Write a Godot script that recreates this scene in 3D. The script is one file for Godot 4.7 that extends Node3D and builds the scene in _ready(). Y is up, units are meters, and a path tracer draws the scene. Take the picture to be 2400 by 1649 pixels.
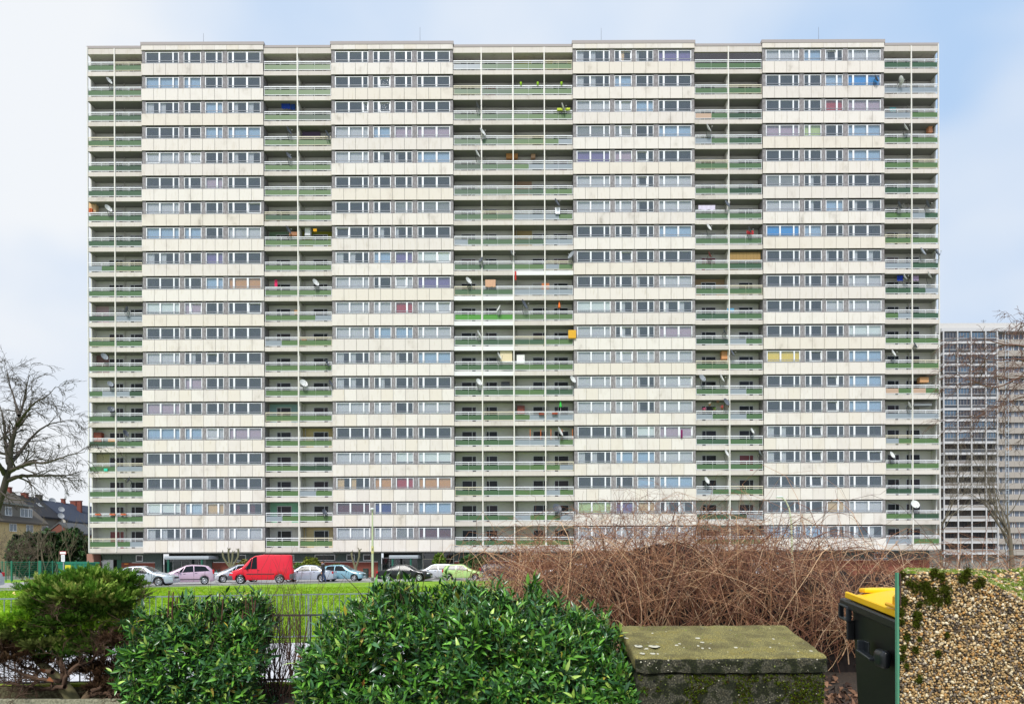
extends Node3D
# A twenty-storey slab of flats behind a lawn, parked cars, hedges and a bramble thicket.

const EYE := 1.65
const FOCAL := 1653.0
const STOREY := 2.778
const BASE := 2.88
const FRONT := -78.0

var rng := RandomNumberGenerator.new()
var used := {}
var mats := {}
var noise := FastNoiseLite.new()


# ------------------------------------------------------------------ shapes
class Shape:
	var v := PackedVector3Array()
	var n := PackedVector3Array()
	var c := PackedColorArray()
	var col := Color.WHITE

	func corner(p: Vector3, m: Vector3) -> void:
		v.append(p)
		n.append(m)
		c.append(col)

	func tri(a: Vector3, b: Vector3, d: Vector3) -> void:
		var m := (b - a).cross(d - a).normalized()
		corner(a, m)
		corner(d, m)
		corner(b, m)

	func quad(a: Vector3, b: Vector3, d: Vector3, e: Vector3) -> void:
		var m := (b - a).cross(d - a).normalized()
		for p: Vector3 in [a, d, b, a, e, d]:
			corner(p, m)

	func poly_out(ps: Array, o: Vector3) -> void:
		var m: Vector3 = (ps[1] - ps[0]).cross(ps[2] - ps[0])
		var mid := Vector3.ZERO
		for p: Vector3 in ps:
			mid += p / ps.size()
		var q := ps.duplicate()
		if m.dot(mid - o) < 0.0:
			q.reverse()
		if q.size() == 4:
			quad(q[0], q[1], q[2], q[3])
		else:
			tri(q[0], q[1], q[2])

	func box(o: Vector3, s: Vector3, b := Basis.IDENTITY) -> void:
		var h := s / 2.0
		var p: Array[Vector3] = []
		for i in 8:
			p.append(o + b * Vector3(h.x if i & 1 else -h.x, h.y if i & 2 else -h.y, h.z if i & 4 else -h.z))
		quad(p[4], p[5], p[7], p[6])
		quad(p[1], p[0], p[2], p[3])
		quad(p[5], p[1], p[3], p[7])
		quad(p[0], p[4], p[6], p[2])
		quad(p[6], p[7], p[3], p[2])
		quad(p[0], p[1], p[5], p[4])

	func span(a: Vector3, b: Vector3) -> void:
		box((a + b) / 2.0, (b - a).abs())

	func bevel(o: Vector3, s: Vector3, r: float, b := Basis.IDENTITY) -> void:
		var h := s / 2.0
		var pt := func(sx: int, sy: int, sz: int, axis: int) -> Vector3:
			var q := Vector3(sx * (h.x - r), sy * (h.y - r), sz * (h.z - r))
			q[axis] += r * [sx, sy, sz][axis]
			return o + b * q
		for axis in 3:
			for s1: int in [-1, 1]:
				var f := []
				for k: Array in [[-1, -1], [1, -1], [1, 1], [-1, 1]]:
					var g := [0, 0, 0]
					g[axis] = s1
					g[(axis + 1) % 3] = k[0]
					g[(axis + 2) % 3] = k[1]
					f.append(pt.call(g[0], g[1], g[2], axis))
				poly_out(f, o)
				for s2: int in [-1, 1]:
					var a2 := (axis + 1) % 3
					var e := []
					for k: Array in [[-1, axis], [1, axis], [1, a2], [-1, a2]]:
						var g := [0, 0, 0]
						g[axis] = s1
						g[a2] = s2
						g[(axis + 2) % 3] = k[0]
						e.append(pt.call(g[0], g[1], g[2], k[1]))
					poly_out(e, o)
		for i in 8:
			var g := [1 if i & 1 else -1, 1 if i & 2 else -1, 1 if i & 4 else -1]
			poly_out([pt.call(g[0], g[1], g[2], 0), pt.call(g[0], g[1], g[2], 1), pt.call(g[0], g[1], g[2], 2)], o)

	func tube(pts: Array, radii: Array, sides := 6, caps := false) -> void:
		var prev: Array[Vector3] = []
		var pn: Array[Vector3] = []
		var side := Vector3.ZERO
		for i in pts.size():
			var d: Vector3 = (pts[mini(i + 1, pts.size() - 1)] - pts[maxi(i - 1, 0)]).normalized()
			if d == Vector3.ZERO:
				d = Vector3.UP
			if side == Vector3.ZERO:
				side = d.cross(Vector3.UP if absf(d.y) < 0.9 else Vector3.RIGHT).normalized()
			side = (side - d * side.dot(d)).normalized()
			var up := d.cross(side)
			var ring: Array[Vector3] = []
			var rn: Array[Vector3] = []
			for k in sides:
				var a := TAU * k / sides
				var m := side * cos(a) + up * sin(a)
				rn.append(m)
				ring.append(pts[i] + m * radii[i])
			if i > 0:
				for k in sides:
					var l := (k + 1) % sides
					for t: Array in [[prev[k], pn[k]], [ring[l], rn[l]], [prev[l], pn[l]], [prev[k], pn[k]], [ring[k], rn[k]], [ring[l], rn[l]]]:
						corner(t[0], t[1])
			if caps and (i == 0 or i == pts.size() - 1):
				for k in sides:
					poly_out([pts[i], ring[k], ring[(k + 1) % sides]], pts[i] + d * (0.1 if i == 0 else -0.1))
			prev = ring
			pn = rn

	func sheet(rows: Array, flip := false) -> void:
		var h := rows.size()
		var w: int = rows[0].size()
		var ns := []
		for i in h:
			var line := []
			for k in w:
				var du: Vector3 = rows[i][mini(k + 1, w - 1)] - rows[i][maxi(k - 1, 0)]
				var dv: Vector3 = rows[mini(i + 1, h - 1)][k] - rows[maxi(i - 1, 0)][k]
				line.append((dv.cross(du) if flip else du.cross(dv)).normalized())
			ns.append(line)
		for i in h - 1:
			for k in w - 1:
				var q := [[i, k], [i, k + 1], [i + 1, k + 1], [i + 1, k]]
				var order := [0, 1, 2, 0, 2, 3] if flip else [0, 2, 1, 0, 3, 2]
				for j: int in order:
					corner(rows[q[j][0]][q[j][1]], ns[q[j][0]][q[j][1]])

	func lathe(profile: Array, seg: int, at := Transform3D.IDENTITY) -> void:
		var rows := []
		for p: Vector2 in profile:
			var row := []
			for k in seg + 1:
				var a := TAU * k / seg
				row.append(at * Vector3(cos(a) * p.x, p.y, -sin(a) * p.x))
			rows.append(row)
		sheet(rows)

	func ball(o: Vector3, r: Vector3, seg := 10, rings := 6, bump: FastNoiseLite = null, amp := 0.0) -> void:
		var rows := []
		for i in rings + 1:
			var row := []
			for k in seg + 1:
				var a := TAU * (k % seg) / seg
				var b := PI * i / rings - PI / 2.0
				var d := Vector3(cos(b) * cos(a), sin(b), -cos(b) * sin(a))
				var s := 1.0 + (amp * bump.get_noise_3dv((o + d * r) * 1.0) if bump else 0.0)
				row.append(o + d * r * s)
			rows.append(row)
		sheet(rows)

	func soft(o: Vector3, s: Vector3, r: float, div: Vector3i, bump: FastNoiseLite = null, amp := 0.0, b := Basis.IDENTITY) -> void:
		var h := s / 2.0
		for axis in 3:
			var a1 := (axis + 1) % 3
			var a2 := (axis + 2) % 3
			for sg: float in [-1.0, 1.0]:
				var rows := []
				var nrm := []
				for i in div[a1] + 1:
					var row := []
					var nr := []
					for k in div[a2] + 1:
						var p := Vector3.ZERO
						p[axis] = h[axis] * sg
						p[a1] = h[a1] * (2.0 * i / div[a1] - 1.0)
						p[a2] = h[a2] * (2.0 * k / div[a2] - 1.0) * sg
						var inner := p.clamp(-h + Vector3.ONE * r, h - Vector3.ONE * r)
						var d := (p - inner).normalized()
						var q := inner + d * r
						if bump:
							q += d * amp * bump.get_noise_3dv(o + q)
						row.append(o + b * q)
						nr.append(d)
					rows.append(row)
					nrm.append(nr)
				sheet(rows)

	func mesh(more: Array = []) -> ArrayMesh:
		var m := ArrayMesh.new()
		for s: Shape in [self] + more:
			if s.v.is_empty():
				continue
			var a := []
			a.resize(Mesh.ARRAY_MAX)
			a[Mesh.ARRAY_VERTEX] = s.v
			a[Mesh.ARRAY_NORMAL] = s.n
			a[Mesh.ARRAY_COLOR] = s.c
			m.add_surface_from_arrays(Mesh.PRIMITIVE_TRIANGLES, a)
		return m


# ------------------------------------------------------------------ nodes
func numbered(called: String, parent: Node) -> String:
	var key := called + str(parent.get_instance_id())
	used[key] = used.get(key, -1) + 1
	return called if used[key] == 0 else "%s_%03d" % [called, used[key]]


func hang(o: Node3D, called: String, parent: Node) -> void:
	o.name = numbered(called, parent)
	parent.add_child(o, true)


func put(called: String, mesh: Mesh, mat: Variant, parent: Node = self, at := Vector3.ZERO, turn := Basis.IDENTITY) -> MeshInstance3D:
	var o := MeshInstance3D.new()
	o.mesh = mesh
	if mat is Array:
		for i in mat.size():
			o.set_surface_override_material(i, mat[i])
	else:
		o.material_override = mat
	o.transform = Transform3D(turn, at)
	hang(o, called, parent)
	return o


func scatter(called: String, mesh: Mesh, mat: Material, where: Array, tints: Array, parent: Node = self) -> MultiMeshInstance3D:
	var mm := MultiMesh.new()
	mm.transform_format = MultiMesh.TRANSFORM_3D
	mm.use_colors = true
	mm.mesh = mesh
	mm.instance_count = where.size()
	for i in where.size():
		mm.set_instance_transform(i, where[i])
		mm.set_instance_color(i, tints[i])
	var o := MultiMeshInstance3D.new()
	o.multimesh = mm
	o.material_override = mat
	hang(o, called, parent)
	o.set_meta("kind", "stuff")
	return o


func tag(o: Node3D, label: String, category: String, group := "") -> Node3D:
	o.set_meta("label", label)
	o.set_meta("category", category)
	if group:
		o.set_meta("group", group)
	return o


func thing(called: String, label: String, category: String, at := Vector3.ZERO, turn := 0.0, group := "") -> Node3D:
	var o := Node3D.new()
	o.position = at
	o.rotation.y = turn
	hang(o, called, self)
	return tag(o, label, category, group)


func setting(called: String, mesh: Mesh, mat: Material, at := Vector3.ZERO) -> MeshInstance3D:
	var o := put(called, mesh, mat, self, at)
	o.set_meta("kind", "structure")
	return o


# ------------------------------------------------------------------ materials
func rgb(hex: String) -> Color:
	return Color.html(hex)


func lin(hex: String) -> Color:
	return Color.html(hex).srgb_to_linear()


func mat(hex: String, rough := 0.8, metal := 0.0, spec := 0.5) -> StandardMaterial3D:
	var key := "%s %s %s %s" % [hex, rough, metal, spec]
	if not mats.has(key):
		var m := StandardMaterial3D.new()
		m.albedo_color = rgb(hex)
		m.roughness = rough
		m.metallic = metal
		m.metallic_specular = spec
		mats[key] = m
	return mats[key]


func tinted(rough := 0.8, spec := 0.5, back := Color.BLACK) -> StandardMaterial3D:
	var m := StandardMaterial3D.new()
	m.vertex_color_use_as_albedo = true
	m.roughness = rough
	m.metallic_specular = spec
	if back != Color.BLACK:
		m.backlight_enabled = true
		m.backlight = back
	return m


func pane(hex: String, alpha: float) -> StandardMaterial3D:
	var m := StandardMaterial3D.new()
	m.albedo_color = Color(rgb(hex), alpha)
	m.transparency = BaseMaterial3D.TRANSPARENCY_ALPHA
	m.roughness = 0.04
	m.metallic_specular = 0.22
	return m


func grain(stops: Array, freq: float, sd: int, octaves := 5, kind := FastNoiseLite.TYPE_SIMPLEX_SMOOTH, size := 512) -> NoiseTexture2D:
	var t := NoiseTexture2D.new()
	t.width = size
	t.height = size
	t.seamless = true
	var f := FastNoiseLite.new()
	f.seed = sd
	f.noise_type = kind
	f.frequency = freq
	f.fractal_octaves = octaves
	t.noise = f
	var g := Gradient.new()
	g.offsets = PackedFloat32Array(stops.map(func(s: Array) -> float: return s[0]))
	g.colors = PackedColorArray(stops.map(func(s: Array) -> Color: return rgb(s[1])))
	t.color_ramp = g
	return t


func grained(tex: Texture2D, scale: Vector3, rough := 0.9, relief := 0.0, height: Texture2D = null, over: Texture2D = null, over_scale := Vector3.ONE) -> StandardMaterial3D:
	var m := StandardMaterial3D.new()
	m.albedo_texture = tex
	m.uv1_triplanar = true
	m.uv1_world_triplanar = true
	m.uv1_scale = scale
	m.roughness = rough
	if height:
		m.heightmap_enabled = true
		m.heightmap_texture = height
		m.heightmap_scale = relief
	if over:
		m.detail_enabled = true
		m.detail_albedo = over
		m.detail_blend_mode = BaseMaterial3D.BLEND_MODE_MUL
		m.detail_uv_layer = BaseMaterial3D.DETAIL_UV_2
		m.uv2_triplanar = true
		m.uv2_world_triplanar = true
		m.uv2_scale = over_scale
	return m


# a place in the photograph at a known distance, in metres
func spot(px: float, py: float, away: float) -> Vector3:
	return Vector3((px - 1200.0) / FOCAL * away, EYE + (1317.0 - py) / FOCAL * away, -away)


func between(a: float, b: float) -> float:
	return rng.randf_range(a, b)


func any_of(list: Array) -> Variant:
	return list[rng.randi() % list.size()]


func wander(mag := 1.0) -> Vector3:
	return Vector3(rng.randfn(), rng.randfn(), rng.randfn()) * mag


# ------------------------------------------------------------------ the scene
func _ready() -> void:
	rng.seed = 11
	noise.seed = 3
	noise.frequency = 1.0
	noise.fractal_octaves = 3
	var cam := Camera3D.new()
	cam.name = "camera"
	cam.projection = Camera3D.PROJECTION_FRUSTUM
	cam.near = 0.1
	cam.far = 1500.0
	cam.size = 1649.0 / FOCAL * 0.1
	cam.frustum_offset = Vector2(0.0, 492.5 / FOCAL * 0.1)
	cam.position = Vector3(0.0, EYE, 0.0)
	cam.rotation_degrees.z = -0.22
	add_child(cam)
	cam.current = true
	var env := Environment.new()
	env.background_mode = Environment.BG_SKY
	var sky := Sky.new()
	var dome := PanoramaSkyMaterial.new()
	dome.panorama = ImageTexture.create_from_image(sky_picture())
	sky.sky_material = dome
	env.sky = sky
	env.background_energy_multiplier = 0.465
	env.tonemap_mode = Environment.TONE_MAPPER_LINEAR
	env.tonemap_exposure = 2.25
	env.sdfgi_enabled = true
	env.ssao_enabled = true
	env.ssil_enabled = true
	var world := WorldEnvironment.new()
	world.name = "world"
	world.environment = env
	add_child(world)
	var sun := DirectionalLight3D.new()
	sun.name = "sun"
	sun.light_color = Color(1.0, 0.985, 0.965)
	sun.light_energy = 0.5
	sun.light_angular_distance = 15.0
	sun.shadow_enabled = true
	sun.rotation_degrees = Vector3(-48.0, -12.0, 0.0)
	add_child(sun)

	make_ground()
	make_tower()
	make_ground_floor()
	make_dishes()
	make_clutter()
	make_second_tower()
	make_houses()
	make_left_side()
	make_street()
	make_cars()
	make_person()
	make_trees()
	make_fences()
	make_lawn()
	make_bramble()
	make_juniper()
	make_laurels()
	make_block()
	make_bin()
	make_enclosure()
	make_small_things()


func sky_picture() -> Image:
	var w := 1024
	var h := 512
	var im := Image.create_empty(w, h, false, Image.FORMAT_RGBF)
	var f := FastNoiseLite.new()
	f.seed = 5
	f.frequency = 1.3
	f.fractal_octaves = 6
	var g := FastNoiseLite.new()
	g.seed = 21
	g.frequency = 2.6
	g.fractal_octaves = 4
	var white := Color(0.85, 0.88, 0.92)
	var grey := Color(0.74, 0.80, 0.89)
	var blue := Color(0.45, 0.62, 0.87)
	for y in h:
		var up := PI * (0.5 - (y + 0.5) / h)
		for x in w:
			var round_ := TAU * (x + 0.5) / w
			var d := Vector3(cos(up) * sin(round_), sin(up), -cos(up) * cos(round_))
			var q := d / (0.45 + absf(d.y))
			var cloud := f.get_noise_3dv(q)
			var side := 0.42 + 0.85 * d.x - 0.25 * maxf(0.0, -d.z) * 0.0
			var share := clampf(side * 0.85 + cloud * 1.05 + 0.1, 0.0, 1.0)
			share *= smoothstep(-0.02, 0.3, d.y) * 0.75 + 0.25
			var c := white.lerp(blue, share * 1.0)
			c = c.lerp(grey, clampf(g.get_noise_3dv(q) * 1.1, 0.0, 0.4))
			im.set_pixel(x, y, c)
	return im


# ------------------------------------------------------------------ ground
func flat(points: Array, y: float) -> ArrayMesh:
	var s := Shape.new()
	var flat_pts := PackedVector2Array()
	for p: Vector2 in points:
		flat_pts.append(p)
	var ix := Geometry2D.triangulate_polygon(flat_pts)
	for i in range(0, ix.size(), 3):
		var t: Array[Vector3] = []
		for k in 3:
			var p := flat_pts[ix[i + k]]
			t.append(Vector3(p.x, y, -p.y))
		if (t[1] - t[0]).cross(t[2] - t[0]).y < 0.0:
			t.reverse()
		s.tri(t[0], t[1], t[2])
	return s.mesh()


func make_ground() -> void:
	var lawn_tex := grain([[0.0, "5d8214"], [0.45, "7ba618"], [0.7, "8fb822"], [1.0, "a8c23c"]], 0.02, 8)
	var lawn_over := grain([[0.0, "a8a274"], [0.3, "d6d8b8"], [0.55, "ffffff"], [1.0, "ffffff"]], 0.02, 9)
	var lawn := grained(lawn_tex, Vector3.ONE * 0.45, 1.0, 0.0, null, lawn_over, Vector3.ONE * 0.06)
	setting("ground", flat([Vector2(-900, -300), Vector2(900, -300), Vector2(900, 1200), Vector2(-900, 1200)], -0.006), grained(grain([[0.0, "6a675f"], [0.5, "827f76"], [1.0, "98948a"]], 0.02, 7), Vector3.ONE * 0.05, 1.0))
	setting("lawn", flat([Vector2(-70, 10), Vector2(25, 10), Vector2(45, 66), Vector2(-5, 66), Vector2(-38, 75), Vector2(-110, 75)], 0.0), lawn)
	var tar := grained(grain([[0.0, "8b8a8a"], [0.5, "a3a1a0"], [1.0, "b5b3b1"]], 0.05, 12), Vector3.ONE * 0.3, 0.9)
	setting("road", flat([Vector2(-60, 39), Vector2(-36, 41.5), Vector2(-31, 43.8), Vector2(-27, 47.5), Vector2(-23, 51), Vector2(-18, 54.4), Vector2(-13, 58.6), Vector2(-8, 61.6), Vector2(0, 63.2), Vector2(60, 64), Vector2(60, 79), Vector2(-46, 79), Vector2(-44, 60), Vector2(-39, 51), Vector2(-60, 49)], 0.006), tar)
	var slab := grained(grain([[0.0, "b2b2b6"], [0.5, "c9c9cd"], [1.0, "d8d8da"]], 0.03, 14), Vector3.ONE * 0.6, 0.85)
	setting("path", flat([Vector2(-22, 8.0), Vector2(14, 8.7), Vector2(14, 16.4), Vector2(1, 15.3), Vector2(-22, 12.2)], 0.005), slab)
	var earth := grained(grain([[0.0, "1f1812"], [0.5, "35291d"], [0.8, "493a2a"], [1.0, "5e503c"]], 0.03, 15), Vector3.ONE * 1.1, 1.0)
	setting("soil_bed", flat([Vector2(-9, 5.4), Vector2(1.05, 5.4), Vector2(1.05, 8.55), Vector2(-9, 8.4)], 0.045), earth)
	setting("soil_under_brambles", flat([Vector2(-0.7, 10.2), Vector2(0.4, 7.5), Vector2(0.9, 4.6), Vector2(15, 4.6), Vector2(15, 15.4), Vector2(0.4, 15.0)], 0.012), earth)
	var k := Shape.new()
	k.soft(Vector3(-4.4, 0.05, -8.58), Vector3(10.9, 0.26, 0.13), 0.03, Vector3i(90, 4, 3), noise, 0.02)
	var mossy := grained(grain([[0.0, "3c3524"], [0.4, "575038"], [0.65, "6e6a4c"], [1.0, "858266"]], 0.03, 16), Vector3.ONE * 1.4, 1.0)
	setting("mossy_kerb", k.mesh(), mossy)
	var mk := Shape.new()
	mk.soft(Vector3(-4.4, 0.18, -8.58), Vector3(10.88, 0.035, 0.125), 0.015, Vector3i(110, 2, 4), noise, 0.03)
	setting("kerb_moss", mk.mesh(), grained(grain([[0.0, "4a5a14"], [0.4, "7d8f1c"], [0.7, "a3ad34"], [1.0, "8c8a52"]], 0.05, 19), Vector3.ONE * 2.4, 1.0))
	var e := Shape.new()
	e.soft(Vector3(-7.6, 0.02, -8.0), Vector3(6.6, 0.2, 0.1), 0.025, Vector3i(60, 3, 3), noise, 0.012)
	setting("edging_kerb", e.mesh(), grained(grain([[0.0, "5c5a4a"], [0.5, "8b8a72"], [1.0, "b0ac93"]], 0.04, 17), Vector3.ONE * 1.4, 0.95))
	# kerb between lawn and road
	var kerb := Shape.new()
	var line := [Vector2(-60, 39), Vector2(-36, 41.5), Vector2(-31, 43.8), Vector2(-27, 47.5), Vector2(-23, 51), Vector2(-18, 54.4), Vector2(-13, 58.6), Vector2(-8, 61.6), Vector2(0, 63.2), Vector2(60, 64)]
	for i in line.size() - 1:
		var a := Vector3(line[i].x, 0.02, -line[i].y)
		var b := Vector3(line[i + 1].x, 0.02, -line[i + 1].y)
		kerb.box((a + b) / 2.0, Vector3((b - a).length(), 0.16, 0.12), Basis(Vector3.UP, -atan2((b - a).z, (b - a).x)))
	setting("road_kerb", kerb.mesh(), mat("9d9b97", 0.9))
	var terrace := Shape.new()
	terrace.span(Vector3(1.0, -0.1, -4.3), Vector3(5.0, 0.41, -0.4))
	setting("bin_terrace", terrace.mesh(), grained(grain([[0.0, "6f6b62"], [0.5, "8c877c"], [1.0, "a09a8e"]], 0.05, 18), Vector3.ONE * 0.8, 0.95))


# ------------------------------------------------------------------ the big slab of flats
var tower: Node3D
var balc_x := [[-46.88, -40.83], [-27.33, -19.83], [-6.33, 6.93], [20.43, 27.93], [41.43, 47.48]]
var bay_x := [-40.83, -19.83, 6.93, 27.93]
var columns_said := ["left end", "second", "wide middle", "fourth", "right end"]
var floors_said := ["first", "second", "third", "fourth", "fifth", "sixth", "seventh", "eighth", "ninth", "tenth", "eleventh", "twelfth", "thirteenth", "fourteenth", "fifteenth", "sixteenth", "seventeenth", "eighteenth", "nineteenth", "twentieth"]
# window kinds: [width, panes as [from, to]]
var win_kinds := [
	[3.72, [[0.1, 1.45], [1.62, 2.98], [3.13, 3.62]]],
	[1.93, [[0.07, 0.52], [0.72, 1.84]]],
	[1.95, [[0.09, 1.2], [1.38, 1.88]]],
	[3.66, [[0.07, 0.5], [0.7, 2.05], [2.25, 3.57]]]]
var win_at := [0.4, 4.63, 7.0, 9.5]
const WIN_H := 1.25

# one letter a window, top floor first: . bare, w white net, b bluish net, h half drawn; a capital letter stands for a tilted pane
var curtains := [
	["....", "bb..", "h.bh", "..bb", "WW.h", "..p.", "w..X", "bb.w", "h.v.", "..bo", "lP.X", "....", "whX.", ".p..", "p...", "bbWp", "....", "..h.", "Lxck", "h.ww"],
	["....", ".X..", "XX..", "wbpp", "whhb", "....", "..ss", "Xhh.", "hbvL", "w.Wv", "wwrW", "wbbw", "hwhb", "hh..", "ww.w", "....", "wwll", "coro", "knwb", "wwsk"],  # eighth from the top: half-drawn curtains stand in for bright white reflections
	["hChv", "hb..", "wWb.", "sS.b", "vpX.", "wwHw", "wwhw", "..hb", ".X..", "..hw", "lh.h", "wHhp", "wWww", "wwhW", "wwhw", ".hlP", "hbbw", "..bb", "gvch", "wwww"],
	["wbHw", "..bt", "..rp", "pg.b", "...b", "sh..", "whbh", "tb..", "..hh", "..hw", "..ww", "...l", "yX.b", "..Xb", "..Xb", "hX..", "hX.X", ".X..", "..cw", "bbhh"]]
var cloth := {"w": "c9ccd0", "h": "c4c8cc", "b": "9fbdd8", "p": "b8a4b4", "v": "786aa0", "r": "b02434", "o": "d29a5c", "c": "d8b988", "l": "e0eae8", "s": "c4c6c8", "t": "0094e0", "y": "f4d84c", "g": "bcd08c", "k": "5c1c2a", "n": "243a84", "x": "b7cfe0"}


func panel_stone(hex: String, sd: int) -> StandardMaterial3D:
	var streak := grain([[0.0, "efece4"], [0.35, "ffffff"], [1.0, "ffffff"]], 0.02, sd, 4)
	var m := grained(streak, Vector3(0.35, 0.05, 0.35), 0.85, 0.0, null, smudge, Vector3(0.045, 0.031, 0.045))
	m.albedo_color = rgb(hex)
	return m


var smudge: Texture2D
var cream: Array = []
var fascia_mat: Array = []


func make_tower() -> void:
	smudge = grain([[0.0, "c6c5c2"], [0.08, "e4e3e1"], [0.2, "f8f7f6"], [0.4, "ffffff"], [1.0, "ffffff"]], 0.02, 31, 6)
	cream = [panel_stone("d9d2ca", 1), panel_stone("d5cec7", 2), panel_stone("dbd5ce", 3), panel_stone("d7cfc4", 4)]
	fascia_mat = [panel_stone("ccc5bd", 5), panel_stone("c7c0b8", 6), panel_stone("d1cac2", 7)]
	var concrete := grained(grain([[0.0, "6f6b6b"], [0.5, "8a8688"], [1.0, "a09c9e"]], 0.02, 33), Vector3(0.5, 0.2, 0.5), 0.9)
	tower = thing("apartment_tower", "long cream twenty-storey block of flats with green glass balconies", "apartment building")
	make_bays(concrete)
	make_balconies(concrete)
	make_roof(concrete)


func frame_shape(kind: int) -> Shape:
	var s := Shape.new()
	var w: float = win_kinds[kind][0]
	var ps: Array = win_kinds[kind][1]
	var edges := [0.0]
	for p: Array in ps:
		edges.append(p[0])
		edges.append(p[1])
	edges.append(w)
	for i in range(0, edges.size(), 2):
		s.span(Vector3(edges[i], 0.0, -0.07), Vector3(edges[i + 1], WIN_H, 0.02))
	for p: Array in ps:
		s.span(Vector3(p[0], 0.0, -0.07), Vector3(p[1], 0.07, 0.018))
		s.span(Vector3(p[0], WIN_H - 0.06, -0.07), Vector3(p[1], WIN_H, 0.018))
	return s


func sash_shape(w: float) -> Shape:
	var s := Shape.new()
	var h := WIN_H - 0.15
	s.span(Vector3(0, 0, -0.03), Vector3(0.06, h, 0.02))
	s.span(Vector3(w - 0.06, 0, -0.03), Vector3(w, h, 0.02))
	s.span(Vector3(0.06, 0, -0.03), Vector3(w - 0.06, 0.06, 0.02))
	s.span(Vector3(0.06, h - 0.06, -0.03), Vector3(w - 0.06, h, 0.02))
	return s


func folds(s: Shape, x0: float, x1: float, y0: float, y1: float, z: float) -> void:
	var steps := maxi(4, int((x1 - x0) / 0.035))
	var top := []
	var low := []
	for i in steps + 1:
		var x := lerpf(x0, x1, float(i) / steps)
		var bump := 0.022 * sin(i * 2.1) + 0.012 * sin(i * 0.9 + 1.0)
		top.append(Vector3(x, y1, z + bump * 0.7))
		low.append(Vector3(x, y0, z + bump))
	s.sheet([low, top])


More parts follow.
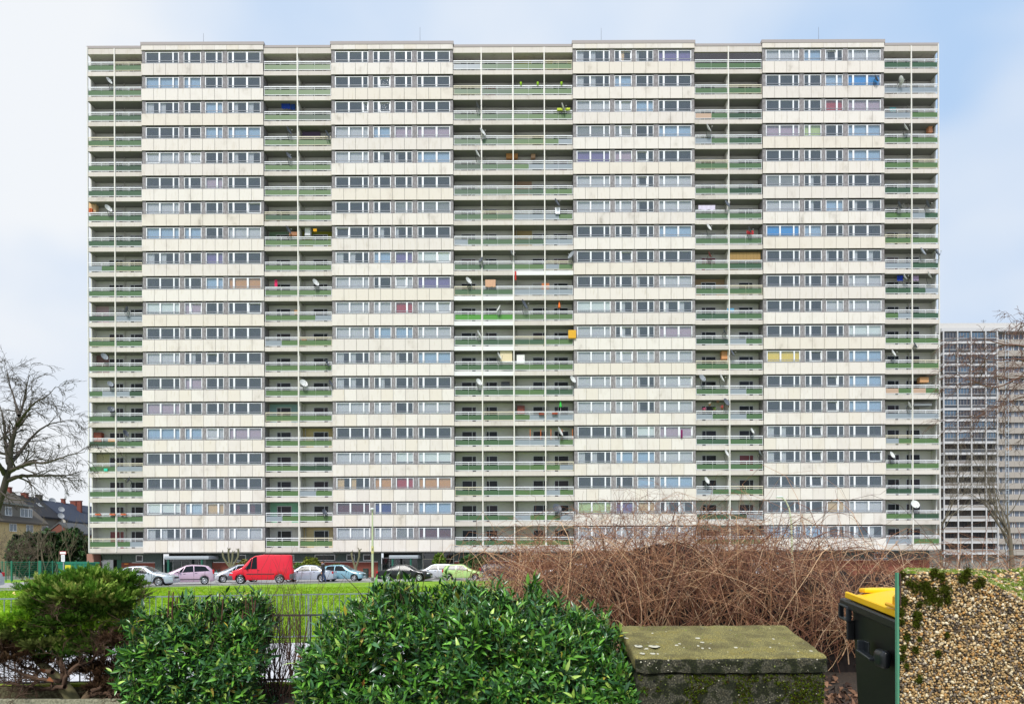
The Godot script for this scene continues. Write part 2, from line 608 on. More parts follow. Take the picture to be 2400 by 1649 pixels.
func make_bays(concrete: StandardMaterial3D) -> void:
	var white := mat("e6e8ec", 0.4)
	var tilted_glass := pane("8f9dac", 0.18)
	tilted_glass.metallic_specular = 0.05
	var glass := pane("8f9dac", 0.18)
	var rail_mat := mat("8d8f98", 0.4)
	var frames := []
	var glazing := []
	var panes := []
	var rails := []
	var drapes := []
	for k in 4:
		frames.append(frame_shape(k).mesh())
		var all := Shape.new()
		var each := []
		var full := Shape.new()
		var halves := []
		var blind := Shape.new()
		var slats := Shape.new()
		for p: Array in win_kinds[k][1]:
			var w: float = p[1] - p[0]
			var one := Shape.new()
			one.box(Vector3(w / 2.0, (WIN_H - 0.13) / 2.0, 0.0), Vector3(w, WIN_H - 0.13, 0.006))
			each.append(one.mesh())
			all.box(Vector3((p[0] + p[1]) / 2.0, WIN_H / 2.0 + 0.005, -0.03), Vector3(w, WIN_H - 0.13, 0.006))
			folds(full, p[0] - 0.04, p[1] + 0.04, 0.0, WIN_H, -0.16)
			if w > 0.6:
				var one_half := Shape.new()
				folds(one_half, p[0] - 0.04, p[0] + w * between(0.25, 0.6), 0.0, WIN_H, -0.16)
				halves.append(one_half.mesh())
			blind.box(Vector3((p[0] + p[1]) / 2.0, WIN_H / 2.0 + 0.1, -0.14), Vector3(w + 0.06, WIN_H - 0.2, 0.01))
			for i in 12:
				slats.box(Vector3((p[0] + p[1]) / 2.0, 0.1 + i * 0.1, -0.14), Vector3(w + 0.06, 0.07, 0.012), Basis(Vector3.RIGHT, 0.5))
		glazing.append(all.mesh())
		panes.append(each)
		drapes.append({"full": full.mesh(), "half": halves, "blind": blind.mesh(), "slats": slats.mesh()})
		var r := Shape.new()
		r.box(Vector3(win_kinds[k][0] / 2.0, 0.2, 0.13), Vector3(win_kinds[k][0] - 0.02, 0.05, 0.05))
		for x: float in [0.12, win_kinds[k][0] - 0.12]:
			r.box(Vector3(x, 0.2, 0.062), Vector3(0.04, 0.04, 0.084))
		rails.append(r.mesh())
	var one_panel := Shape.new()
	one_panel.bevel(Vector3(0.675, 0.635, 0.0), Vector3(1.322, 1.27, 0.06), 0.008)
	var panel := one_panel.mesh()
	var many := Shape.new()
	for i in 10:
		many.bevel(Vector3(0.675 + i * 1.35, 0.635, 0.0), Vector3(1.322, 1.27, 0.06), 0.008)
	var row := many.mesh()
	var band := Shape.new()
	band.box(Vector3(6.75, 0.635, -0.12), Vector3(13.48, 1.3, 0.17))
	band.box(Vector3(6.75, -0.085, -0.24), Vector3(12.7, 0.13, 0.16))  # dark strip painted in for the shadow line under each band
	var band_mesh := band.mesh()
	var dark := mat("383432", 0.9)  # backing darkened so the gaps around the panels read as shade
	var pier := Shape.new()
	var xs := [[0.0, 0.4], [4.12, 4.63], [6.56, 7.0], [8.95, 9.5], [13.16, 13.5]]
	for q: Array in xs:
		pier.span(Vector3(q[0] + (0.03 if q[0] == 0.0 else 0.0), 1.27, -0.32), Vector3(q[1] - (0.03 if q[1] == 13.5 else 0.0), STOREY, -0.11))
	pier.span(Vector3(0.4, 1.27, -0.32), Vector3(13.16, 1.36, -0.125))
	var pier_mesh := pier.mesh()
	var inside := Shape.new()
	for k in 20:
		inside.span(Vector3(0.1, BASE + k * STOREY + 0.45, -2.6), Vector3(13.4, BASE + k * STOREY + 0.75, -0.33))
	inside.span(Vector3(0.1, BASE, -2.75), Vector3(13.4, BASE + 20 * STOREY, -2.6))
	for x: float in [4.4, 6.8, 9.2]:
		inside.span(Vector3(x - 0.06, BASE, -2.6), Vector3(x + 0.06, BASE + 20 * STOREY, -0.4))
	var inside_mesh := inside.mesh()
	var sides := Shape.new()
	for x: Array in [[0.03, 0.1], [13.4, 13.47]]:
		sides.span(Vector3(x[0], BASE, -2.0), Vector3(x[1], BASE + 20.1 * STOREY, -0.32))
	var side_mesh := sides.mesh()
	for b in 4:
		var x0: float = bay_x[b]
		put("interior", inside_mesh, mat("6b6862", 0.95), tower, Vector3(x0, 0, FRONT))
		put("side_wall", side_mesh, concrete, tower, Vector3(x0, 0, FRONT))
		for k in 21:
			var y := BASE + k * STOREY
			var low := k < 7
			if k < 20:
				var bd := put("spandrel_band", band_mesh, dark, tower, Vector3(x0, y, FRONT))
				if low:
					for i in 10:
						put("cladding_panel", panel, cream[(i * 7 + k * 3 + b) % 4], bd, Vector3(i * 1.35, 0, -0.03), Basis(Vector3.UP, between(-0.004, 0.004)))
				else:
					put("cladding_panels", row, cream[(k * 3 + b) % 4], bd, Vector3(0, 0, -0.03)).set_meta("kind", "stuff")
				put("window_piers", pier_mesh, concrete, tower, Vector3(x0, y, FRONT))
				var code: String = curtains[b][19 - k]
				for w in 4:
					var at := Vector3(x0 + win_at[w], y + 1.385, FRONT - 0.16)
					var win := put("window", frames[w], white, tower, at)
					put("rail", rails[w], rail_mat, win)
					var letter := code[w]
					var tilted := letter != letter.to_lower()
					letter = letter.to_lower()
					if low or tilted:
						var ps: Array = win_kinds[w][1]
						var which := -1
						if tilted:
							which = 0 if w == 2 or (w == 0 and (k + b) % 2) else (1 if w == 1 else ps.size() - 1)
						for i in ps.size():
							var a := Basis.IDENTITY
							var p := put("pane", panes[w][i], glass, win, Vector3(ps[i][0], 0.07, -0.03))
							if i == which:
								p.material_override = tilted_glass
								p.basis = Basis(Vector3.RIGHT, -0.11)
								var sash := put("sash", sash_shape(ps[i][1] - ps[i][0]).mesh(), white, win, Vector3(ps[i][0], 0.075, -0.028))
								sash.basis = p.basis
					else:
						put("glazing", glazing[w], glass, win).set_meta("kind", "stuff")
					if letter != "." and letter != "x" or letter == "x" and cloth.has(letter) and not tilted:
						var sort := "full"
						if letter in "lt":
							sort = "blind"
						elif letter == "s":
							sort = "slats"
						elif letter == "h":
							sort = "half"
						elif letter in "ock" and (w + k) % 2 == 0:
							sort = "half"
						if sort == "half":
							for piece: ArrayMesh in drapes[w].half:
								put("curtain", piece, mat(cloth[letter], 0.9), win)
						else:
							put("blind" if sort in ["blind", "slats"] else "curtain", drapes[w][sort], mat(cloth[letter], 0.9), win)


func make_balconies(concrete: StandardMaterial3D) -> void:
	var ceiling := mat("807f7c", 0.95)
	var rail_white := mat("e8eaee", 0.35)
	var rail_cream := mat("ddd6c0", 0.5)
	var frame_white := mat("d6d8dd", 0.4)
	var glass := pane("8f98a6", 0.3)
	var wall_tints := ["d2d0cc", "d5d3cf", "d0cec8", "d3d1cd", "d0cec7"]
	var greens := [mat("4a6844", 0.35), mat("446242", 0.35), mat("526f42", 0.35), mat("3b5840", 0.35), mat("314c37", 0.35)]
	var bright := mat("4d8c34", 0.3)
	var frosted := mat("8a949c", 0.3)
	var brown := mat("b59a84", 0.5)
	var painted := {"1 15 0": "8fb0b4", "1 16 1": "cdb98a", "1 8 1": "8a8a30", "1 8 0": "7f9a84", "2 1 2": "a89a3a", "2 1 3": "a89a3a", "2 8 2": "b59f74", "1 19 0": "8fc4a8", "1 20 1": "d2bf94", "3 10 0": "b0967a", "2 6 2": "b89a86", "0 13 0": "8a6a6c", "2 20 2": "c2bdb0", "4 3 0": "b5b3ad", "3 9 1": "a8895c", "0 11 0": "c4aab4", "0 17 0": "c9bfa0"}
	# "column floor section half": half 0 left, 1 right, 2 both
	var odd := {}
	for word: String in "0 9 0 0,0 11 1 2,0 14 0 1,0 14 1 0,0 20 1 1,1 12 0 0,1 11 1 1,1 18 1 0,1 19 0 0,2 1 0 2,2 4 3 1,2 5 2 1,2 5 3 2,2 7 2 2,2 7 3 0,2 8 0 0,2 8 3 2,2 9 3 0,2 10 2 2,2 10 3 2,2 15 2 1,2 15 3 2,2 16 2 2,2 16 3 0,2 17 3 1,2 18 3 0,2 19 2 0,2 19 3 1,3 4 0 0,3 12 1 0,3 14 1 0,3 15 0 0,3 15 1 0,3 18 0 0,3 19 1 1,4 2 0 2,4 2 1 2,4 3 0 2,4 7 1 0,4 9 0 2,4 10 1 1,4 11 0 1,4 15 0 2,4 15 1 2,4 16 0 0,4 20 0 2,0 17 1 2".split(","):
		var q := word.split(" ")
		odd[q[0] + " " + q[1] + " " + q[2]] = [int(q[3]), "grey"]
	odd["3 3 0"] = [0, "brown"]
	odd["4 14 0"] = [0, "brown"]
	odd["4 14 1"] = [0, "brown"]
	odd["2 11 0"] = [2, "bright"]
	odd["2 11 1"] = [2, "bright"]
	for c in 5:
		var x0: float = balc_x[c][0]
		var x1: float = balc_x[c][1]
		var cuts := [x0, lerpf(x0, x1, 0.5), x1]
		if c == 2:
			cuts = [x0, lerpf(x0, x1, 0.236), lerpf(x0, x1, 0.5), lerpf(x0, x1, 0.762), x1]
		var back := Shape.new()
		back.span(Vector3(x0, BASE, -79.75), Vector3(x1, BASE + 20.1 * STOREY, -79.55))
		put("balcony_back_wall", back.mesh(), grained(grain([[0.0, "cbc9c4"], [0.4, wall_tints[c]], [1.0, wall_tints[c]]], 0.012, 50 + c), Vector3.ONE * 0.2, 0.95), tower)
		if c in [1, 2, 3]:
			var part := Shape.new()
			part.span(Vector3(cuts[cuts.size() / 2] - 0.06, BASE + 0.3, -79.55), Vector3(cuts[cuts.size() / 2] + 0.06, BASE + 20.0 * STOREY, -78.5))
			put("partition_wall", part.mesh(), mat("cfccc4", 0.9), tower)
		else:
			var ex := x0 if c == 0 else x1
			var part := Shape.new()
			part.span(Vector3(ex - 0.06, BASE, -79.75), Vector3(ex + 0.06, BASE + 20.1 * STOREY, -78.75))
			put("end_wall", part.mesh(), mat("d3d1cc", 0.9), tower)
			var inner := Shape.new()
			inner.span(Vector3(ex - 0.05 if c == 0 else ex - 0.07, BASE, -78.19), Vector3(ex + 0.07 if c == 0 else ex + 0.05, BASE + 20.15 * STOREY, -78.07))
			put("corner_post", inner.mesh(), mat("d2d0cc", 0.6), tower)
		for i in range(1, cuts.size() - 1):
			var p := Shape.new()
			p.span(Vector3(cuts[i] - 0.06, BASE + 0.05, -78.14), Vector3(cuts[i] + 0.06, BASE + 20.08 * STOREY, -78.05))
			put("facade_post", p.mesh(), mat("dbd8d0", 0.5), tower)
			var down := Shape.new()
			down.tube([Vector3(cuts[i] + 0.35, BASE, -79.42), Vector3(cuts[i] + 0.35, BASE + 20 * STOREY, -79.42)], [0.05, 0.05], 6)
			put("drain_pipe", down.mesh(), mat("c0bdb6", 0.6), tower)
		var n_sec := cuts.size() - 1
		for s in n_sec:
			var a: float = cuts[s]
			var w: float = cuts[s + 1] - a
			var slab := Shape.new()
			slab.span(Vector3(0.004, 0.0, -0.22), Vector3(w - 0.004, 0.47, -0.12))
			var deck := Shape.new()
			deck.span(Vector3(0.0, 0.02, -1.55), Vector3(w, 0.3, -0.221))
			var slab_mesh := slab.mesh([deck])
			var r := Shape.new()
			r.span(Vector3(0.05, 1.48, -0.2), Vector3(w - 0.05, 1.57, -0.13))
			r.span(Vector3(0.05, 1.3, -0.17), Vector3(w - 0.05, 1.345, -0.13))
			r.span(Vector3(0.05, 0.6, -0.17), Vector3(w - 0.05, 0.645, -0.13))
			for i in 3:
				var x := 0.08 + (w - 0.16) * i / 2.0
				r.span(Vector3(x - 0.02, 0.47, -0.205), Vector3(x + 0.02, 1.48, -0.172))
			var rail_mesh := r.mesh()
			var whole := Shape.new()
			var halves := [Shape.new(), Shape.new()]
			for i in 2:
				var xa := 0.1 + (w - 0.2) * i / 2.0 + 0.008
				var xb := 0.1 + (w - 0.2) * (i + 1) / 2.0 - 0.008
				whole.span(Vector3(xa, 0.66, -0.168), Vector3(xb, 1.18, -0.15))
				halves[i].span(Vector3(xa, 0.66, -0.168), Vector3(xb, 1.18, -0.15))
			var whole_mesh := whole.mesh()
			var half_mesh := [halves[0].mesh(), halves[1].mesh()]
			# door and window in the back wall, mirrored in every other section
			var dx: float = [[1.53, 0.9], [0.85, 1.26], [0.72, 0.2, 2.12, 1.04], [1.03, 1.49], [0.96, 0.05]][c][s]
			var width: float = [[1.62, 1.41], [1.62, 1.66], [1.65, 1.42, 1.62, 1.63], [1.65, 1.64], [1.36, 1.58]][c][s]
			var f := Shape.new()
			var g := Shape.new()
			var door_left := s % 2 == (0 if c in [1, 3] else 1)
			var dw := 0.5
			var d0 := 0.0 if door_left else width - dw
			var w0 := dw if door_left else 0.0
			var w1 := width if door_left else width - dw
			f.span(Vector3(d0, 2.36, 0), Vector3(d0 + dw, 2.43, 0.06))
			f.span(Vector3(w0, 2.36, 0), Vector3(w1, 2.43, 0.06))
			f.span(Vector3(w0, 1.1, 0), Vector3(w1, 1.18, 0.07))
			f.span(Vector3(d0, 0.31, 0), Vector3(d0 + dw, 0.5, 0.06))
			f.span(Vector3(d0, 0.5, 0), Vector3(d0 + 0.055, 2.36, 0.06))
			f.span(Vector3(d0 + dw - 0.055, 0.5, 0), Vector3(d0 + dw, 2.36, 0.06))
			var wx := w1 - 0.05 if door_left else w0
			f.span(Vector3(wx, 1.18, 0), Vector3(wx + 0.05, 2.36, 0.06))
			g.span(Vector3(d0 + 0.055, 0.5, 0.01), Vector3(d0 + dw - 0.055, 2.36, 0.02))
			g.span(Vector3(w0, 1.18, 0.01), Vector3(w1, 2.36, 0.02))
			var door_mesh := f.mesh([g])
			for k in 20:
				var fl := 20 - k
				var y := BASE + k * STOREY
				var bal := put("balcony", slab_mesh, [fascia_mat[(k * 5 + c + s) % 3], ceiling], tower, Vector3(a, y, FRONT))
				if c == 2 and fl in [10, 11, 12, 13] and s < 2 or c == 2 and fl == 9 and s > 1:
					bal.set_surface_override_material(0, mat("dededd", 0.7))
				put("railing", rail_mesh, rail_cream if (k * 7 + c * 5 + s * 3) % 8 == 0 else rail_white, bal)
				var key := "%d %d %d" % [c, fl, s]
				if painted.has(key):
					var pw := Shape.new()
					pw.span(Vector3(0.07, 0.3, -1.549), Vector3(minf(dx, w) - 0.02, STOREY, -1.535))
					if dx + width < w - 0.15:
						pw.span(Vector3(dx + width + 0.02, 0.3, -1.549), Vector3(w - 0.07, STOREY, -1.535))
					if dx > 0.0 and dx + width < w:
						pw.span(Vector3(dx - 0.02, 2.44, -1.549), Vector3(dx + width + 0.02, STOREY, -1.535))
					put("painted_wall", pw.mesh(), mat(painted[key], 0.9), bal)
				var base_green: Material = greens[(k * 3 + c * 2 + (s / 2)) % 3 if rng.randf() < 0.8 else 3 + rng.randi() % 2]
				if odd.has(key):
					var o: Array = odd[key]
					var other: Material = {"grey": frosted, "brown": brown, "bright": bright}[o[1]]
					if o[0] == 2:
						put("balustrade_panel", whole_mesh, other, bal)
					else:
						for i in 2:
							put("balustrade_panel", half_mesh[i], other if i == o[0] else base_green, bal)
				else:
					put("balustrade_panel", whole_mesh, base_green, bal)
				var tint := mat(any_of(["2c3036", "343439", "3a3a44", "2a2b2f", "423c44"]), 0.1, 0.0, 0.3)
				if rng.randf() < 0.08:
					tint = mat(any_of(["7d2f38", "a8a6a0", "6b5860"]), 0.3)
				put("balcony_door", door_mesh, [frame_white, tint], bal, Vector3(dx, 0, -1.55))


func make_roof(concrete: StandardMaterial3D) -> void:
	var y := BASE + 20 * STOREY
	var capping := mat("a39b99", 0.8)
	for b in 4:
		var x0: float = bay_x[b]
		for i in 10:
			var p := Shape.new()
			p.bevel(Vector3(x0 + 0.675 + i * 1.35, y + 0.26, FRONT - 0.03), Vector3(1.335, 0.52, 0.06), 0.006)
			put("parapet_panel", p.mesh(), cream[(i + b) % 4], tower)
		var c := Shape.new()
		c.span(Vector3(x0 - 0.03, y - 0.02, FRONT - 2.6), Vector3(x0 + 13.53, y + 0.5, FRONT - 0.07))
		c.span(Vector3(x0 - 0.08, y + 0.53, FRONT - 2.7), Vector3(x0 + 13.58, y + 0.87, FRONT + 0.03))
		put("parapet_cap", c.mesh(), capping, tower)
	for c in 5:
		var f := Shape.new()
		f.span(Vector3(balc_x[c][0] + 0.002, y - 0.35, FRONT - 2.0), Vector3(balc_x[c][1] - 0.002, y + 0.28, FRONT - 0.14))
		put("roof_slab", f.mesh(), fascia_mat[c % 3], tower)
		var cap := Shape.new()
		cap.span(Vector3(balc_x[c][0] - 0.05 + (0.14 if c > 0 else 0.0), y + 0.285, FRONT - 2.1), Vector3(balc_x[c][1] + 0.05 - (0.14 if c < 4 else 0.0), y + 0.55, FRONT - 0.1))
		put("roof_edge", cap.mesh(), capping, tower)
	var body := Shape.new()
	body.span(Vector3(-46.9, BASE, -92.0), Vector3(47.5, y + 0.2, -80.76))
	put("rear_block", body.mesh(), mat("b5b1a8", 0.9), tower)
	for q: Array in [[-46.3, 0.9], [47.0, 0.7]]:
		var t := Shape.new()
		t.span(Vector3(q[0] - 0.35, y + 0.5, -80.0), Vector3(q[0] + 0.35, y + 0.55 + 0.35 * q[1], -79.2))
		put("roof_vent", t.mesh(), mat("6d5a54", 0.8), tower)
	for px: float in [470.0, 978.0]:
		var t := Shape.new()
		t.span(Vector3((px + 10) / 21.2 - 1200 / 21.2 - 0.9, y + 0.8, -81.0), Vector3((px + 10) / 21.2 - 1200 / 21.2 + 0.9, y + 1.15, -79.5))
		put("roof_hatch", t.mesh(), mat("8a8684", 0.8), tower)
	for q: Array in [[481.0, 75.0], [989.0, 62.0], [1414.0, 66.0], [1924.0, 66.0]]:
		var p := spot(q[0], q[1], 80.0)
		var t := Shape.new()
		t.tube([Vector3(p.x, y, -80), p], [0.03, 0.014], 5)
		t.tube([Vector3(p.x + 0.45, y + 0.8, -80), Vector3(p.x, y + 1.6, -80)], [0.02, 0.02], 4)
		tag(put("roof_aerial", t.mesh(), mat("6d6d70", 0.5, 0.5)), "thin rod aerial on the flat roof, %s from the left" % ["first", "second", "third", "fourth"][[481.0, 989.0, 1414.0, 1924.0].find(q[0])], "aerial", "rod aerials on the roof")


# ------------------------------------------------------------------ ground floor of the flats
func make_ground_floor() -> void:
	var brick := grained(grain([[0.0, "6b3a30"], [0.5, "84493c"], [1.0, "96594a"]], 0.06, 61), Vector3(0.9, 2.2, 0.9), 0.95)
	var stone := grained(grain([[0.0, "273230"], [0.45, "3d4b48"], [0.7, "4d5b57"], [1.0, "6a7570"]], 0.03, 62), Vector3.ONE * 0.5, 0.4)
	var white := mat("d9dadc", 0.4)
	var black := mat("15171a", 0.1)
	var green := mat("1d5a48", 0.4)
	var z := -79.6
	var soffit := Shape.new()
	soffit.span(Vector3(-46.88, BASE - 0.12, -81.0), Vector3(47.48, BASE - 0.01, -78.1))
	put("soffit", soffit.mesh(), mat("8d8a85", 0.9), tower)
	# stretches: from, to (pixels at that wall), kind
	var at := func(px: float) -> float: return (px - 1200.0) / FOCAL * 79.6
	for q: Array in [[284.0, 363.0], [497.0, 628.0], [628.0, 760.0], [760.0, 886.0], [1065.0, 1200.0], [1200.0, 1420.0], [1420.0, 1640.0], [1640.0, 1900.0], [1900.0, 2180.0]]:
		var s := Shape.new()
		s.span(Vector3(at.call(q[0]), 0, z - 0.3), Vector3(at.call(q[1]) - 0.03, 1.75, z))
		put("brick_wall", s.mesh(), brick, tower)
		var t := Shape.new()
		t.span(Vector3(at.call(q[0]), 1.77, z - 0.3), Vector3(at.call(q[1]) - 0.03, BASE - 0.12, z - 0.04))
		put("stone_cladding", t.mesh(), stone, tower)
	for q: Array in [[240.0, 284.0], [363.0, 380.0], [483.0, 497.0], [886.0, 893.0], [978.0, 990.0]]:
		var s := Shape.new()
		s.span(Vector3(at.call(q[0]), 0.0 if q[0] > 300 else 2.1, z - 0.28), Vector3(at.call(q[1]) - 0.02, BASE - 0.12, z + 0.06))
		put("stone_pier", s.mesh(), stone, tower)
	var corner := Shape.new()
	corner.span(Vector3(at.call(214.0), 0, z - 0.5), Vector3(at.call(230.0), BASE - 0.12, z + 0.9))
	put("brick_pier", corner.mesh(), grained(grain([[0.0, "8a5f52"], [1.0, "b08a7c"]], 0.06, 63), Vector3(0.9, 2.2, 0.9), 0.95), tower)
	for q: Array in [[318.0, 334.0], [556.0, 576.0], [642.0, 676.0], [680.0, 689.0], [737.0, 785.0], [812.0, 831.0], [851.0, 870.0], [1095.0, 1115.0], [1260.0, 1285.0], [1560.0, 1585.0], [1800.0, 1830.0], [2050.0, 2080.0]]:
		var a: float = at.call(q[0])
		var b: float = at.call(q[1])
		var f := Shape.new()
		f.span(Vector3(a, 1.9, z - 0.05), Vector3(b, 1.98, z + 0.02))
		f.span(Vector3(a, 2.52, z - 0.05), Vector3(b, 2.6, z + 0.02))
		f.span(Vector3(a, 1.98, z - 0.05), Vector3(a + 0.07, 2.52, z + 0.02))
		f.span(Vector3(b - 0.07, 1.98, z - 0.05), Vector3(b, 2.52, z + 0.02))
		var w := put("cellar_window", f.mesh(), white, tower)
		var g := Shape.new()
		g.span(Vector3(a + 0.07, 1.98, z - 0.035), Vector3(b - 0.07, 2.52, z - 0.02))
		put("pane", g.mesh(), black, w)
	# two entrances with canopies, and the glazed hall beside the second
	for q: Array in [[380.0, 483.0, 391.0, 494.0], [893.0, 978.0, 914.0, 981.0]]:
		var a: float = at.call(q[0])
		var b: float = at.call(q[1])
		var hall := Shape.new()
		hall.span(Vector3(a, 0, z - 1.6), Vector3(b, BASE - 0.12, z - 1.5))
		var e := put("entrance", hall.mesh(), mat("2f3234", 0.5), tower)
		var f := Shape.new()
		for i in 6:
			var x := lerpf(a + 0.05, b - 0.05, i / 5.0)
			f.span(Vector3(x - 0.03, 0.08, z - 0.4), Vector3(x + 0.03, 2.15, z - 0.34))
		f.span(Vector3(a, 0, z - 0.4), Vector3(b, 0.08, z - 0.33))
		f.span(Vector3(a, 2.15, z - 0.4), Vector3(b, 2.23, z - 0.33))
		put("door_frame", f.mesh(), mat("b9bcbd", 0.4), e)
		for i in 5:
			var g := Shape.new()
			g.span(Vector3(lerpf(a, b, i / 5.0) + 0.06, 0.1, z - 0.38), Vector3(lerpf(a, b, (i + 1) / 5.0) - 0.06, 2.13, z - 0.37))
			put("glass_door" if i in [2, 3] else "pane", g.mesh(), mat(["22292b", "30383a", "1d2022"][i % 3], 0.06, 0.0, 0.7), e)
		var c := Shape.new()
		var ca: float = (q[2] - 1200.0) / FOCAL * 77.4
		var cb: float = (q[3] - 1200.0) / FOCAL * 77.4
		c.bevel(Vector3((ca + cb) / 2.0, 2.28, -78.1), Vector3(cb - ca, 0.36, 2.6), 0.03)
		c.bevel(Vector3((ca + cb) / 2.0, 2.28, -76.79), Vector3(cb - ca + 0.04, 0.1, 0.04), 0.01)
		var can := put("canopy", c.mesh(), mat("a3aab0", 0.35), tower)
		for x: float in [ca + 0.35, cb - 0.8]:
			var p := Shape.new()
			p.bevel(Vector3(x, 1.05, -76.98), Vector3(0.2, 2.1, 0.2), 0.02)
			put("canopy_post", p.mesh(), green, can)
	var hall := Shape.new()
	hall.span(Vector3(at.call(990.0), 0.05, z - 0.2), Vector3(at.call(1065.0), BASE - 0.12, z - 0.15))
	var hg := put("hall_glazing", hall.mesh(), mat("2b2a2a", 0.06, 0.0, 0.7), tower)
	var hf := Shape.new()
	for px: float in [991.0, 1027.0, 1063.0]:
		hf.span(Vector3(at.call(px) - 0.04, 0.0, z - 0.15), Vector3(at.call(px) + 0.04, BASE - 0.12, z - 0.08))
	hf.span(Vector3(at.call(990.0), 2.0, z - 0.14), Vector3(at.call(1065.0), 2.08, z - 0.085))
	put("frame", hf.mesh(), mat("c3bfae", 0.5), hg)
	# garage mouth with a green door leaf at the left end
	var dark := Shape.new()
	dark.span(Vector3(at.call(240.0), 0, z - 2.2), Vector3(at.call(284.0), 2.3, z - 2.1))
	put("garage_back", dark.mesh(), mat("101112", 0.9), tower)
	var leaf := Shape.new()
	leaf.span(Vector3(at.call(272.0), 0, z - 0.2), Vector3(at.call(282.0), 2.1, z - 0.12))
	put("garage_door", leaf.mesh(), green, tower)
	var lamp := Shape.new()
	lamp.bevel(Vector3(at.call(296.0), 1.62, z + 0.05), Vector3(0.45, 0.14, 0.1), 0.02)
	put("wall_sign", lamp.mesh(), mat("d98a3e", 0.6), tower)
	var notice := Shape.new()
	notice.bevel(Vector3(at.call(544.0), 1.5, z + 0.02), Vector3(0.32, 0.36, 0.03), 0.006)
	put("notice_plate", notice.mesh(), mat("d5d8da", 0.5), tower)


# ------------------------------------------------------------------ things on the balconies
func facade_place(px: float, py: float, away := 77.8) -> Vector3:
	return spot(px * 1.03315, py * 1.03315, away)


func balcony_words(p: Vector3) -> String:
	var fl := clampi(20 - int(floor((p.y - BASE + 0.1) / STOREY)), 1, 20)
	for c in 5:
		if p.x > balc_x[c][0] - 0.7 and p.x < balc_x[c][1] + 0.7:
			var t: float = (p.x - balc_x[c][0]) / (balc_x[c][1] - balc_x[c][0])
			var bay: String = ["left", "right"][0 if t < 0.5 else 1]
			if c == 2:
				bay = ["first", "second", "third", "fourth"][0 if t < 0.236 else 1 if t < 0.5 else 2 if t < 0.762 else 3]
			return "%s floor from top, %s bay, %s balconies" % [floors_said[fl - 1], bay, columns_said[c]]
	return "%s floor from top, by a window" % floors_said[fl - 1]


func dish_shapes(r: float) -> Array:
	var bowl := Shape.new()
	var pr := []
	for i in 7:
		var q := r * i / 6.0
		pr.append(Vector2(maxf(q, 0.001), 0.32 * q * q / r))
	for i in range(6, -1, -1):
		var q := r * i / 6.0
		pr.append(Vector2(maxf(q, 0.001), 0.32 * q * q / r - 0.02))
	bowl.lathe(pr, 18)
	var arm := Shape.new()
	arm.tube([Vector3(0, -0.02, r * 0.55), Vector3(0, r * 0.55, r * 0.9), Vector3(0, r * 0.95, r * 0.35)], [0.018, 0.016, 0.014], 5)
	var head := Shape.new()
	head.tube([Vector3(0, r * 1.05, r * 0.3), Vector3(0, r * 0.85, r * 0.22)], [0.045, 0.035], 8, true)
	var mast := Shape.new()
	mast.tube([Vector3(0, -0.03, 0), Vector3(0, -0.16, 0.02)], [0.04, 0.035], 6)
	return [bowl.mesh(), arm.mesh(), head.mesh(), mast.mesh()]


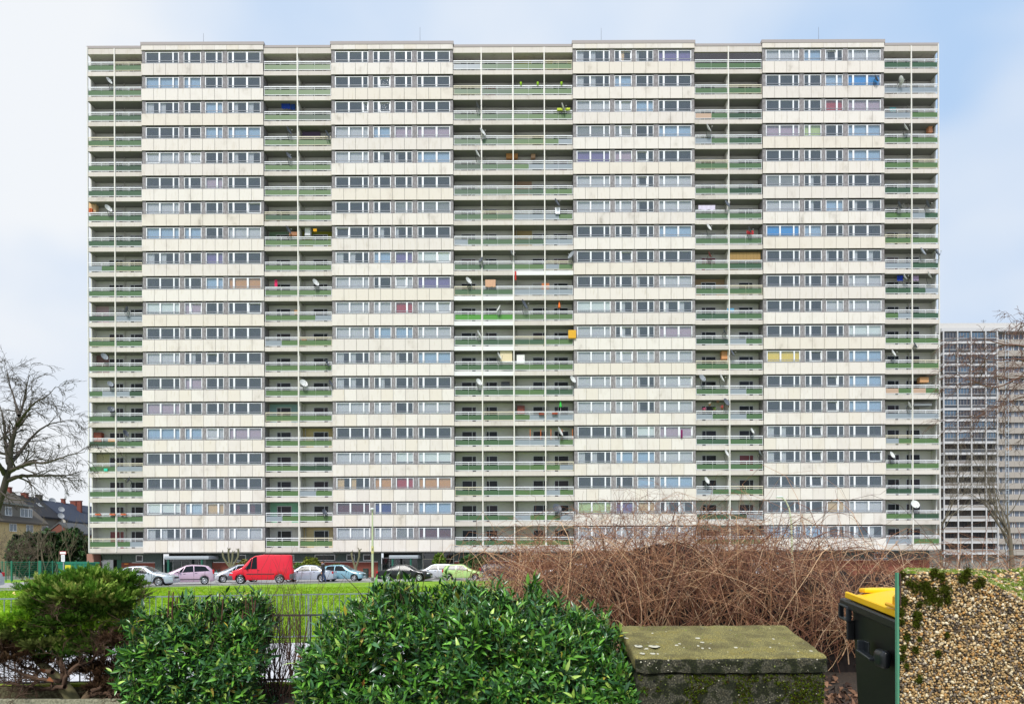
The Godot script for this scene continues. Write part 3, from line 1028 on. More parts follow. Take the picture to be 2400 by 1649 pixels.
func make_dishes() -> void:
	var kit := {}
	var tones := {"w": mat("d8d9d6", 0.45), "d": mat("5a5f68", 0.45), "r": mat("8c3f3c", 0.5), "g": mat("8f959c", 0.45)}
	var names := {"w": "white", "d": "dark grey", "r": "red", "g": "pale grey"}
	var iron := mat("4c4e52", 0.5, 0.4)
	# place in the picture, radius, tone, which way it looks (degrees, 0 towards the lawn, + to the right)
	var list := "250 180 .36 w 70,247 470 .42 w 65,290 700 .4 d -75,250 868 .34 g 55,252 925 .36 d 40,284 980 .42 d 80,293 1085 .4 d -60,237 806 .4 g 60,657 295 .45 d 80,745 303 .4 d 75,657 352 .38 d 60,655 520 .45 d 78,717 640 .42 w 55,742 822 .4 d 80,689 868 .46 w 45,750 868 .38 d 78,735 1160 .35 d 60,1087 240 .4 d 75,1280 243 .42 w 75,1097 300 .45 w 55,1085 348 .46 w 70,1265 460 .46 d 60,1095 590 .36 d -50,1163 575 .4 g 75,1300 580 .46 g -55,1064 637 .42 w 50,1190 692 .6 d 65,1135 700 .4 w -70,1087 757 .42 w 75,1133 808 .46 w 75,1087 867 .42 w 45,1300 862 .44 w 45,1270 980 .55 w 70,1263 1154 .55 d 25,1610 293 .48 w 55,1652 465 .42 d 40,1610 518 .42 w 45,1703 525 .42 d 65,1612 580 .4 r 65,1645 755 .4 d 70,1662 803 .44 d 55,1594 860 .44 g 30,1638 860 .48 w 60,1648 915 .48 d 40,1707 980 .36 w 50,1648 1030 .46 w 55,1725 1030 .38 g 70,1603 1092 .44 w 45,2047 186 .45 w 84,2058 293 .46 w 45,2043 470 .46 d 60,2107 468 .46 d 60,2095 575 .5 g 40,2128 577 .46 d 40,2055 632 .4 w 50,2110 628 .5 w 50,2078 787 .4 d 50,2028 805 .44 w 45,2064 923 .42 w 65,2024 1036 .42 w 35,2076 1148 .48 w 5,1991 182 .42 d 55"
	for word: String in list.split(","):
		var q := word.split(" ")
		var r := float(q[2])
		if not kit.has(r):
			kit[r] = dish_shapes(r)
		var p := facade_place(float(q[0]), float(q[1]))
		var o := thing("satellite_dish", "%s dish, %s" % [names[q[3]], balcony_words(p)], "satellite dish", p, 0.0, "satellite dishes on the balconies")
		var face := Basis(Vector3.UP, deg_to_rad(float(q[4]))) * Basis(Vector3.RIGHT, deg_to_rad(66.0))
		put("bowl", kit[r][0], tones[q[3]], o, Vector3.ZERO, face)
		put("arm", kit[r][1], iron, o, Vector3.ZERO, face)
		put("receiver", kit[r][2], mat("b5b5b2", 0.5), o, Vector3.ZERO, face)
		put("bracket", kit[r][3], iron, o, Vector3.ZERO, face)
		var leg := Shape.new()
		var foot := Vector3(0.0, -r - 0.35, -0.2)
		leg.tube([face * Vector3(0, -0.15, 0.02), Vector3(face.y.x * -0.2, -r * 0.5, -0.22), foot], [0.025, 0.025, 0.025], 5)
		put("pole", leg.mesh(), iron, o)


func pot_shape(r: float, h: float) -> ArrayMesh:
	var s := Shape.new()
	s.lathe([Vector2(0.001, 0), Vector2(r * 0.7, 0), Vector2(r, h * 0.85), Vector2(r * 1.1, h * 0.86), Vector2(r * 1.1, h), Vector2(r * 0.9, h), Vector2(r * 0.85, h * 0.8), Vector2(0.001, h * 0.8)], 12)
	return s.mesh()


func make_clutter() -> void:
	# lime pots on the second floor from the top
	for px: float in [1186.0, 1224.0, 1278.0]:
		var p := facade_place(px, 192.5, 78.05)
		var o := thing("flower_pot", "lime green flower pot on the handrail, %s of three in the wide middle balconies" % {1186.0: "leftmost", 1224.0: "middle", 1278.0: "rightmost"}[px], "flower pot", p, 0.0, "lime flower pots")
		put("pot", pot_shape(0.13, 0.26), mat("a4d42a", 0.4), o)
	var boxes := [
		# px, py of the foot, width, height, depth, colour, name, words, distance
		[1274.0, 251.0, 0.62, 0.24, 0.2, "b7c92e", "planter", "yellow-green planter hung on the railing", 77.95],
		[1292.0, 250.0, 0.5, 0.2, 0.2, "c3d22f", "planter", "small yellow-green planter on the railing", 77.95],
		[214.0, 480.0, 0.9, 1.5, 0.5, "d2b184", "cupboard", "tan cupboard", 79.0],
		[208.0, 480.0, 0.4, 0.5, 0.3, "e06a35", "crate", "orange crate", 78.6],
		[702.0, 535.0, 0.62, 1.2, 0.6, "e6e8ea", "fridge", "white fridge", 79.0],
		[669.0, 535.0, 0.9, 0.45, 0.5, "9b6a48", "crate", "brown wooden crate", 78.7],
		[1150.0, 822.0, 1.35, 1.35, 0.06, "d8caa6", "screen_board", "beige privacy board", 78.4],
		[1183.0, 826.0, 0.9, 1.0, 0.6, "e4e4e0", "cupboard", "white garden cupboard", 78.8],
		[2113.0, 307.0, 0.45, 0.8, 0.5, "dd9a70", "cabinet", "orange-tan cabinet", 79.0],
		[2096.0, 872.0, 1.0, 0.6, 0.6, "c9986a", "cardboard_box", "brown cardboard box", 78.9],
		[224.0, 1000.0, 0.95, 1.1, 0.5, "8f4a38", "cupboard", "red-brown cupboard", 79.2],
		[257.0, 1000.0, 0.9, 0.45, 0.5, "c98f5a", "crate", "light wooden crate", 78.8],
		[1645.0, 818.0, 0.75, 0.95, 0.5, "cf9463", "cupboard", "orange-brown cupboard", 78.9],
		[1183.0, 940.0, 0.85, 0.95, 0.45, "7d3b2c", "cupboard", "dark red-brown cupboard", 79.1],
		[1148.0, 877.0, 0.95, 0.5, 0.5, "20262e", "grill", "black grill", 79.0],
		[2092.0, 925.0, 2.0, 0.25, 0.7, "8a8f93", "covered_bench", "grey covered bench", 78.9],
		[1213.0, 1278.0 - 20.0, 0.65, 1.1, 0.4, "e8e8e4", "cupboard", "white cupboard", 79.0],
		[675.0, 712.0, 0.5, 0.5, 0.3, "a07a52", "crate", "brown crate", 78.7],
		[692.0, 775.0, 0.55, 0.4, 0.3, "8a5a34", "crate", "brown basket crate", 78.6],
		[694.0, 965.0, 0.6, 0.4, 0.3, "8f5f3a", "crate", "brown basket crate", 78.6],
		[1165.0, 360.0, 1.3, 0.6, 0.4, "c98e55", "bench", "orange-brown bench", 79.1],
		[1213.0, 360.0, 0.5, 0.8, 0.4, "c7a183", "cabinet", "pinkish cabinet", 79.2],
		[710.0, 303.0 + 10.0, 2.0, 0.7, 0.3, "4a3a52", "lounger", "dark lounger", 79.0],
		[1260.0, 940.0, 0.62, 0.18, 0.2, "9b4632", "planter", "brick-red flower box", 77.95],
		[1230.0, 941.0, 0.62, 0.18, 0.2, "8d4030", "planter", "dark red flower box", 77.95],
		[222.0, 1165.0, 0.6, 0.18, 0.2, "b8552f", "planter", "terracotta flower box, leftmost of three", 77.95],
		[255.0, 1165.0, 0.6, 0.18, 0.2, "b8552f", "planter", "terracotta flower box, middle of three", 77.95],
		[280.0, 1165.0, 0.6, 0.18, 0.2, "b8552f", "planter", "terracotta flower box, rightmost of three", 77.95],
		[240.0, 1065.0, 0.4, 0.3, 0.1, "33c9a8", "toy", "turquoise toy on the glass", 78.05],
		[1300.0, 768.0, 0.85, 0.9, 0.25, "d7a21e", "bag", "yellow-black bag over the rail", 77.9]]
	for q: Array in boxes:
		var p := facade_place(q[0], q[1], q[8])
		var s := Shape.new()
		s.bevel(Vector3(0, q[3] / 2.0, 0), Vector3(q[2], q[3], q[4]), minf(0.02, minf(q[3], q[4]) * 0.2))
		var o := thing(q[6], "%s, %s" % [q[7], balcony_words(p)], String(q[6]).replace("_", " "), p)
		put("body" if q[6] != "screen_board" else "board", s.mesh(), mat(q[5], 0.7), o)
		if q[6] in ["cupboard", "cabinet", "fridge"]:
			var d := Shape.new()
			d.bevel(Vector3(0, q[3] * 0.5, q[4] / 2.0 + 0.012), Vector3(q[2] * 0.92, q[3] * 0.9, 0.02), 0.006)
			put("door", d.mesh(), mat(q[5], 0.5), o)
			var h := Shape.new()
			h.bevel(Vector3(q[2] * 0.36, q[3] * 0.55, q[4] / 2.0 + 0.035), Vector3(0.02, 0.14, 0.025), 0.005)
			put("handle", h.mesh(), mat("55565a", 0.4, 0.6), o)
		elif q[6] == "planter":
			var tufts := Shape.new()
			for i in 26:
				var b := Vector3(between(-0.45, 0.45) * q[2], q[3] - 0.02, between(-0.06, 0.06))
				tufts.tube([b, b + Vector3(between(-0.08, 0.08), between(0.05, 0.16), between(-0.08, 0.08))], [0.014, 0.004], 3)
			put("plants", tufts.mesh(), mat("5d7434", 0.9), o).set_meta("kind", "stuff")
		elif q[6] in ["crate", "cardboard_box"]:
			var l := Shape.new()
			l.bevel(Vector3(0, q[3] * 0.92, 0), Vector3(q[2] * 1.03, 0.05, q[4] * 1.05), 0.008)
			put("rim", l.mesh(), mat(q[5], 0.8), o)
	# cloths hung over rails or on lines
	for q: Array in [
		[652.0, 236.0, 1.0, 0.85, "1e3f9a", "blue towel", 78.7], [668.0, 238.0, 0.5, 0.9, "24488f", "narrow blue towel", 78.8], [1115.0, 638.0 + 4.0, 1.15, 0.8, "c9a083", "brown spotted blanket hung over the rail", 77.95],
		[2045.0, 634.0, 0.7, 0.6, "2343b5", "bright blue towel on a line", 78.6], [2080.0, 634.0, 0.75, 0.55, "b9a3c9", "lilac towel on a line", 78.6], [628.0, 640.0, 0.32, 0.75, "e0356b", "pink towel", 78.6],
		[1172.0, 625.0, 0.18, 1.0, "c23a34", "red and white scarf on the post", 78.0], [717.0, 520.0, 0.4, 0.3, "d8a01f", "small black, red and gold flag", 78.0], [1548.0, 985.0, 0.22, 0.9, "7b1f5a", "purple cloth hanging", 77.85],
		[1607.0, 472.0, 1.9, 0.5, "cfc9dc", "row of pale washing on a line", 78.5], [2030.0, 252.0, 0.7, 0.5, "2d6d72", "dark teal cloth", 78.5], [1705.0, 525.0 + 4.0, 0.8, 0.4, "b02830", "red cloth over the rail", 78.3],
		[1268.0, 478.0, 0.55, 0.7, "e9eaf2", "white towel over the rail", 77.95], [1240.0, 650.0, 0.85, 0.75, "b4714c", "orange-brown cloth on the balustrade", 78.3], [1660.0, 705.0, 0.8, 0.4, "4f8fae", "light blue cloth", 78.3]]:
		var p := facade_place(q[0], q[1], q[6])
		var s := Shape.new()
		var top := []
		var mid := []
		var low := []
		for i in 13:
			var x: float = (i / 12.0 - 0.5) * q[2]
			var w := 0.025 * sin(i * 1.9)
			top.append(Vector3(x, q[3] / 2.0, w * 0.3))
			mid.append(Vector3(x * 0.98, 0.0, w))
			low.append(Vector3(x, -q[3] / 2.0 + 0.03 * sin(i * 1.1), w * 1.5))
		s.sheet([low, mid, top])
		tag(put("hanging_cloth", s.mesh(), mat(q[4], 0.95), self, p), "%s, %s" % [q[5], balcony_words(p)], "cloth")
	# folded parasols
	for q: Array in [[1271.0, 690.0, "e8742a", "orange"], [1273.0, 915.0, "36c34a", "bright green"]]:
		var p := facade_place(q[0], q[1], 78.4)
		var o := thing("folded_parasol", "folded %s parasol, %s" % [q[2 + 1], balcony_words(p)], "parasol", p)
		var s := Shape.new()
		s.lathe([Vector2(0.02, 0.5), Vector2(0.07, 0.2), Vector2(0.12, -0.2), Vector2(0.17, -0.42), Vector2(0.05, -0.4)], 10)
		put("canopy", s.mesh(), mat(q[2], 0.8), o)
		var t := Shape.new()
		t.tube([Vector3(0, -1.3, 0), Vector3(0, 0.55, 0)], [0.02, 0.02], 6)
		put("pole", t.mesh(), mat("cfcfcf", 0.4), o)
	# awnings and nets
	var net := Shape.new()
	net.span(Vector3(20.5, 56.75, -78.22), Vector3(27.86, 58.0, -78.2))
	tag(put("bird_net", net.mesh(), pane("5b5a60", 0.55)), "dark net stretched across the topmost balconies, fourth column", "net")
	var tan_blind := Shape.new()
	for i in 9:
		tan_blind.span(Vector3(24.35 + i * 0.385, BASE + 11 * STOREY + 1.6, -78.5), Vector3(24.35 + i * 0.385 + 0.37, BASE + 11 * STOREY + 2.6, -78.48))
	tag(put("bamboo_blind", tan_blind.mesh(), mat("9c8050", 0.9)), "tan bamboo blind, ninth floor from the top, fourth balconies", "blind")
	for i in 5:
		var px: float = [1234.0, 1258.0, 1281.0, 1306.0, 1330.0][i] - 30.0
		var p := facade_place(px, 1008.0, 78.45)
		var s := Shape.new()
		s.bevel(Vector3(0, 0.85, 0), Vector3(0.09, 1.7, 0.05), 0.008)
		tag(put("wooden_post", s.mesh(), mat("b0663c", 0.9), self, p), "brown wooden post, %s of five on the sixteenth floor from the top" % floors_said[i], "post", "brown wooden balcony posts")
	# baskets and plants on the flowery balcony
	for i in 6:
		var p := facade_place([1600.0, 1612.0, 1622.0, 1640.0, 1655.0, 1630.0][i], [935.0, 922.0, 935.0, 930.0, 925.0, 915.0][i], 78.5)
		var o := thing("hanging_basket", "%s of six flower baskets hung on the fifteenth floor from the top, fourth balconies" % floors_said[i], "flower basket", p, 0.0, "hanging flower baskets")
		put("basket", pot_shape(0.14, 0.2), mat("8a6b48", 0.9), o)
		var s := Shape.new()
		for k in 40:
			var d := wander(0.09)
			s.ball(Vector3(0, 0.26, 0) + d, Vector3.ONE * 0.035, 5, 3)
		put("flowers", s.mesh(), mat(["d76a8f", "e9e6e0", "6c8f3a", "d94f5c", "c7d44a", "e0a9b8"][i], 0.9), o).set_meta("kind", "stuff")


# ------------------------------------------------------------------ the farther tower on the right
func make_second_tower() -> void:
	var o := thing("second_apartment_tower", "distant tower block right of the long block, gridded with white posts", "apartment building")
	var away := 176.0
	var k := away / FOCAL
	var z := -away
	var white := mat("c0c0c0", 0.8)
	var grey := mat("a9a39c", 0.9)
	var tile := mat("a39c93", 0.9)
	var dark := mat("3a3d45", 0.15, 0.0, 0.6)
	var blue := mat("4d6275", 0.12, 0.0, 0.7)
	var x0 := spot(2213, 0, away).x
	var x1 := spot(2341, 0, away).x
	var x2 := x1 + 34.0
	var top := spot(0, 775, away).y
	var h := 26.05 * k
	var core := Shape.new()
	core.span(Vector3(x0 + 0.2, 0, z - 14), Vector3(x2, top - 0.5, z - 1.7))
	put("wall", core.mesh(), mat("8c8880", 0.9), o)
	var roof := Shape.new()
	roof.span(Vector3(x0 - 0.2, top + 0.4, z - 14), Vector3(x2, top + 1.9, z - 1.2))
	put("roof", roof.mesh(), mat("c4c2bf", 0.9), o)
	var edge := Shape.new()
	edge.span(Vector3(x0 - 0.2, top - 0.45, z - 14), Vector3(x2, top + 0.38, z - 0.2))
	put("roof_edge", edge.mesh(), white, o)
	var aerial := Shape.new()
	var ap := spot(2327, 744, away)
	aerial.tube([Vector3(ap.x, top + 1.5, z - 3), Vector3(ap.x, ap.y, z - 3)], [0.06, 0.05], 4)
	for i in 3:
		aerial.box(Vector3(ap.x, ap.y - 0.2 - i * 0.4, z - 3), Vector3(1.3 - i * 0.3, 0.06, 0.06))
	put("aerial", aerial.mesh(), mat("5d5d60", 0.6), o)
	for px: float in [2214.0, 2247.0, 2279.0, 2313.0, 2340.0]:
		var s := Shape.new()
		var x := spot(px, 0, away).x
		s.span(Vector3(x - 0.13, 1.0, z - 0.1), Vector3(x + 0.13, top - 0.45, z + 0.12))
		put("post", s.mesh(), white, o)
	var xs := [2215.5, 2247.0, 2279.0, 2313.0, 2339.5]
	for f in 21:
		var y := top - 0.5 - (f + 1) * h
		if y < 1.5:
			break
		var b := Shape.new()
		b.span(Vector3(x0, y - 0.28, z - 1.6), Vector3(x1, y + 0.28, z - 0.12))
		put("floor_slab", b.mesh(), white, o)
		var r := Shape.new()
		r.span(Vector3(x0, y + 0.95, z - 0.2), Vector3(x1, y + 1.05, z - 0.14))
		put("railing", r.mesh(), white, o)
		for i in 4:
			var a := spot(xs[i], 0, away).x
			var c := spot(xs[i + 1], 0, away).x
			var glazed := f < 10
			var g := Shape.new()
			g.span(Vector3(a + 0.16, y + (1.06 if glazed else 0.3), z - (0.4 if glazed else 1.62)), Vector3(c - 0.16, y + h - 0.3, z - (0.36 if glazed else 1.58)))
			var fr := Shape.new()
			for m in 5:
				var x := lerpf(a + 0.16, c - 0.16, m / 4.0)
				fr.span(Vector3(x - 0.05, y + (1.06 if glazed else 0.3), z - (0.35 if glazed else 1.57)), Vector3(x + 0.05, y + h - 0.3, z - (0.31 if glazed else 1.53)))
			var w := put("window", g.mesh(), (blue if rng.randf() < 0.55 else dark) if glazed else mat(any_of(["3b3735", "48403c", "332f33", "55483f"]), 0.5), o)
			put("frame", fr.mesh(), mat("8f8d8c", 0.6) if glazed else mat("6d655f", 0.8), w)
			var p := Shape.new()
			p.span(Vector3(a + 0.16, y + 0.3, z - 0.2), Vector3(c - 0.16, y + 0.9, z - 0.17))
			put("balustrade_panel", p.mesh(), mat(any_of(["3f444b", "55585c", "4a4643"]), 0.3) if f < 11 else mat(any_of(["9c9791", "b0aaa3", "857d78"]), 0.6), o)
		for q: Array in [[2344.0, 2362.0], [2366.0, 2384.0], [2388.0, 2412.0]]:
			var a := spot(q[0], 0, away).x
			var c := spot(q[1], 0, away).x
			var t := Shape.new()
			t.span(Vector3(a - 0.2, y - 0.45, z - 1.69), Vector3(c + 0.2, y + 0.95, z - 0.9))
			put("spandrel", t.mesh(), tile, o)
			var g := Shape.new()
			g.span(Vector3(a, y + 1.0, z - 1.6), Vector3(c, y + h - 0.5, z - 1.5))
			var w := put("window", g.mesh(), mat(any_of(["4a5360", "5d6673", "6e7480", "b08d6a" if f == 10 else "525c68"]), 0.15, 0.0, 0.7), o)
			var fr := Shape.new()
			for m in 3:
				var x := lerpf(a, c, m / 2.0)
				fr.span(Vector3(x - 0.09, y + 0.98, z - 1.49), Vector3(x + 0.09, y + h - 0.48, z - 1.42))
			put("frame", fr.mesh(), mat("c8c6c4", 0.6), w)
	var lift := Shape.new()
	var lx := spot(2366, 0, away).x
	for dx: float in [-0.35, 0.35]:
		lift.tube([Vector3(lx + dx, 2, z - 0.5), Vector3(lx + dx, top + 0.2, z - 0.5)], [0.07, 0.07], 4)
	for i in 40:
		lift.box(Vector3(lx, 3 + i * 1.35, z - 0.5), Vector3(0.7, 0.08, 0.08))
	tag(put("ladder_mast", lift.mesh(), mat("c5d0d8", 0.4, 0.3)), "pale lattice mast up the front of the distant tower", "mast")


# ------------------------------------------------------------------ houses behind the trees at the left
func chimney(parent: Node, p: Vector3, w: float, h: float, brick: Material) -> void:
	var s := Shape.new()
	s.bevel(p + Vector3(0, h / 2.0 - 0.9, 0), Vector3(w, h + 1.8, w * 0.7), 0.03)
	s.bevel(p + Vector3(0, h + 0.06, 0), Vector3(w + 0.14, 0.12, w * 0.7 + 0.14), 0.02)
	put("chimney", s.mesh(), brick, parent)


func terrace_house(o: Node3D, xf: float, w: float, d0: float, d1: float, eaves: float, ridge: float, wall: Material, tiles: Material) -> MeshInstance3D:
	# a house of a row that runs away from the camera; its front looks to +x
	var s := Shape.new()
	s.span(Vector3(xf - w, 0, -d1), Vector3(xf, eaves, -d0))
	for z: float in [-d0, -d1]:
		s.poly_out([Vector3(xf, eaves, z), Vector3(xf - w, eaves, z), Vector3(xf - w / 2.0, ridge, z)], Vector3(xf - w / 2.0, eaves, -(d0 + d1) / 2.0))
	put("wall", s.mesh(), wall, o)
	var r := Shape.new()
	for sg: float in [1.0, -1.0]:
		var slope := (ridge - eaves) / (w / 2.0)
		var e := Vector3(xf - w / 2.0 + sg * (w / 2.0 + 0.5), eaves - slope * 0.5 + 0.1, -d0 + 0.1)
		var f := Vector3(xf - w / 2.0, ridge + 0.1, -d0 + 0.1)
		var run := Vector3(0, 0, -(d1 - d0) - 0.2)
		var th := Vector3(0, 0.24, 0)
		var mid := (e + f) / 2.0 + run / 2.0 + th / 2.0
		for face: Array in [[e, e + run, f + run, f], [e + th, e + run + th, f + run + th, f + th], [e, e + run, e + run + th, e + th], [e, f, f + th, e + th], [e + run, f + run, f + run + th, e + run + th]]:
			r.poly_out(face, mid)
	return put("roof", r.mesh(), tiles, o)


func side_window(parent: Node, x: float, away: float, y: float, w: float, h: float) -> void:
	var turn := Basis(Vector3.UP, PI / 2.0)
	var f := Shape.new()
	f.span(Vector3(0, 0, 0), Vector3(w, 0.1, 0.08))
	f.span(Vector3(0, h - 0.1, 0), Vector3(w, h, 0.08))
	for k: float in [0.0, w / 2.0 - 0.05, w - 0.1]:
		f.span(Vector3(k, 0.1, 0), Vector3(k + 0.1, h - 0.1, 0.08))
	var win := put("window", f.mesh(), mat("e2e3e4", 0.5), parent, Vector3(x, y, -away), turn)
	for i in 2:
		var g := Shape.new()
		g.span(Vector3(0.1 + i * (w / 2.0 - 0.05), 0.1, 0.02), Vector3(w / 2.0 - 0.05 + i * (w / 2.0 - 0.05), h - 0.1, 0.05))
		put("pane", g.mesh(), mat("6a747c", 0.1, 0.0, 0.6), win)


func make_houses() -> void:
	var brick := grained(grain([[0.0, "6e3a30"], [1.0, "8c5244"]], 0.05, 71), Vector3(1.2, 2.4, 1.2), 0.95)
	var old_tiles := grained(grain([[0.0, "4a453f"], [0.5, "5f5850"], [1.0, "746b60"]], 0.05, 72), Vector3(0.6, 1.4, 0.6), 0.95)
	var dark_tiles := grained(grain([[0.0, "1f2024"], [0.5, "2c2d33"], [1.0, "3c3c42"]], 0.05, 73), Vector3(0.6, 1.4, 0.6), 0.9)
	var slate := grained(grain([[0.0, "262d3b"], [0.5, "333b4c"], [1.0, "40495a"]], 0.05, 74), Vector3(0.6, 1.4, 0.6), 0.85)
	var ridge := func(px: float) -> float: return 77.0 * FOCAL / (1200.0 - px)
	var h1 := thing("yellow_house", "yellow terraced house with a grey dormer and old brown roof, behind the bare tree", "house")
	var r1 := terrace_house(h1, -72.0, 10.0, 86.0, 108.8, 7.9, 12.5, mat("d3bb88", 0.9), old_tiles)
	for q: Array in [[99.5, 6.35], [103.0, 6.35], [106.4, 6.35], [99.5, 3.4], [103.0, 3.4], [106.4, 3.4], [96.0, 6.35]]:
		side_window(h1, -72.0, q[0] + 1.4, q[1], 1.5, 1.15)
	var dorm := Shape.new()
	dorm.span(Vector3(-77.0, 8.2, -105.6), Vector3(-72.4, 10.2, -97.5))
	var dm := put("dormer", dorm.mesh(), mat("7f7a72", 0.9), h1)
	var dr := Shape.new()
	dr.span(Vector3(-77.2, 10.21, -106.0), Vector3(-71.9, 10.45, -97.2))
	put("dormer_roof", dr.mesh(), mat("8a8c86", 0.8), dm)
	side_window(dm, -72.4, 103.7, 8.6, 1.7, 1.3)
	side_window(dm, -72.4, 105.4, 8.6, 0.9, 1.3)
	side_window(dm, -72.4, 100.6, 8.6, 1.4, 1.3)
	chimney(r1, Vector3(-77.0, 12.4, -107.8), 0.8, 0.9, brick)
	var h2 := thing("dark_roofed_house", "terraced house with a nearly black tiled roof, between the yellow house and the slate roof", "house")
	var r2 := terrace_house(h2, -74.0, 6.4, 108.9, 115.0, 9.2, 12.1, mat("8c8478", 0.9), dark_tiles)
	chimney(r2, Vector3(-77.1, 12.1, -ridge.call(59.0)), 0.9, 0.7, brick)
	chimney(r2, Vector3(-77.1, 12.1, -ridge.call(92.0)), 0.9, 0.7, mat("5b5452", 0.9))
	var sky_light := Shape.new()
	sky_light.bevel(Vector3(-75.7, 11.1, -113.0), Vector3(0.9, 0.12, 0.8), 0.03, Basis(Vector3.BACK, -0.72))
	put("skylight", sky_light.mesh(), mat("b9bec4", 0.2), r2)
	var h3 := thing("slate_roofed_house", "long terraced house with a blue-grey slate roof and several brick chimneys", "house")
	var r3 := terrace_house(h3, -72.9, 8.2, 115.1, 133.0, 8.7, 11.8, mat("cfcac0", 0.9), slate)
	for q: Array in [[148.0, 0.6, 0.9], [173.0, 1.0, 0.8]]:
		chimney(r3, Vector3(-77.0, 11.8, -ridge.call(q[0])), q[1], q[2], brick)
	chimney(r3, Vector3(-75.2, 10.6, -122.6), 0.7, 1.9, brick)
	side_window(h3, -72.9, 119.5, 7.2, 1.2, 1.2)
	var sl := Shape.new()
	sl.bevel(Vector3(-75.4, 10.75, -117.6), Vector3(0.7, 0.12, 1.0), 0.03, Basis(Vector3.BACK, -0.65))
	put("skylight", sl.mesh(), mat("b9bec4", 0.2), r3)
	var h4 := thing("brick_outbuilding", "low brick building with a grey sloping roof, before the slate house", "building")
	terrace_house(h4, -69.6, 3.4, 111.0, 117.0, 6.6, 7.9, mat("7a4e42", 0.95), mat("55575a", 0.8))
	for q: Array in [[142.0, 1205.0, .36, 108.0], [143.0, 1190.0, .36, 114.0], [122.0, 1170.0, .42, 118.5]]:
		var kit := dish_shapes(q[2] * 1.3)
		var o := thing("satellite_dish", "grey dish on the roofs at the left, %s" % {1205.0: "lowest, above the hedge trees", 1190.0: "middle one, before the slate roof", 1170.0: "highest, by the ridge"}[q[1]], "satellite dish", spot(q[0], q[1], q[3]), 0.0, "satellite dishes on the house roofs")
		var face := Basis(Vector3.UP, 0.9) * Basis(Vector3.RIGHT, 1.1)
		put("bowl", kit[0], mat("8f9398", 0.6), o, Vector3.ZERO, face)
		var leg := Shape.new()
		leg.tube([Vector3(0, -0.1, -0.1), Vector3(0, -2.6, -0.5)], [0.05, 0.05], 5)
		put("pole", leg.mesh(), mat("77797c", 0.5), o)


# ------------------------------------------------------------------ plants
func leaf_shape(length: float, width: float, bend := 0.15, fold := 0.25) -> Shape:
	var s := Shape.new()
	var rows := []
	for i in 5:
		var t := i / 4.0
		var w: float = width * 0.5 * [0.06, 0.85, 1.0, 0.62, 0.02][i]
		var y := -bend * length * t * t
		rows.append([Vector3(-w, y + fold * w, t * length), Vector3(0, y, t * length), Vector3(w, y + fold * w, t * length)])
	s.sheet(rows, true)
	return s


func tuft_shape(blades: int, length: float, width: float, spread: float) -> Shape:
	var s := Shape.new()
	for i in blades:
		var d := Vector3(rng.randfn() * spread, 1.0, rng.randfn() * spread).normalized()
		var side := d.cross(Vector3(rng.randfn(), 0.2, rng.randfn())).normalized() * width
		var b := Vector3(rng.randfn(), 0, rng.randfn()) * length * 0.18
		s.tri(b - side, b + side, b + d * length * between(0.6, 1.0))
	return s


func branch(s: Shape, p: Vector3, d: Vector3, length: float, r: float, depth: int, opt: Dictionary) -> void:
	var n := 6 if depth > 1 else 4
	var pts := [p]
	var rad := [r]
	var dir := d
	for i in n:
		dir = (dir + wander(opt.wiggle) + Vector3(0, opt.lift, 0) * (1.0 if depth > 1 else opt.get("tip", 1.0))).normalized()
		pts.append(pts[-1] + dir * length / n)
		rad.append(lerpf(r, r * opt.taper, float(i + 1) / n))
	s.tube(pts, rad, 6 if r > 0.06 else 4 if r > 0.02 else 3)
	if depth <= 0:
		return
	var kids: int = opt.kids
	for i in kids:
		var t := between(0.3, 1.0) if i > 0 else 1.0
		var k := clampi(int(t * n), 1, n)
		var axis := wander().cross(dir).normalized()
		var nd := dir.rotated(axis, between(opt.angle * 0.5, opt.angle * 1.4)).normalized()
		branch(s, pts[k], nd, length * between(0.5, 0.8), maxf(rad[k] * between(0.5, 0.75), opt.thin), depth - 1, opt)


func limb(s: Shape, pts: Array, r0: float, r1: float, twig: Dictionary, every: int, depth: int) -> void:
	var c := Curve3D.new()
	for i in pts.size():
		var m: Vector3 = (pts[mini(i + 1, pts.size() - 1)] - pts[maxi(i - 1, 0)]) / 5.0
		c.add_point(pts[i], -m, m)
	var total := c.get_baked_length()
	var line := []
	var rad := []
	for i in 25:
		line.append(c.sample_baked(total * i / 24.0) + wander(r1 * 0.8))
		rad.append(lerpf(r0, r1, i / 24.0))
	s.tube(line, rad, 6)
	for i in every:
		var t := 3 + rng.randi() % 22
		var dir: Vector3 = (line[mini(t + 1, 24)] - line[t - 1]).normalized()
		var nd := dir.rotated(wander().cross(dir).normalized(), between(0.4, 1.1))
		branch(s, line[t], nd, total * between(0.1, 0.26), maxf(rad[t] * 0.5, twig.thin), depth, twig)


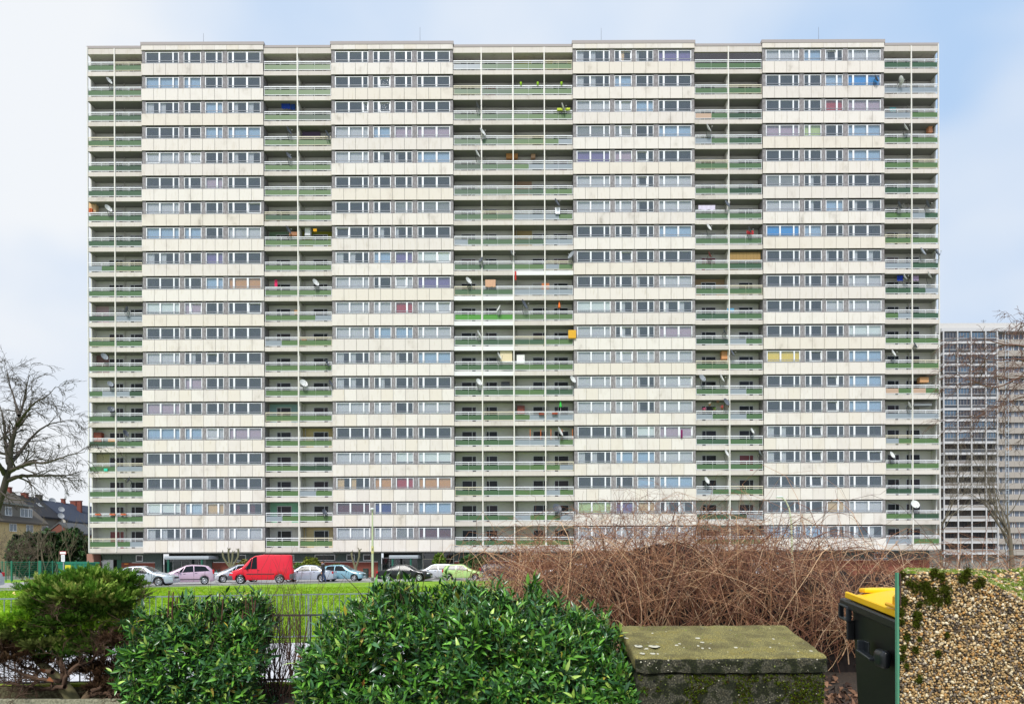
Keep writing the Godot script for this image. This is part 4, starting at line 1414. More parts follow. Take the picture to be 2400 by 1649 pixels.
func bush(called: String, label: String, at: Vector3, size: Vector3, tones: Array, count: int, leaf: float, group := "", stems := 4) -> Node3D:
	var o := thing(called, label, "shrub", at, 0.0, group)
	var s := Shape.new()
	for i in stems:
		branch(s, Vector3(between(-0.2, 0.2) * size.x, 0, between(-0.2, 0.2) * size.z), Vector3(between(-0.4, 0.4), 1, between(-0.3, 0.3)).normalized(), size.y * 0.5, 0.03 + size.y * 0.012, 2, {"wiggle": 0.15, "lift": 0.05, "taper": 0.5, "kids": 3, "angle": 0.6, "thin": 0.008})
	put("stem", s.mesh(), mat("584a3a", 0.95), o)
	var bump := FastNoiseLite.new()
	bump.seed = int(absf(at.x * 31.0))
	bump.frequency = 1.3 / size.x
	var where := []
	var tint := []
	for i in count:
		var d := wander().normalized()
		var f := 1.0 + bump.get_noise_3dv(d * size.x * 1.5) * 0.5
		var p := d * size * 0.5 * f * pow(rng.randf(), 0.22)
		p.y = p.y + size.y * 0.52
		if p.y < 0.05:
			p.y = between(0.05, 0.3) * size.y
		var b := Basis(wander().normalized(), rng.randf() * TAU).scaled(Vector3.ONE * leaf * between(0.6, 1.3))
		where.append(Transform3D(b, p))
		var c: Color = lin(any_of(tones))
		tint.append(c * between(0.7, 1.25))
	var clump := Shape.new()
	for i in 7:
		var l := leaf_shape(1.0, 0.5)
		var b := Basis(Vector3.UP, i * 2.4) * Basis(Vector3.RIGHT, -between(0.2, 1.2))
		for j in l.v.size():
			clump.corner(b * l.v[j], b * l.n[j])
	scatter("foliage", clump.mesh(), tinted(0.55, 0.4, Color(0.25, 0.3, 0.1)), where, tint, o)
	return o


func make_left_side() -> void:
	var greens := ["23381f", "2f4a28", "3b5a2f", "1d2e1b", "4a6a38"]
	for q: Array in [[62.0, 1253.0, 88.0, 60.0, "left"], [112.0, 1246.0, 90.0, 62.0, "middle"], [165.0, 1243.0, 92.0, 56.0, "right"], [205.0, 1262.0, 94.0, 42.0, "rightmost"]]:
		var away: float = q[2]
		var p := spot(q[0], 0, away)
		var top := spot(0, q[1], away).y
		bush("evergreen_shrub", "tall dark evergreen shrub behind the green fence, %s of four" % {"left": "leftmost", "middle": "second", "right": "third", "rightmost": "rightmost"}[q[4]], Vector3(p.x, 0, p.z), Vector3(q[3] / FOCAL * away * 1.15, top, 4.0), greens, 2600, 0.42, "evergreen shrubs behind the fence")
	for i in 7:
		var px: float = [88.0, 97.0, 108.0, 125.0, 131.0, 166.0, 198.0][i]
		var p := spot(px, 0, 84.0)
		var s := Shape.new()
		branch(s, Vector3.ZERO, Vector3(between(-0.15, 0.3), 1, 0).normalized(), 3.2, 0.07, 3, {"wiggle": 0.07, "lift": 0.08, "taper": 0.55, "kids": 3, "angle": 0.4, "thin": 0.014})
		tag(put("thin_bare_tree", s.mesh(), mat("6f6652", 0.95), self, Vector3(p.x, 0, p.z)), "thin bare tree before the dark evergreens, %s from the left" % floors_said[i], "tree", "thin bare trees by the fence")
	for i in 3:
		var p := spot([-10.0, 22.0, 44.0][i], 0, 80.0)
		var s := Shape.new()
		for k in 4:
			branch(s, Vector3(between(-1.2, 1.2), 0, between(-0.8, 0.8)), Vector3(between(-0.4, 0.4), 1, 0).normalized(), 2.6, 0.035, 4, {"wiggle": 0.16, "lift": 0.02, "taper": 0.5, "kids": 3, "angle": 0.6, "thin": 0.012})
		tag(put("bare_thicket", s.mesh(), mat("6a5c4f", 0.95), self, Vector3(p.x, 0, p.z)), "brown leafless thicket by the green fence, %s of three" % ["leftmost", "middle", "rightmost"][i], "bush", "leafless thickets")
	# green welded-mesh fence with a gate
	var green := mat("1f6b58", 0.5)
	var away := 68.0
	var f := thing("mesh_fence", "green wire mesh fence with a gate, before the dark shrubs at the left", "fence")
	for px: float in [-40.0, -18.0, 4.0, 13.0, 26.5, 68.0, 91.5, 94.5, 122.0, 150.0, 178.0, 206.0]:
		var s := Shape.new()
		var p := spot(px, 0, away)
		var thick := 0.07 if px in [26.5, 91.5, 94.5] else 0.035
		s.bevel(Vector3(p.x, 0.98, p.z), Vector3(thick * 2.0, 1.96, thick * 2.0), 0.01)
		put("post", s.mesh(), green, f)
	for q: Array in [[-40.0, 26.0], [27.5, 91.0], [95.5, 206.0]]:
		var s := Shape.new()
		var a := spot(q[0], 0, away).x
		var b := spot(q[1], 0, away).x
		for i in 10:
			s.span(Vector3(a, 0.12 + i * 0.19, -away - 0.012), Vector3(b, 0.135 + i * 0.19, -away + 0.012))
		for i in int((b - a) / 0.1):
			s.span(Vector3(a + i * 0.1, 0.1, -away - 0.004), Vector3(a + i * 0.1 + 0.008, 1.85, -away + 0.004))
		put("wire_mesh", s.mesh(), green, f).set_meta("kind", "stuff")
		var r := Shape.new()
		r.span(Vector3(a, 1.83, -away - 0.02), Vector3(b, 1.87, -away + 0.02))
		put("rail", r.mesh(), green, f)
	# sign post
	var sp := spot(148, 0, 62.0)
	var sign_ := thing("sign_post", "red-rimmed white sign above a white notice, on a grey post by the container", "sign", Vector3(sp.x, 0, sp.z))
	var pole := Shape.new()
	pole.tube([Vector3.ZERO, Vector3(0, 2.75, 0)], [0.045, 0.045], 8, true)
	put("post", pole.mesh(), mat("a9adb0", 0.4, 0.5), sign_)
	var plate := Shape.new()
	plate.bevel(Vector3(0, 2.62, 0.07), Vector3(0.56, 0.26, 0.03), 0.01)
	var red := put("red_rim", plate.mesh(), mat("c2242c", 0.5), sign_)
	plate = Shape.new()
	plate.box(Vector3(0, 2.62, 0.088), Vector3(0.49, 0.19, 0.01))
	put("face", plate.mesh(), mat("eceded", 0.5), red)
	plate = Shape.new()
	plate.bevel(Vector3(0, 2.15, 0.07), Vector3(0.32, 0.6, 0.03), 0.01)
	var note := put("notice", plate.mesh(), mat("e4e6e8", 0.5), sign_)
	for i in 5:
		var ln := Shape.new()
		ln.box(Vector3(0, 2.35 - i * 0.09, 0.089), Vector3(0.22 - (i % 2) * 0.05, 0.03, 0.006))
		put("printed_line", ln.mesh(), mat("8d9196", 0.8), note)
	# green container
	var cp := spot(182, 0, 72.0)
	var c := thing("skip_container", "green steel waste container with a yellow label, beside the end of the block", "container", Vector3(cp.x, 0, cp.z))
	var s2 := Shape.new()
	s2.poly_out([Vector3(-1.3, 0.2, 0.9), Vector3(1.3, 0.2, 0.9), Vector3(1.6, 1.75, 0.9), Vector3(-1.5, 1.75, 0.9)], Vector3(0, 1, 0))
	s2.poly_out([Vector3(-1.3, 0.2, -0.9), Vector3(1.3, 0.2, -0.9), Vector3(1.6, 1.75, -0.9), Vector3(-1.5, 1.75, -0.9)], Vector3(0, 1, 0))
	s2.poly_out([Vector3(-1.3, 0.2, -0.9), Vector3(-1.3, 0.2, 0.9), Vector3(-1.5, 1.75, 0.9), Vector3(-1.5, 1.75, -0.9)], Vector3(0, 1, 0))
	s2.poly_out([Vector3(1.3, 0.2, -0.9), Vector3(1.3, 0.2, 0.9), Vector3(1.6, 1.75, 0.9), Vector3(1.6, 1.75, -0.9)], Vector3(0, 1, 0))
	put("body", s2.mesh(), mat("16705a", 0.5), c)
	var rim := Shape.new()
	rim.span(Vector3(-1.56, 1.7, 0.86), Vector3(1.66, 1.82, 0.98))
	rim.span(Vector3(-1.56, 1.7, -0.98), Vector3(1.66, 1.82, -0.86))
	put("rim", rim.mesh(), mat("1d7f67", 0.5), c)
	for x: float in [-0.9, 0.0, 0.9]:
		var rib := Shape.new()
		rib.span(Vector3(x - 0.04, 0.25, 0.9), Vector3(x + 0.04, 1.7, 0.96))
		put("rib", rib.mesh(), mat("147059", 0.5), c)
	var lab := Shape.new()
	lab.box(Vector3(-0.48, 1.32, 0.915), Vector3(0.62, 0.42, 0.02))
	put("label_plate", lab.mesh(), mat("e8d81c", 0.6), c)


func make_street() -> void:
	# straight lamp in the middle, curved lamp at the right
	var a := spot(873, 0, 64.0)
	var l := thing("street_lamp", "straight pale green street lamp between the blue and the black car", "street lamp", Vector3(a.x, 0, a.z), 0.0, "street lamps")
	var s := Shape.new()
	s.tube([Vector3(0, 0.3, 0), Vector3(0, 2.8, 0), Vector3(0, 6.4, 0)], [0.11, 0.1, 0.055], 10)
	put("pole", s.mesh(), mat("b9c39c", 0.6), l)
	s = Shape.new()
	s.tube([Vector3(0, 0, 0), Vector3(0, 0.32, 0)], [0.12, 0.115], 10, true)
	put("base", s.mesh(), mat("5f6656", 0.8), l)
	s = Shape.new()
	s.tube([Vector3(0, 2.5, 0), Vector3(0, 3.15, 0)], [0.125, 0.125], 12)
	put("sticker_band", s.mesh(), mat("c9c583", 0.7), l)
	s = Shape.new()
	s.tube([Vector3(0.0, 2.72, 0.05), Vector3(0.0, 2.98, 0.05)], [0.085, 0.085], 6, true)
	put("sticker", s.mesh(), mat("33363a", 0.7), l)
	s = Shape.new()
	s.ball(Vector3(0, 6.5, 0.05), Vector3(0.2, 0.13, 0.3), 12, 7)
	put("lamp_head", s.mesh(), mat("dcdedf", 0.4), l)
	var b := spot(1857, 0, 60.0)
	l = thing("street_lamp", "tall street lamp with a bent arm, standing behind the brambles", "street lamp", Vector3(b.x, 0, b.z), 0.0, "street lamps")
	s = Shape.new()
	s.tube([Vector3(0, 0, 0), Vector3(0, 3.0, 0), Vector3(-0.06, 5.0, 0), Vector3(-0.22, 6.1, 0), Vector3(-0.5, 6.75, 0), Vector3(-0.85, 7.05, 0)], [0.1, 0.09, 0.075, 0.065, 0.055, 0.05], 10)
	put("pole", s.mesh(), mat("bfc0ab", 0.6), l)
	s = Shape.new()
	s.ball(Vector3(-1.05, 7.1, 0), Vector3(0.34, 0.09, 0.15), 12, 7)
	put("lamp_head", s.mesh(), mat("d8dade", 0.4), l)
	# bicycles by the first entrance and by the brick wall
	var bikes := [[498.0, 72.0, 0.5, "1f9a86", "turquoise bicycle by the first entrance"], [508.0, 72.4, 0.9, "25282b", "black bicycle beside the turquoise one"], [518.0, 73.0, 0.3, "4a4d52", "grey bicycle between the entrance and the pollarded tree"], [866.0, 74.0, 1.2, "2b2d31", "black bicycle by the dustbin near the brick wall"]]
	for q: Array in bikes:
		var p := spot(q[0], 0, q[1])
		var o := thing("bicycle", q[4], "bicycle", Vector3(p.x, 0, p.z), q[2], "parked bicycles")
		var fr := mat(q[3], 0.35)
		for x: float in [-0.52, 0.52]:
			var w := Shape.new()
			var ring := []
			var rr := []
			for i in 21:
				ring.append(Vector3(x + cos(TAU * i / 20.0) * 0.33, 0.34 + sin(TAU * i / 20.0) * 0.33, 0))
				rr.append(0.018)
			w.tube(ring, rr, 5)
			var wheel := put("wheel", w.mesh(), mat("1b1b1c", 0.8), o)
			var sp := Shape.new()
			for i in 8:
				var d := Vector3(cos(TAU * i / 8.0), sin(TAU * i / 8.0), 0)
				sp.tube([Vector3(x, 0.34, 0), Vector3(x, 0.34, 0) + d * 0.32], [0.004, 0.004], 3)
			put("spokes", sp.mesh(), mat("9a9c9e", 0.3, 0.8), wheel)
		var t := Shape.new()
		for e: Array in [[Vector3(-0.52, 0.34, 0), Vector3(-0.05, 0.3, 0)], [Vector3(-0.05, 0.3, 0), Vector3(-0.2, 0.85, 0)], [Vector3(-0.52, 0.34, 0), Vector3(-0.18, 0.75, 0)], [Vector3(-0.05, 0.3, 0), Vector3(0.38, 0.75, 0)], [Vector3(-0.18, 0.74, 0), Vector3(0.37, 0.82, 0)], [Vector3(0.35, 0.98, 0), Vector3(0.52, 0.34, 0)]]:
			t.tube(e, [0.018, 0.018], 6)
		put("frame", t.mesh(), fr, o)
		t = Shape.new()
		t.tube([Vector3(0.28, 1.04, -0.27), Vector3(0.35, 1.0, 0), Vector3(0.28, 1.04, 0.27)], [0.014, 0.014, 0.014], 6)
		put("handlebar", t.mesh(), mat("2c2c2e", 0.5), o)
		t = Shape.new()
		t.ball(Vector3(-0.22, 0.9, 0), Vector3(0.14, 0.04, 0.07), 8, 5)
		put("saddle", t.mesh(), mat("202022", 0.7), o)
	var dp := spot(857, 0, 75.5)
	var bin := thing("wheelie_bin", "dark green dustbin against the brick wall, behind the lamp", "bin", Vector3(dp.x, 0, dp.z))
	s = Shape.new()
	s.bevel(Vector3(0, 0.5, 0), Vector3(0.5, 0.95, 0.5), 0.03)
	put("body", s.mesh(), mat("2b3a33", 0.6), bin)
	s = Shape.new()
	s.bevel(Vector3(0, 1.01, 0), Vector3(0.56, 0.08, 0.56), 0.02)
	put("lid", s.mesh(), mat("22302a", 0.6), bin)


# ------------------------------------------------------------------ cars
func along(line: Array, x: float) -> float:
	for i in line.size() - 1:
		if x <= line[i + 1].x:
			var t := clampf((x - line[i].x) / maxf(line[i + 1].x - line[i].x, 0.001), 0.0, 1.0)
			return lerpf(line[i].y, line[i + 1].y, t)
	return line[-1].y


func car(called: String, label: String, kind: String, at: Vector3, turn: float, paint: Material, q: Dictionary) -> Node3D:
	var o := thing(called, label, kind, at, turn, "vehicles parked along the road")
	var top: Array = q.top
	var belt_line: Array = q.belt
	var w: float = q.w
	var r: float = q.r
	var x0: float = top[0].x
	var x1: float = top[-1].x
	var nose := func(x: float) -> float:
		var e := maxf((x - (x1 - 0.7)) / 0.7, ((x0 + 0.55) - x) / 0.55)
		return w * (1.0 - q.get("round", 0.2) * pow(maxf(e, 0.0), 2.2))
	var belt := func(x: float) -> float:
		return minf(along(belt_line, x), along(top, x) - 0.05)
	var roof_w := func(x: float) -> float:
		return nose.call(x) - 0.03 - (along(top, x) - belt.call(x)) * q.get("lean", 0.36)
	var xs := []
	var n := 64
	for i in n + 1:
		xs.append(lerpf(x0, x1, i / float(n)))
	for p: Vector2 in top:
		xs.append(p.x)
	for c: float in [q.fx, q.rx]:
		for i in 13:
			xs.append(c + (r + 0.06) * sin((i / 12.0 - 0.5) * PI))
	xs.sort()
	var rows := []
	var last := -99.0
	for x: float in xs:
		if x - last < 0.012:
			continue
		last = x
		var yb: float = q.sill + 0.06 * maxf(0.0, maxf((x - x1 + 0.4) / 0.4, (x0 + 0.4 - x) / 0.4))
		for c: float in [q.fx, q.rx]:
			if absf(x - c) < r + 0.06:
				yb = maxf(yb, r + sqrt((r + 0.06) * (r + 0.06) - (x - c) * (x - c)))
		var yt := along(top, x)
		var ww: float = nose.call(x)
		var bl: float = maxf(belt.call(x), yb + 0.02)
		yt = maxf(yt, yb + 0.05)
		var rw: float = roof_w.call(x)
		var mid := lerpf(yb, bl, 0.55)
		var half := [Vector2(0, yb), Vector2(ww - 0.12, yb), Vector2(ww - 0.03, yb + 0.02), Vector2(ww - 0.005, lerpf(yb, mid, 0.5)), Vector2(ww, mid), Vector2(ww - 0.012, lerpf(mid, bl, 0.6)), Vector2(ww - 0.03, bl), Vector2(lerpf(ww - 0.03, rw, 0.5) + 0.012, lerpf(bl, yt - 0.05, 0.5)), Vector2(rw, yt - 0.05), Vector2(rw - 0.05, yt - 0.012), Vector2(rw - 0.14, yt), Vector2(0, yt + 0.025)]
		var row := []
		for p: Vector2 in half:
			row.append(Vector3(x, p.y, p.x))
		for i in range(half.size() - 2, -1, -1):
			row.append(Vector3(x, half[i].y, -half[i].x))
		rows.append(row)
	for e: int in [0, -1]:
		var mid := Vector3.ZERO
		for p: Vector3 in rows[e]:
			mid += p / rows[e].size()
		var cap := []
		for p: Vector3 in rows[e]:
			cap.append(mid + (p - mid) * 0.001)
		if e == 0:
			rows.push_front(cap)
		else:
			rows.append(cap)
	var s := Shape.new()
	s.sheet(rows)
	put("body", s.mesh(), paint, o)
	var glass := mat("171d21", 0.16, 0.0, 0.3)
	var rubber := mat("191a1b", 0.7)
	# side windows
	for g: Array in q.glass:
		for sg: float in [1.0, -1.0]:
			var sheet := []
			for i in 9:
				var row := []
				for k in 4:
					var t := k / 3.0
					var x := lerpf(lerpf(g[0], g[2], t), lerpf(g[1], g[3], t), i / 8.0)
					var bl: float = belt.call(x) + 0.02
					var yt := along(top, x) - 0.075
					var z := lerpf(nose.call(x) - 0.03, roof_w.call(x), t) + 0.012 + 0.012 * sin(t * PI)
					row.append(Vector3(x, lerpf(bl, maxf(yt, bl + 0.01), t), z * sg))
				sheet.append(row)
			var gs := Shape.new()
			gs.sheet(sheet, sg < 0.0)
			put("side_window", gs.mesh(), glass, o)
	for ws: Array in [["windscreen", q.screen], ["rear_window", q.rear]]:
		if ws[1].is_empty():
			continue
		var sheet := []
		for i in 9:
			var x := lerpf(ws[1][0], ws[1][1], i / 8.0)
			var row := []
			for k in 9:
				var t := k / 4.0 - 1.0
				var up := Vector3(0, 0.012 + 0.025 * (1.0 - t * t), 0) + Vector3((0.012 if ws[0] == "windscreen" else -0.012), 0, 0)
				row.append(Vector3(x, along(top, x), t * (roof_w.call(x) - 0.09)) + up)
			sheet.append(row)
		var gs := Shape.new()
		gs.sheet(sheet)
		put(ws[0], gs.mesh(), glass, o)
	# wheels
	for c: float in [q.fx, q.rx]:
		for sg: float in [1.0, -1.0]:
			var tf := Transform3D(Basis(Vector3.RIGHT, sg * PI / 2.0), Vector3(c, r, sg * (w - 0.12)))
			var ty := Shape.new()
			ty.lathe([Vector2(r * 0.62, -0.09), Vector2(r * 0.93, -0.1), Vector2(r, -0.06), Vector2(r, 0.07), Vector2(r * 0.94, 0.1), Vector2(r * 0.66, 0.105), Vector2(r * 0.62, 0.07)], 22, tf)
			var wheel := put("wheel", ty.mesh(), rubber, o)
			var disc := Shape.new()
			disc.lathe([Vector2(r * 0.66, 0.1), Vector2(r * 0.6, 0.06), Vector2(r * 0.55, 0.02), Vector2(0.001, 0.02)], 18, tf)
			put("hub", disc.mesh(), mat("2a2b2d", 0.6), wheel)
			var rim := Shape.new()
			rim.lathe([Vector2(r * 0.67, 0.08), Vector2(r * 0.67, 0.108), Vector2(r * 0.58, 0.095), Vector2(r * 0.57, 0.07)], 18, tf)
			var spokes: int = q.get("spokes", 6)
			for i in spokes:
				var a := TAU * i / spokes
				rim.bevel(tf * Vector3(cos(a) * r * 0.33, 0.085, sin(a) * r * 0.33), Vector3(r * 0.52, 0.02, r * 0.19), 0.006, tf.basis * Basis(Vector3.UP, -a))
			rim.lathe([Vector2(r * 0.17, 0.07), Vector2(r * 0.16, 0.105), Vector2(0.001, 0.108)], 10, tf)
			put("rim", rim.mesh(), mat("c4c7cb", 0.3, 0.7), wheel)
	# lights, mirrors, handles, plates
	for sg: float in [1.0, -1.0]:
		var hl := Shape.new()
		var hx: float = q.head[0]
		hl.ball(Vector3(hx, q.head[1], sg * (nose.call(hx) - 0.2)), Vector3(0.2, 0.085, 0.2), 12, 8)
		put("headlight", hl.mesh(), mat("cdd6dc", 0.06, 0.2), o)
		var tl := Shape.new()
		var tx: float = q.tail[0]
		tl.bevel(Vector3(tx, q.tail[1], sg * (nose.call(tx) - 0.11)), Vector3(0.17, q.tail[2], 0.24), 0.04)
		put("tail_light", tl.mesh(), mat("b51d28", 0.2), o)
		var mr := Shape.new()
		var mx: float = q.mirror
		mr.ball(Vector3(mx, belt.call(mx) + q.get("mirror_up", 0.07), sg * (nose.call(mx) + 0.07)), Vector3(0.07, q.get("mirror_h", 0.075), 0.1), 9, 6)
		put("door_mirror", mr.mesh(), q.get("mirror_mat", paint), o)
		for hx2: float in q.handles:
			var dh := Shape.new()
			dh.bevel(Vector3(hx2, belt.call(hx2) - 0.1, sg * (nose.call(hx2) - 0.005)), Vector3(0.17, 0.03, 0.035), 0.01)
			put("door_handle", dh.mesh(), q.get("trim", rubber), o)
		for st: float in q.seams:
			var seam := Shape.new()
			for i in 6:
				var y0 := lerpf(q.sill + 0.06, belt.call(st), i / 6.0)
				var y1 := lerpf(q.sill + 0.06, belt.call(st), (i + 1) / 6.0)
				var t0 := clampf((y0 - q.sill) / (belt.call(st) - q.sill), 0.0, 1.0)
				var zz: float = nose.call(st) - 0.006 - (0.02 * (1.0 - t0 / 0.5) if t0 < 0.5 else 0.02 * (t0 - 0.6))
				seam.box(Vector3(st, (y0 + y1) / 2.0, sg * zz), Vector3(0.02, y1 - y0 + 0.004, 0.018))
			put("door_seam", seam.mesh(), mat("26282b", 0.8), o)
		if q.has("strip"):
			var tr := Shape.new()
			tr.bevel(Vector3((q.strip[0] + q.strip[1]) / 2.0, q.strip[2], sg * (w + 0.004)), Vector3(q.strip[1] - q.strip[0], 0.06, 0.03), 0.008)
			put("side_strip", tr.mesh(), mat("2b2a2e", 0.6), o)
	for e: Array in [["front_plate", x1 + 0.012], ["rear_plate", x0 - 0.012]]:
		var pl := Shape.new()
		pl.bevel(Vector3(e[1], q.plate if e[0] == "front_plate" else q.plate + 0.12, 0), Vector3(0.025, 0.11, 0.5), 0.006)
		put(e[0], pl.mesh(), mat("e8e8e4", 0.4), o)
	for e: Array in q.get("bumpers", []):
		var bp := Shape.new()
		bp.soft(Vector3(e[0], e[1], 0), Vector3(e[2], e[3], (w + 0.012) * 2.0 - e[4]), 0.06, Vector3i(4, 4, 8))
		put("bumper", bp.mesh(), mat("4b4c52", 0.7), o)
	var gr := Shape.new()
	gr.bevel(Vector3(x1 - 0.01, q.plate + 0.17, 0), Vector3(0.06, 0.1, w * 0.9), 0.02)
	put("grille", gr.mesh(), mat("1d1e20", 0.5), o)
	return o


func paint(hex: String, metal := 0.35) -> StandardMaterial3D:
	var m := StandardMaterial3D.new()
	m.albedo_color = rgb(hex)
	m.metallic = metal
	m.roughness = 0.35
	m.clearcoat_enabled = true
	m.clearcoat = 0.4
	m.clearcoat_roughness = 0.06
	return m


func V(list: Array) -> Array:
	var out := []
	for i in range(0, list.size(), 2):
		out.append(Vector2(list[i], list[i + 1]))
	return out


func make_cars() -> void:
	var saloon := {
		"w": 0.9, "r": 0.32, "fx": 1.42, "rx": -1.35, "sill": 0.2, "plate": 0.45,
		"top": V([-2.38, 0.6, -2.32, 0.88, -1.75, 1.0, -1.5, 1.04, -0.95, 1.36, -0.6, 1.44, 0.1, 1.46, 0.45, 1.38, 1.05, 1.02, 1.4, 0.95, 2.0, 0.83, 2.3, 0.7, 2.4, 0.5]),
		"belt": V([-2.4, 0.85, -1.5, 0.97, 1.0, 0.9, 2.4, 0.65]),
		"glass": [[-1.32, -0.42, -0.85, -0.4], [-0.36, 0.92, -0.34, 0.38]], "screen": [0.98, 0.42], "rear": [-0.92, -1.52],
		"head": [2.12, 0.68], "tail": [-2.26, 0.8, 0.2], "mirror": 0.72, "handles": [-0.72, 0.28], "seams": [-1.3, -0.39, 0.95], "spokes": 7}
	var hatch := {
		"w": 0.83, "r": 0.29, "fx": 1.22, "rx": -1.22, "sill": 0.2, "plate": 0.42,
		"top": V([-1.86, 0.5, -1.84, 0.85, -1.66, 1.2, -1.5, 1.34, -1.1, 1.43, -0.2, 1.46, 0.15, 1.41, 0.85, 1.0, 1.1, 0.93, 1.6, 0.82, 1.84, 0.66, 1.92, 0.45]),
		"belt": V([-1.9, 0.95, -1.0, 0.93, 0.8, 0.88, 1.9, 0.6]),
		"glass": [[-1.45, -0.62, -1.3, -0.6], [-0.55, 0.7, -0.54, 0.12]], "screen": [0.8, 0.18], "rear": [-1.5, -1.82],
		"head": [1.68, 0.66], "tail": [-1.8, 0.86, 0.3], "mirror": 0.52, "handles": [-0.45], "seams": [-0.58, 0.75], "spokes": 5}
	var mini_van := {
		"w": 0.84, "r": 0.3, "fx": 1.28, "rx": -1.22, "sill": 0.2, "plate": 0.42,
		"top": V([-1.92, 0.5, -1.92, 0.9, -1.8, 1.15, -1.5, 1.42, -1.1, 1.5, -0.3, 1.53, 0.1, 1.48, 1.15, 1.0, 1.4, 0.9, 1.75, 0.76, 1.95, 0.5]),
		"belt": V([-1.95, 1.06, -1.2, 1.02, 0.9, 0.9, 1.95, 0.6]),
		"glass": [[-1.6, -0.5, -1.3, -0.48], [-0.44, 0.35, -0.42, 0.12], [0.4, 0.95, 0.2, 0.26]], "screen": [1.12, 0.12], "rear": [-1.5, -1.88],
		"head": [1.68, 0.78], "tail": [-1.84, 0.98, 0.34], "mirror": 0.55, "handles": [-0.62, 0.2], "seams": [-1.25, -0.46, 0.6], "strip": [-1.0, 0.95, 0.42], "spokes": 8}
	var estate := {
		"w": 0.86, "r": 0.31, "fx": 1.4, "rx": -1.3, "sill": 0.2, "plate": 0.45,
		"top": V([-2.28, 0.55, -2.26, 0.95, -2.05, 1.35, -1.85, 1.45, -0.8, 1.5, 0.1, 1.48, 0.45, 1.38, 1.05, 1.0, 1.4, 0.94, 2.0, 0.84, 2.25, 0.68, 2.3, 0.5]),
		"belt": V([-2.3, 0.98, 1.0, 0.92, 2.3, 0.65]),
		"glass": [[-1.95, -1.2, -1.8, -1.18], [-1.12, -0.32, -1.1, -0.3], [-0.24, 0.92, -0.22, 0.36]], "screen": [0.98, 0.4], "rear": [-1.9, -2.2],
		"head": [2.1, 0.7], "tail": [-2.2, 0.95, 0.3], "mirror": 0.72, "handles": [-0.95, 0.0], "seams": [-1.16, -0.28, 0.95], "spokes": 6}
	var van := {
		"w": 0.98, "r": 0.34, "fx": 1.55, "rx": -1.4, "sill": 0.3, "plate": 0.58, "lean": 0.14, "round": 0.1,
		"top": V([-2.45, 0.6, -2.44, 1.6, -2.36, 2.25, -2.2, 2.3, -0.2, 2.32, 0.45, 2.22, 0.8, 2.02, 1.42, 1.32, 1.6, 1.24, 2.15, 1.02, 2.36, 0.85, 2.42, 0.55]),
		"belt": V([-2.5, 1.2, 1.4, 1.15, 2.45, 0.75]),
		"glass": [[0.3, 0.75, 0.32, 0.62], [0.79, 1.3, 0.66, 0.72]], "screen": [1.42, 0.82], "rear": [],
		"head": [2.16, 0.86], "tail": [-2.4, 1.0, 0.4], "mirror": 1.05, "mirror_up": 0.1, "mirror_h": 0.17, "mirror_mat": mat("222326", 0.6), "handles": [0.2], "seams": [0.25, 1.35, -0.75, -1.9], "strip": [-1.0, 1.1, 0.78], "spokes": 5,
		"bumpers": [[2.3, 0.5, 0.42, 0.36, 0.06], [-2.34, 0.58, 0.4, 0.42, 0.02]]}
	var silver := paint("c3ccd6", 0.5)
	var at := func(px: float, away: float) -> Vector3: return Vector3((px - 1200.0) / FOCAL * away, 0.006, -away)
	car("parked_car", "silver saloon car half hidden by the juniper, its front wheel showing", "car", at.call(333, 51.5), 0.12, silver, saloon)
	car("parked_car", "pink compact car between the silver saloon and the silver hatchback", "car", at.call(439, 55.0), PI + 0.4, paint("c8adc0", 0.25), mini_van)
	car("parked_car", "silver hatchback with its nose beside the red van's front", "car", at.call(557, 61.0), PI + 0.5, paint("c6c8cf", 0.5), mini_van)
	car("red_van", "bright red panel van with a raised roof and grey bumpers", "van", at.call(613, 57.0), PI + 0.28, paint("d6082a", 0.05), van)
	car("parked_car", "silver saloon car just behind the red van, nearest the walking person", "car", at.call(721, 61.5), PI + 0.06, paint("b9c1d0", 0.5), saloon)
	car("parked_car", "light blue small hatchback right of the walking person", "car", at.call(805, 63.6), -0.1, paint("86b0c0", 0.3), hatch)
	car("parked_car", "black saloon car right of the straight lamp", "car", at.call(948, 62.0), -0.03, paint("0f1319", 0.3), saloon)
	car("parked_car", "silver estate car behind the black saloon and the green hatchback", "car", at.call(1022, 68.5), PI, paint("c9ccd1", 0.5), estate)
	car("parked_car", "light green hatchback with a red tail light, beside the brambles", "car", at.call(1085, 65.8), -0.05, paint("a9c97c", 0.15), hatch)
	car("parked_car", "dark car seen through the brambles beyond the green hatchback", "car", at.call(1180, 68.0), 0.0, paint("3c4152", 0.3), estate)
	car("parked_car", "pale car seen through the brambles, far right of the green hatchback", "car", at.call(1325, 69.5), PI, paint("ced2d8", 0.3), estate)
	car("parked_car", "silver car at the left edge on the road, only its tail showing", "car", at.call(-88, 47.0), PI, silver, estate)


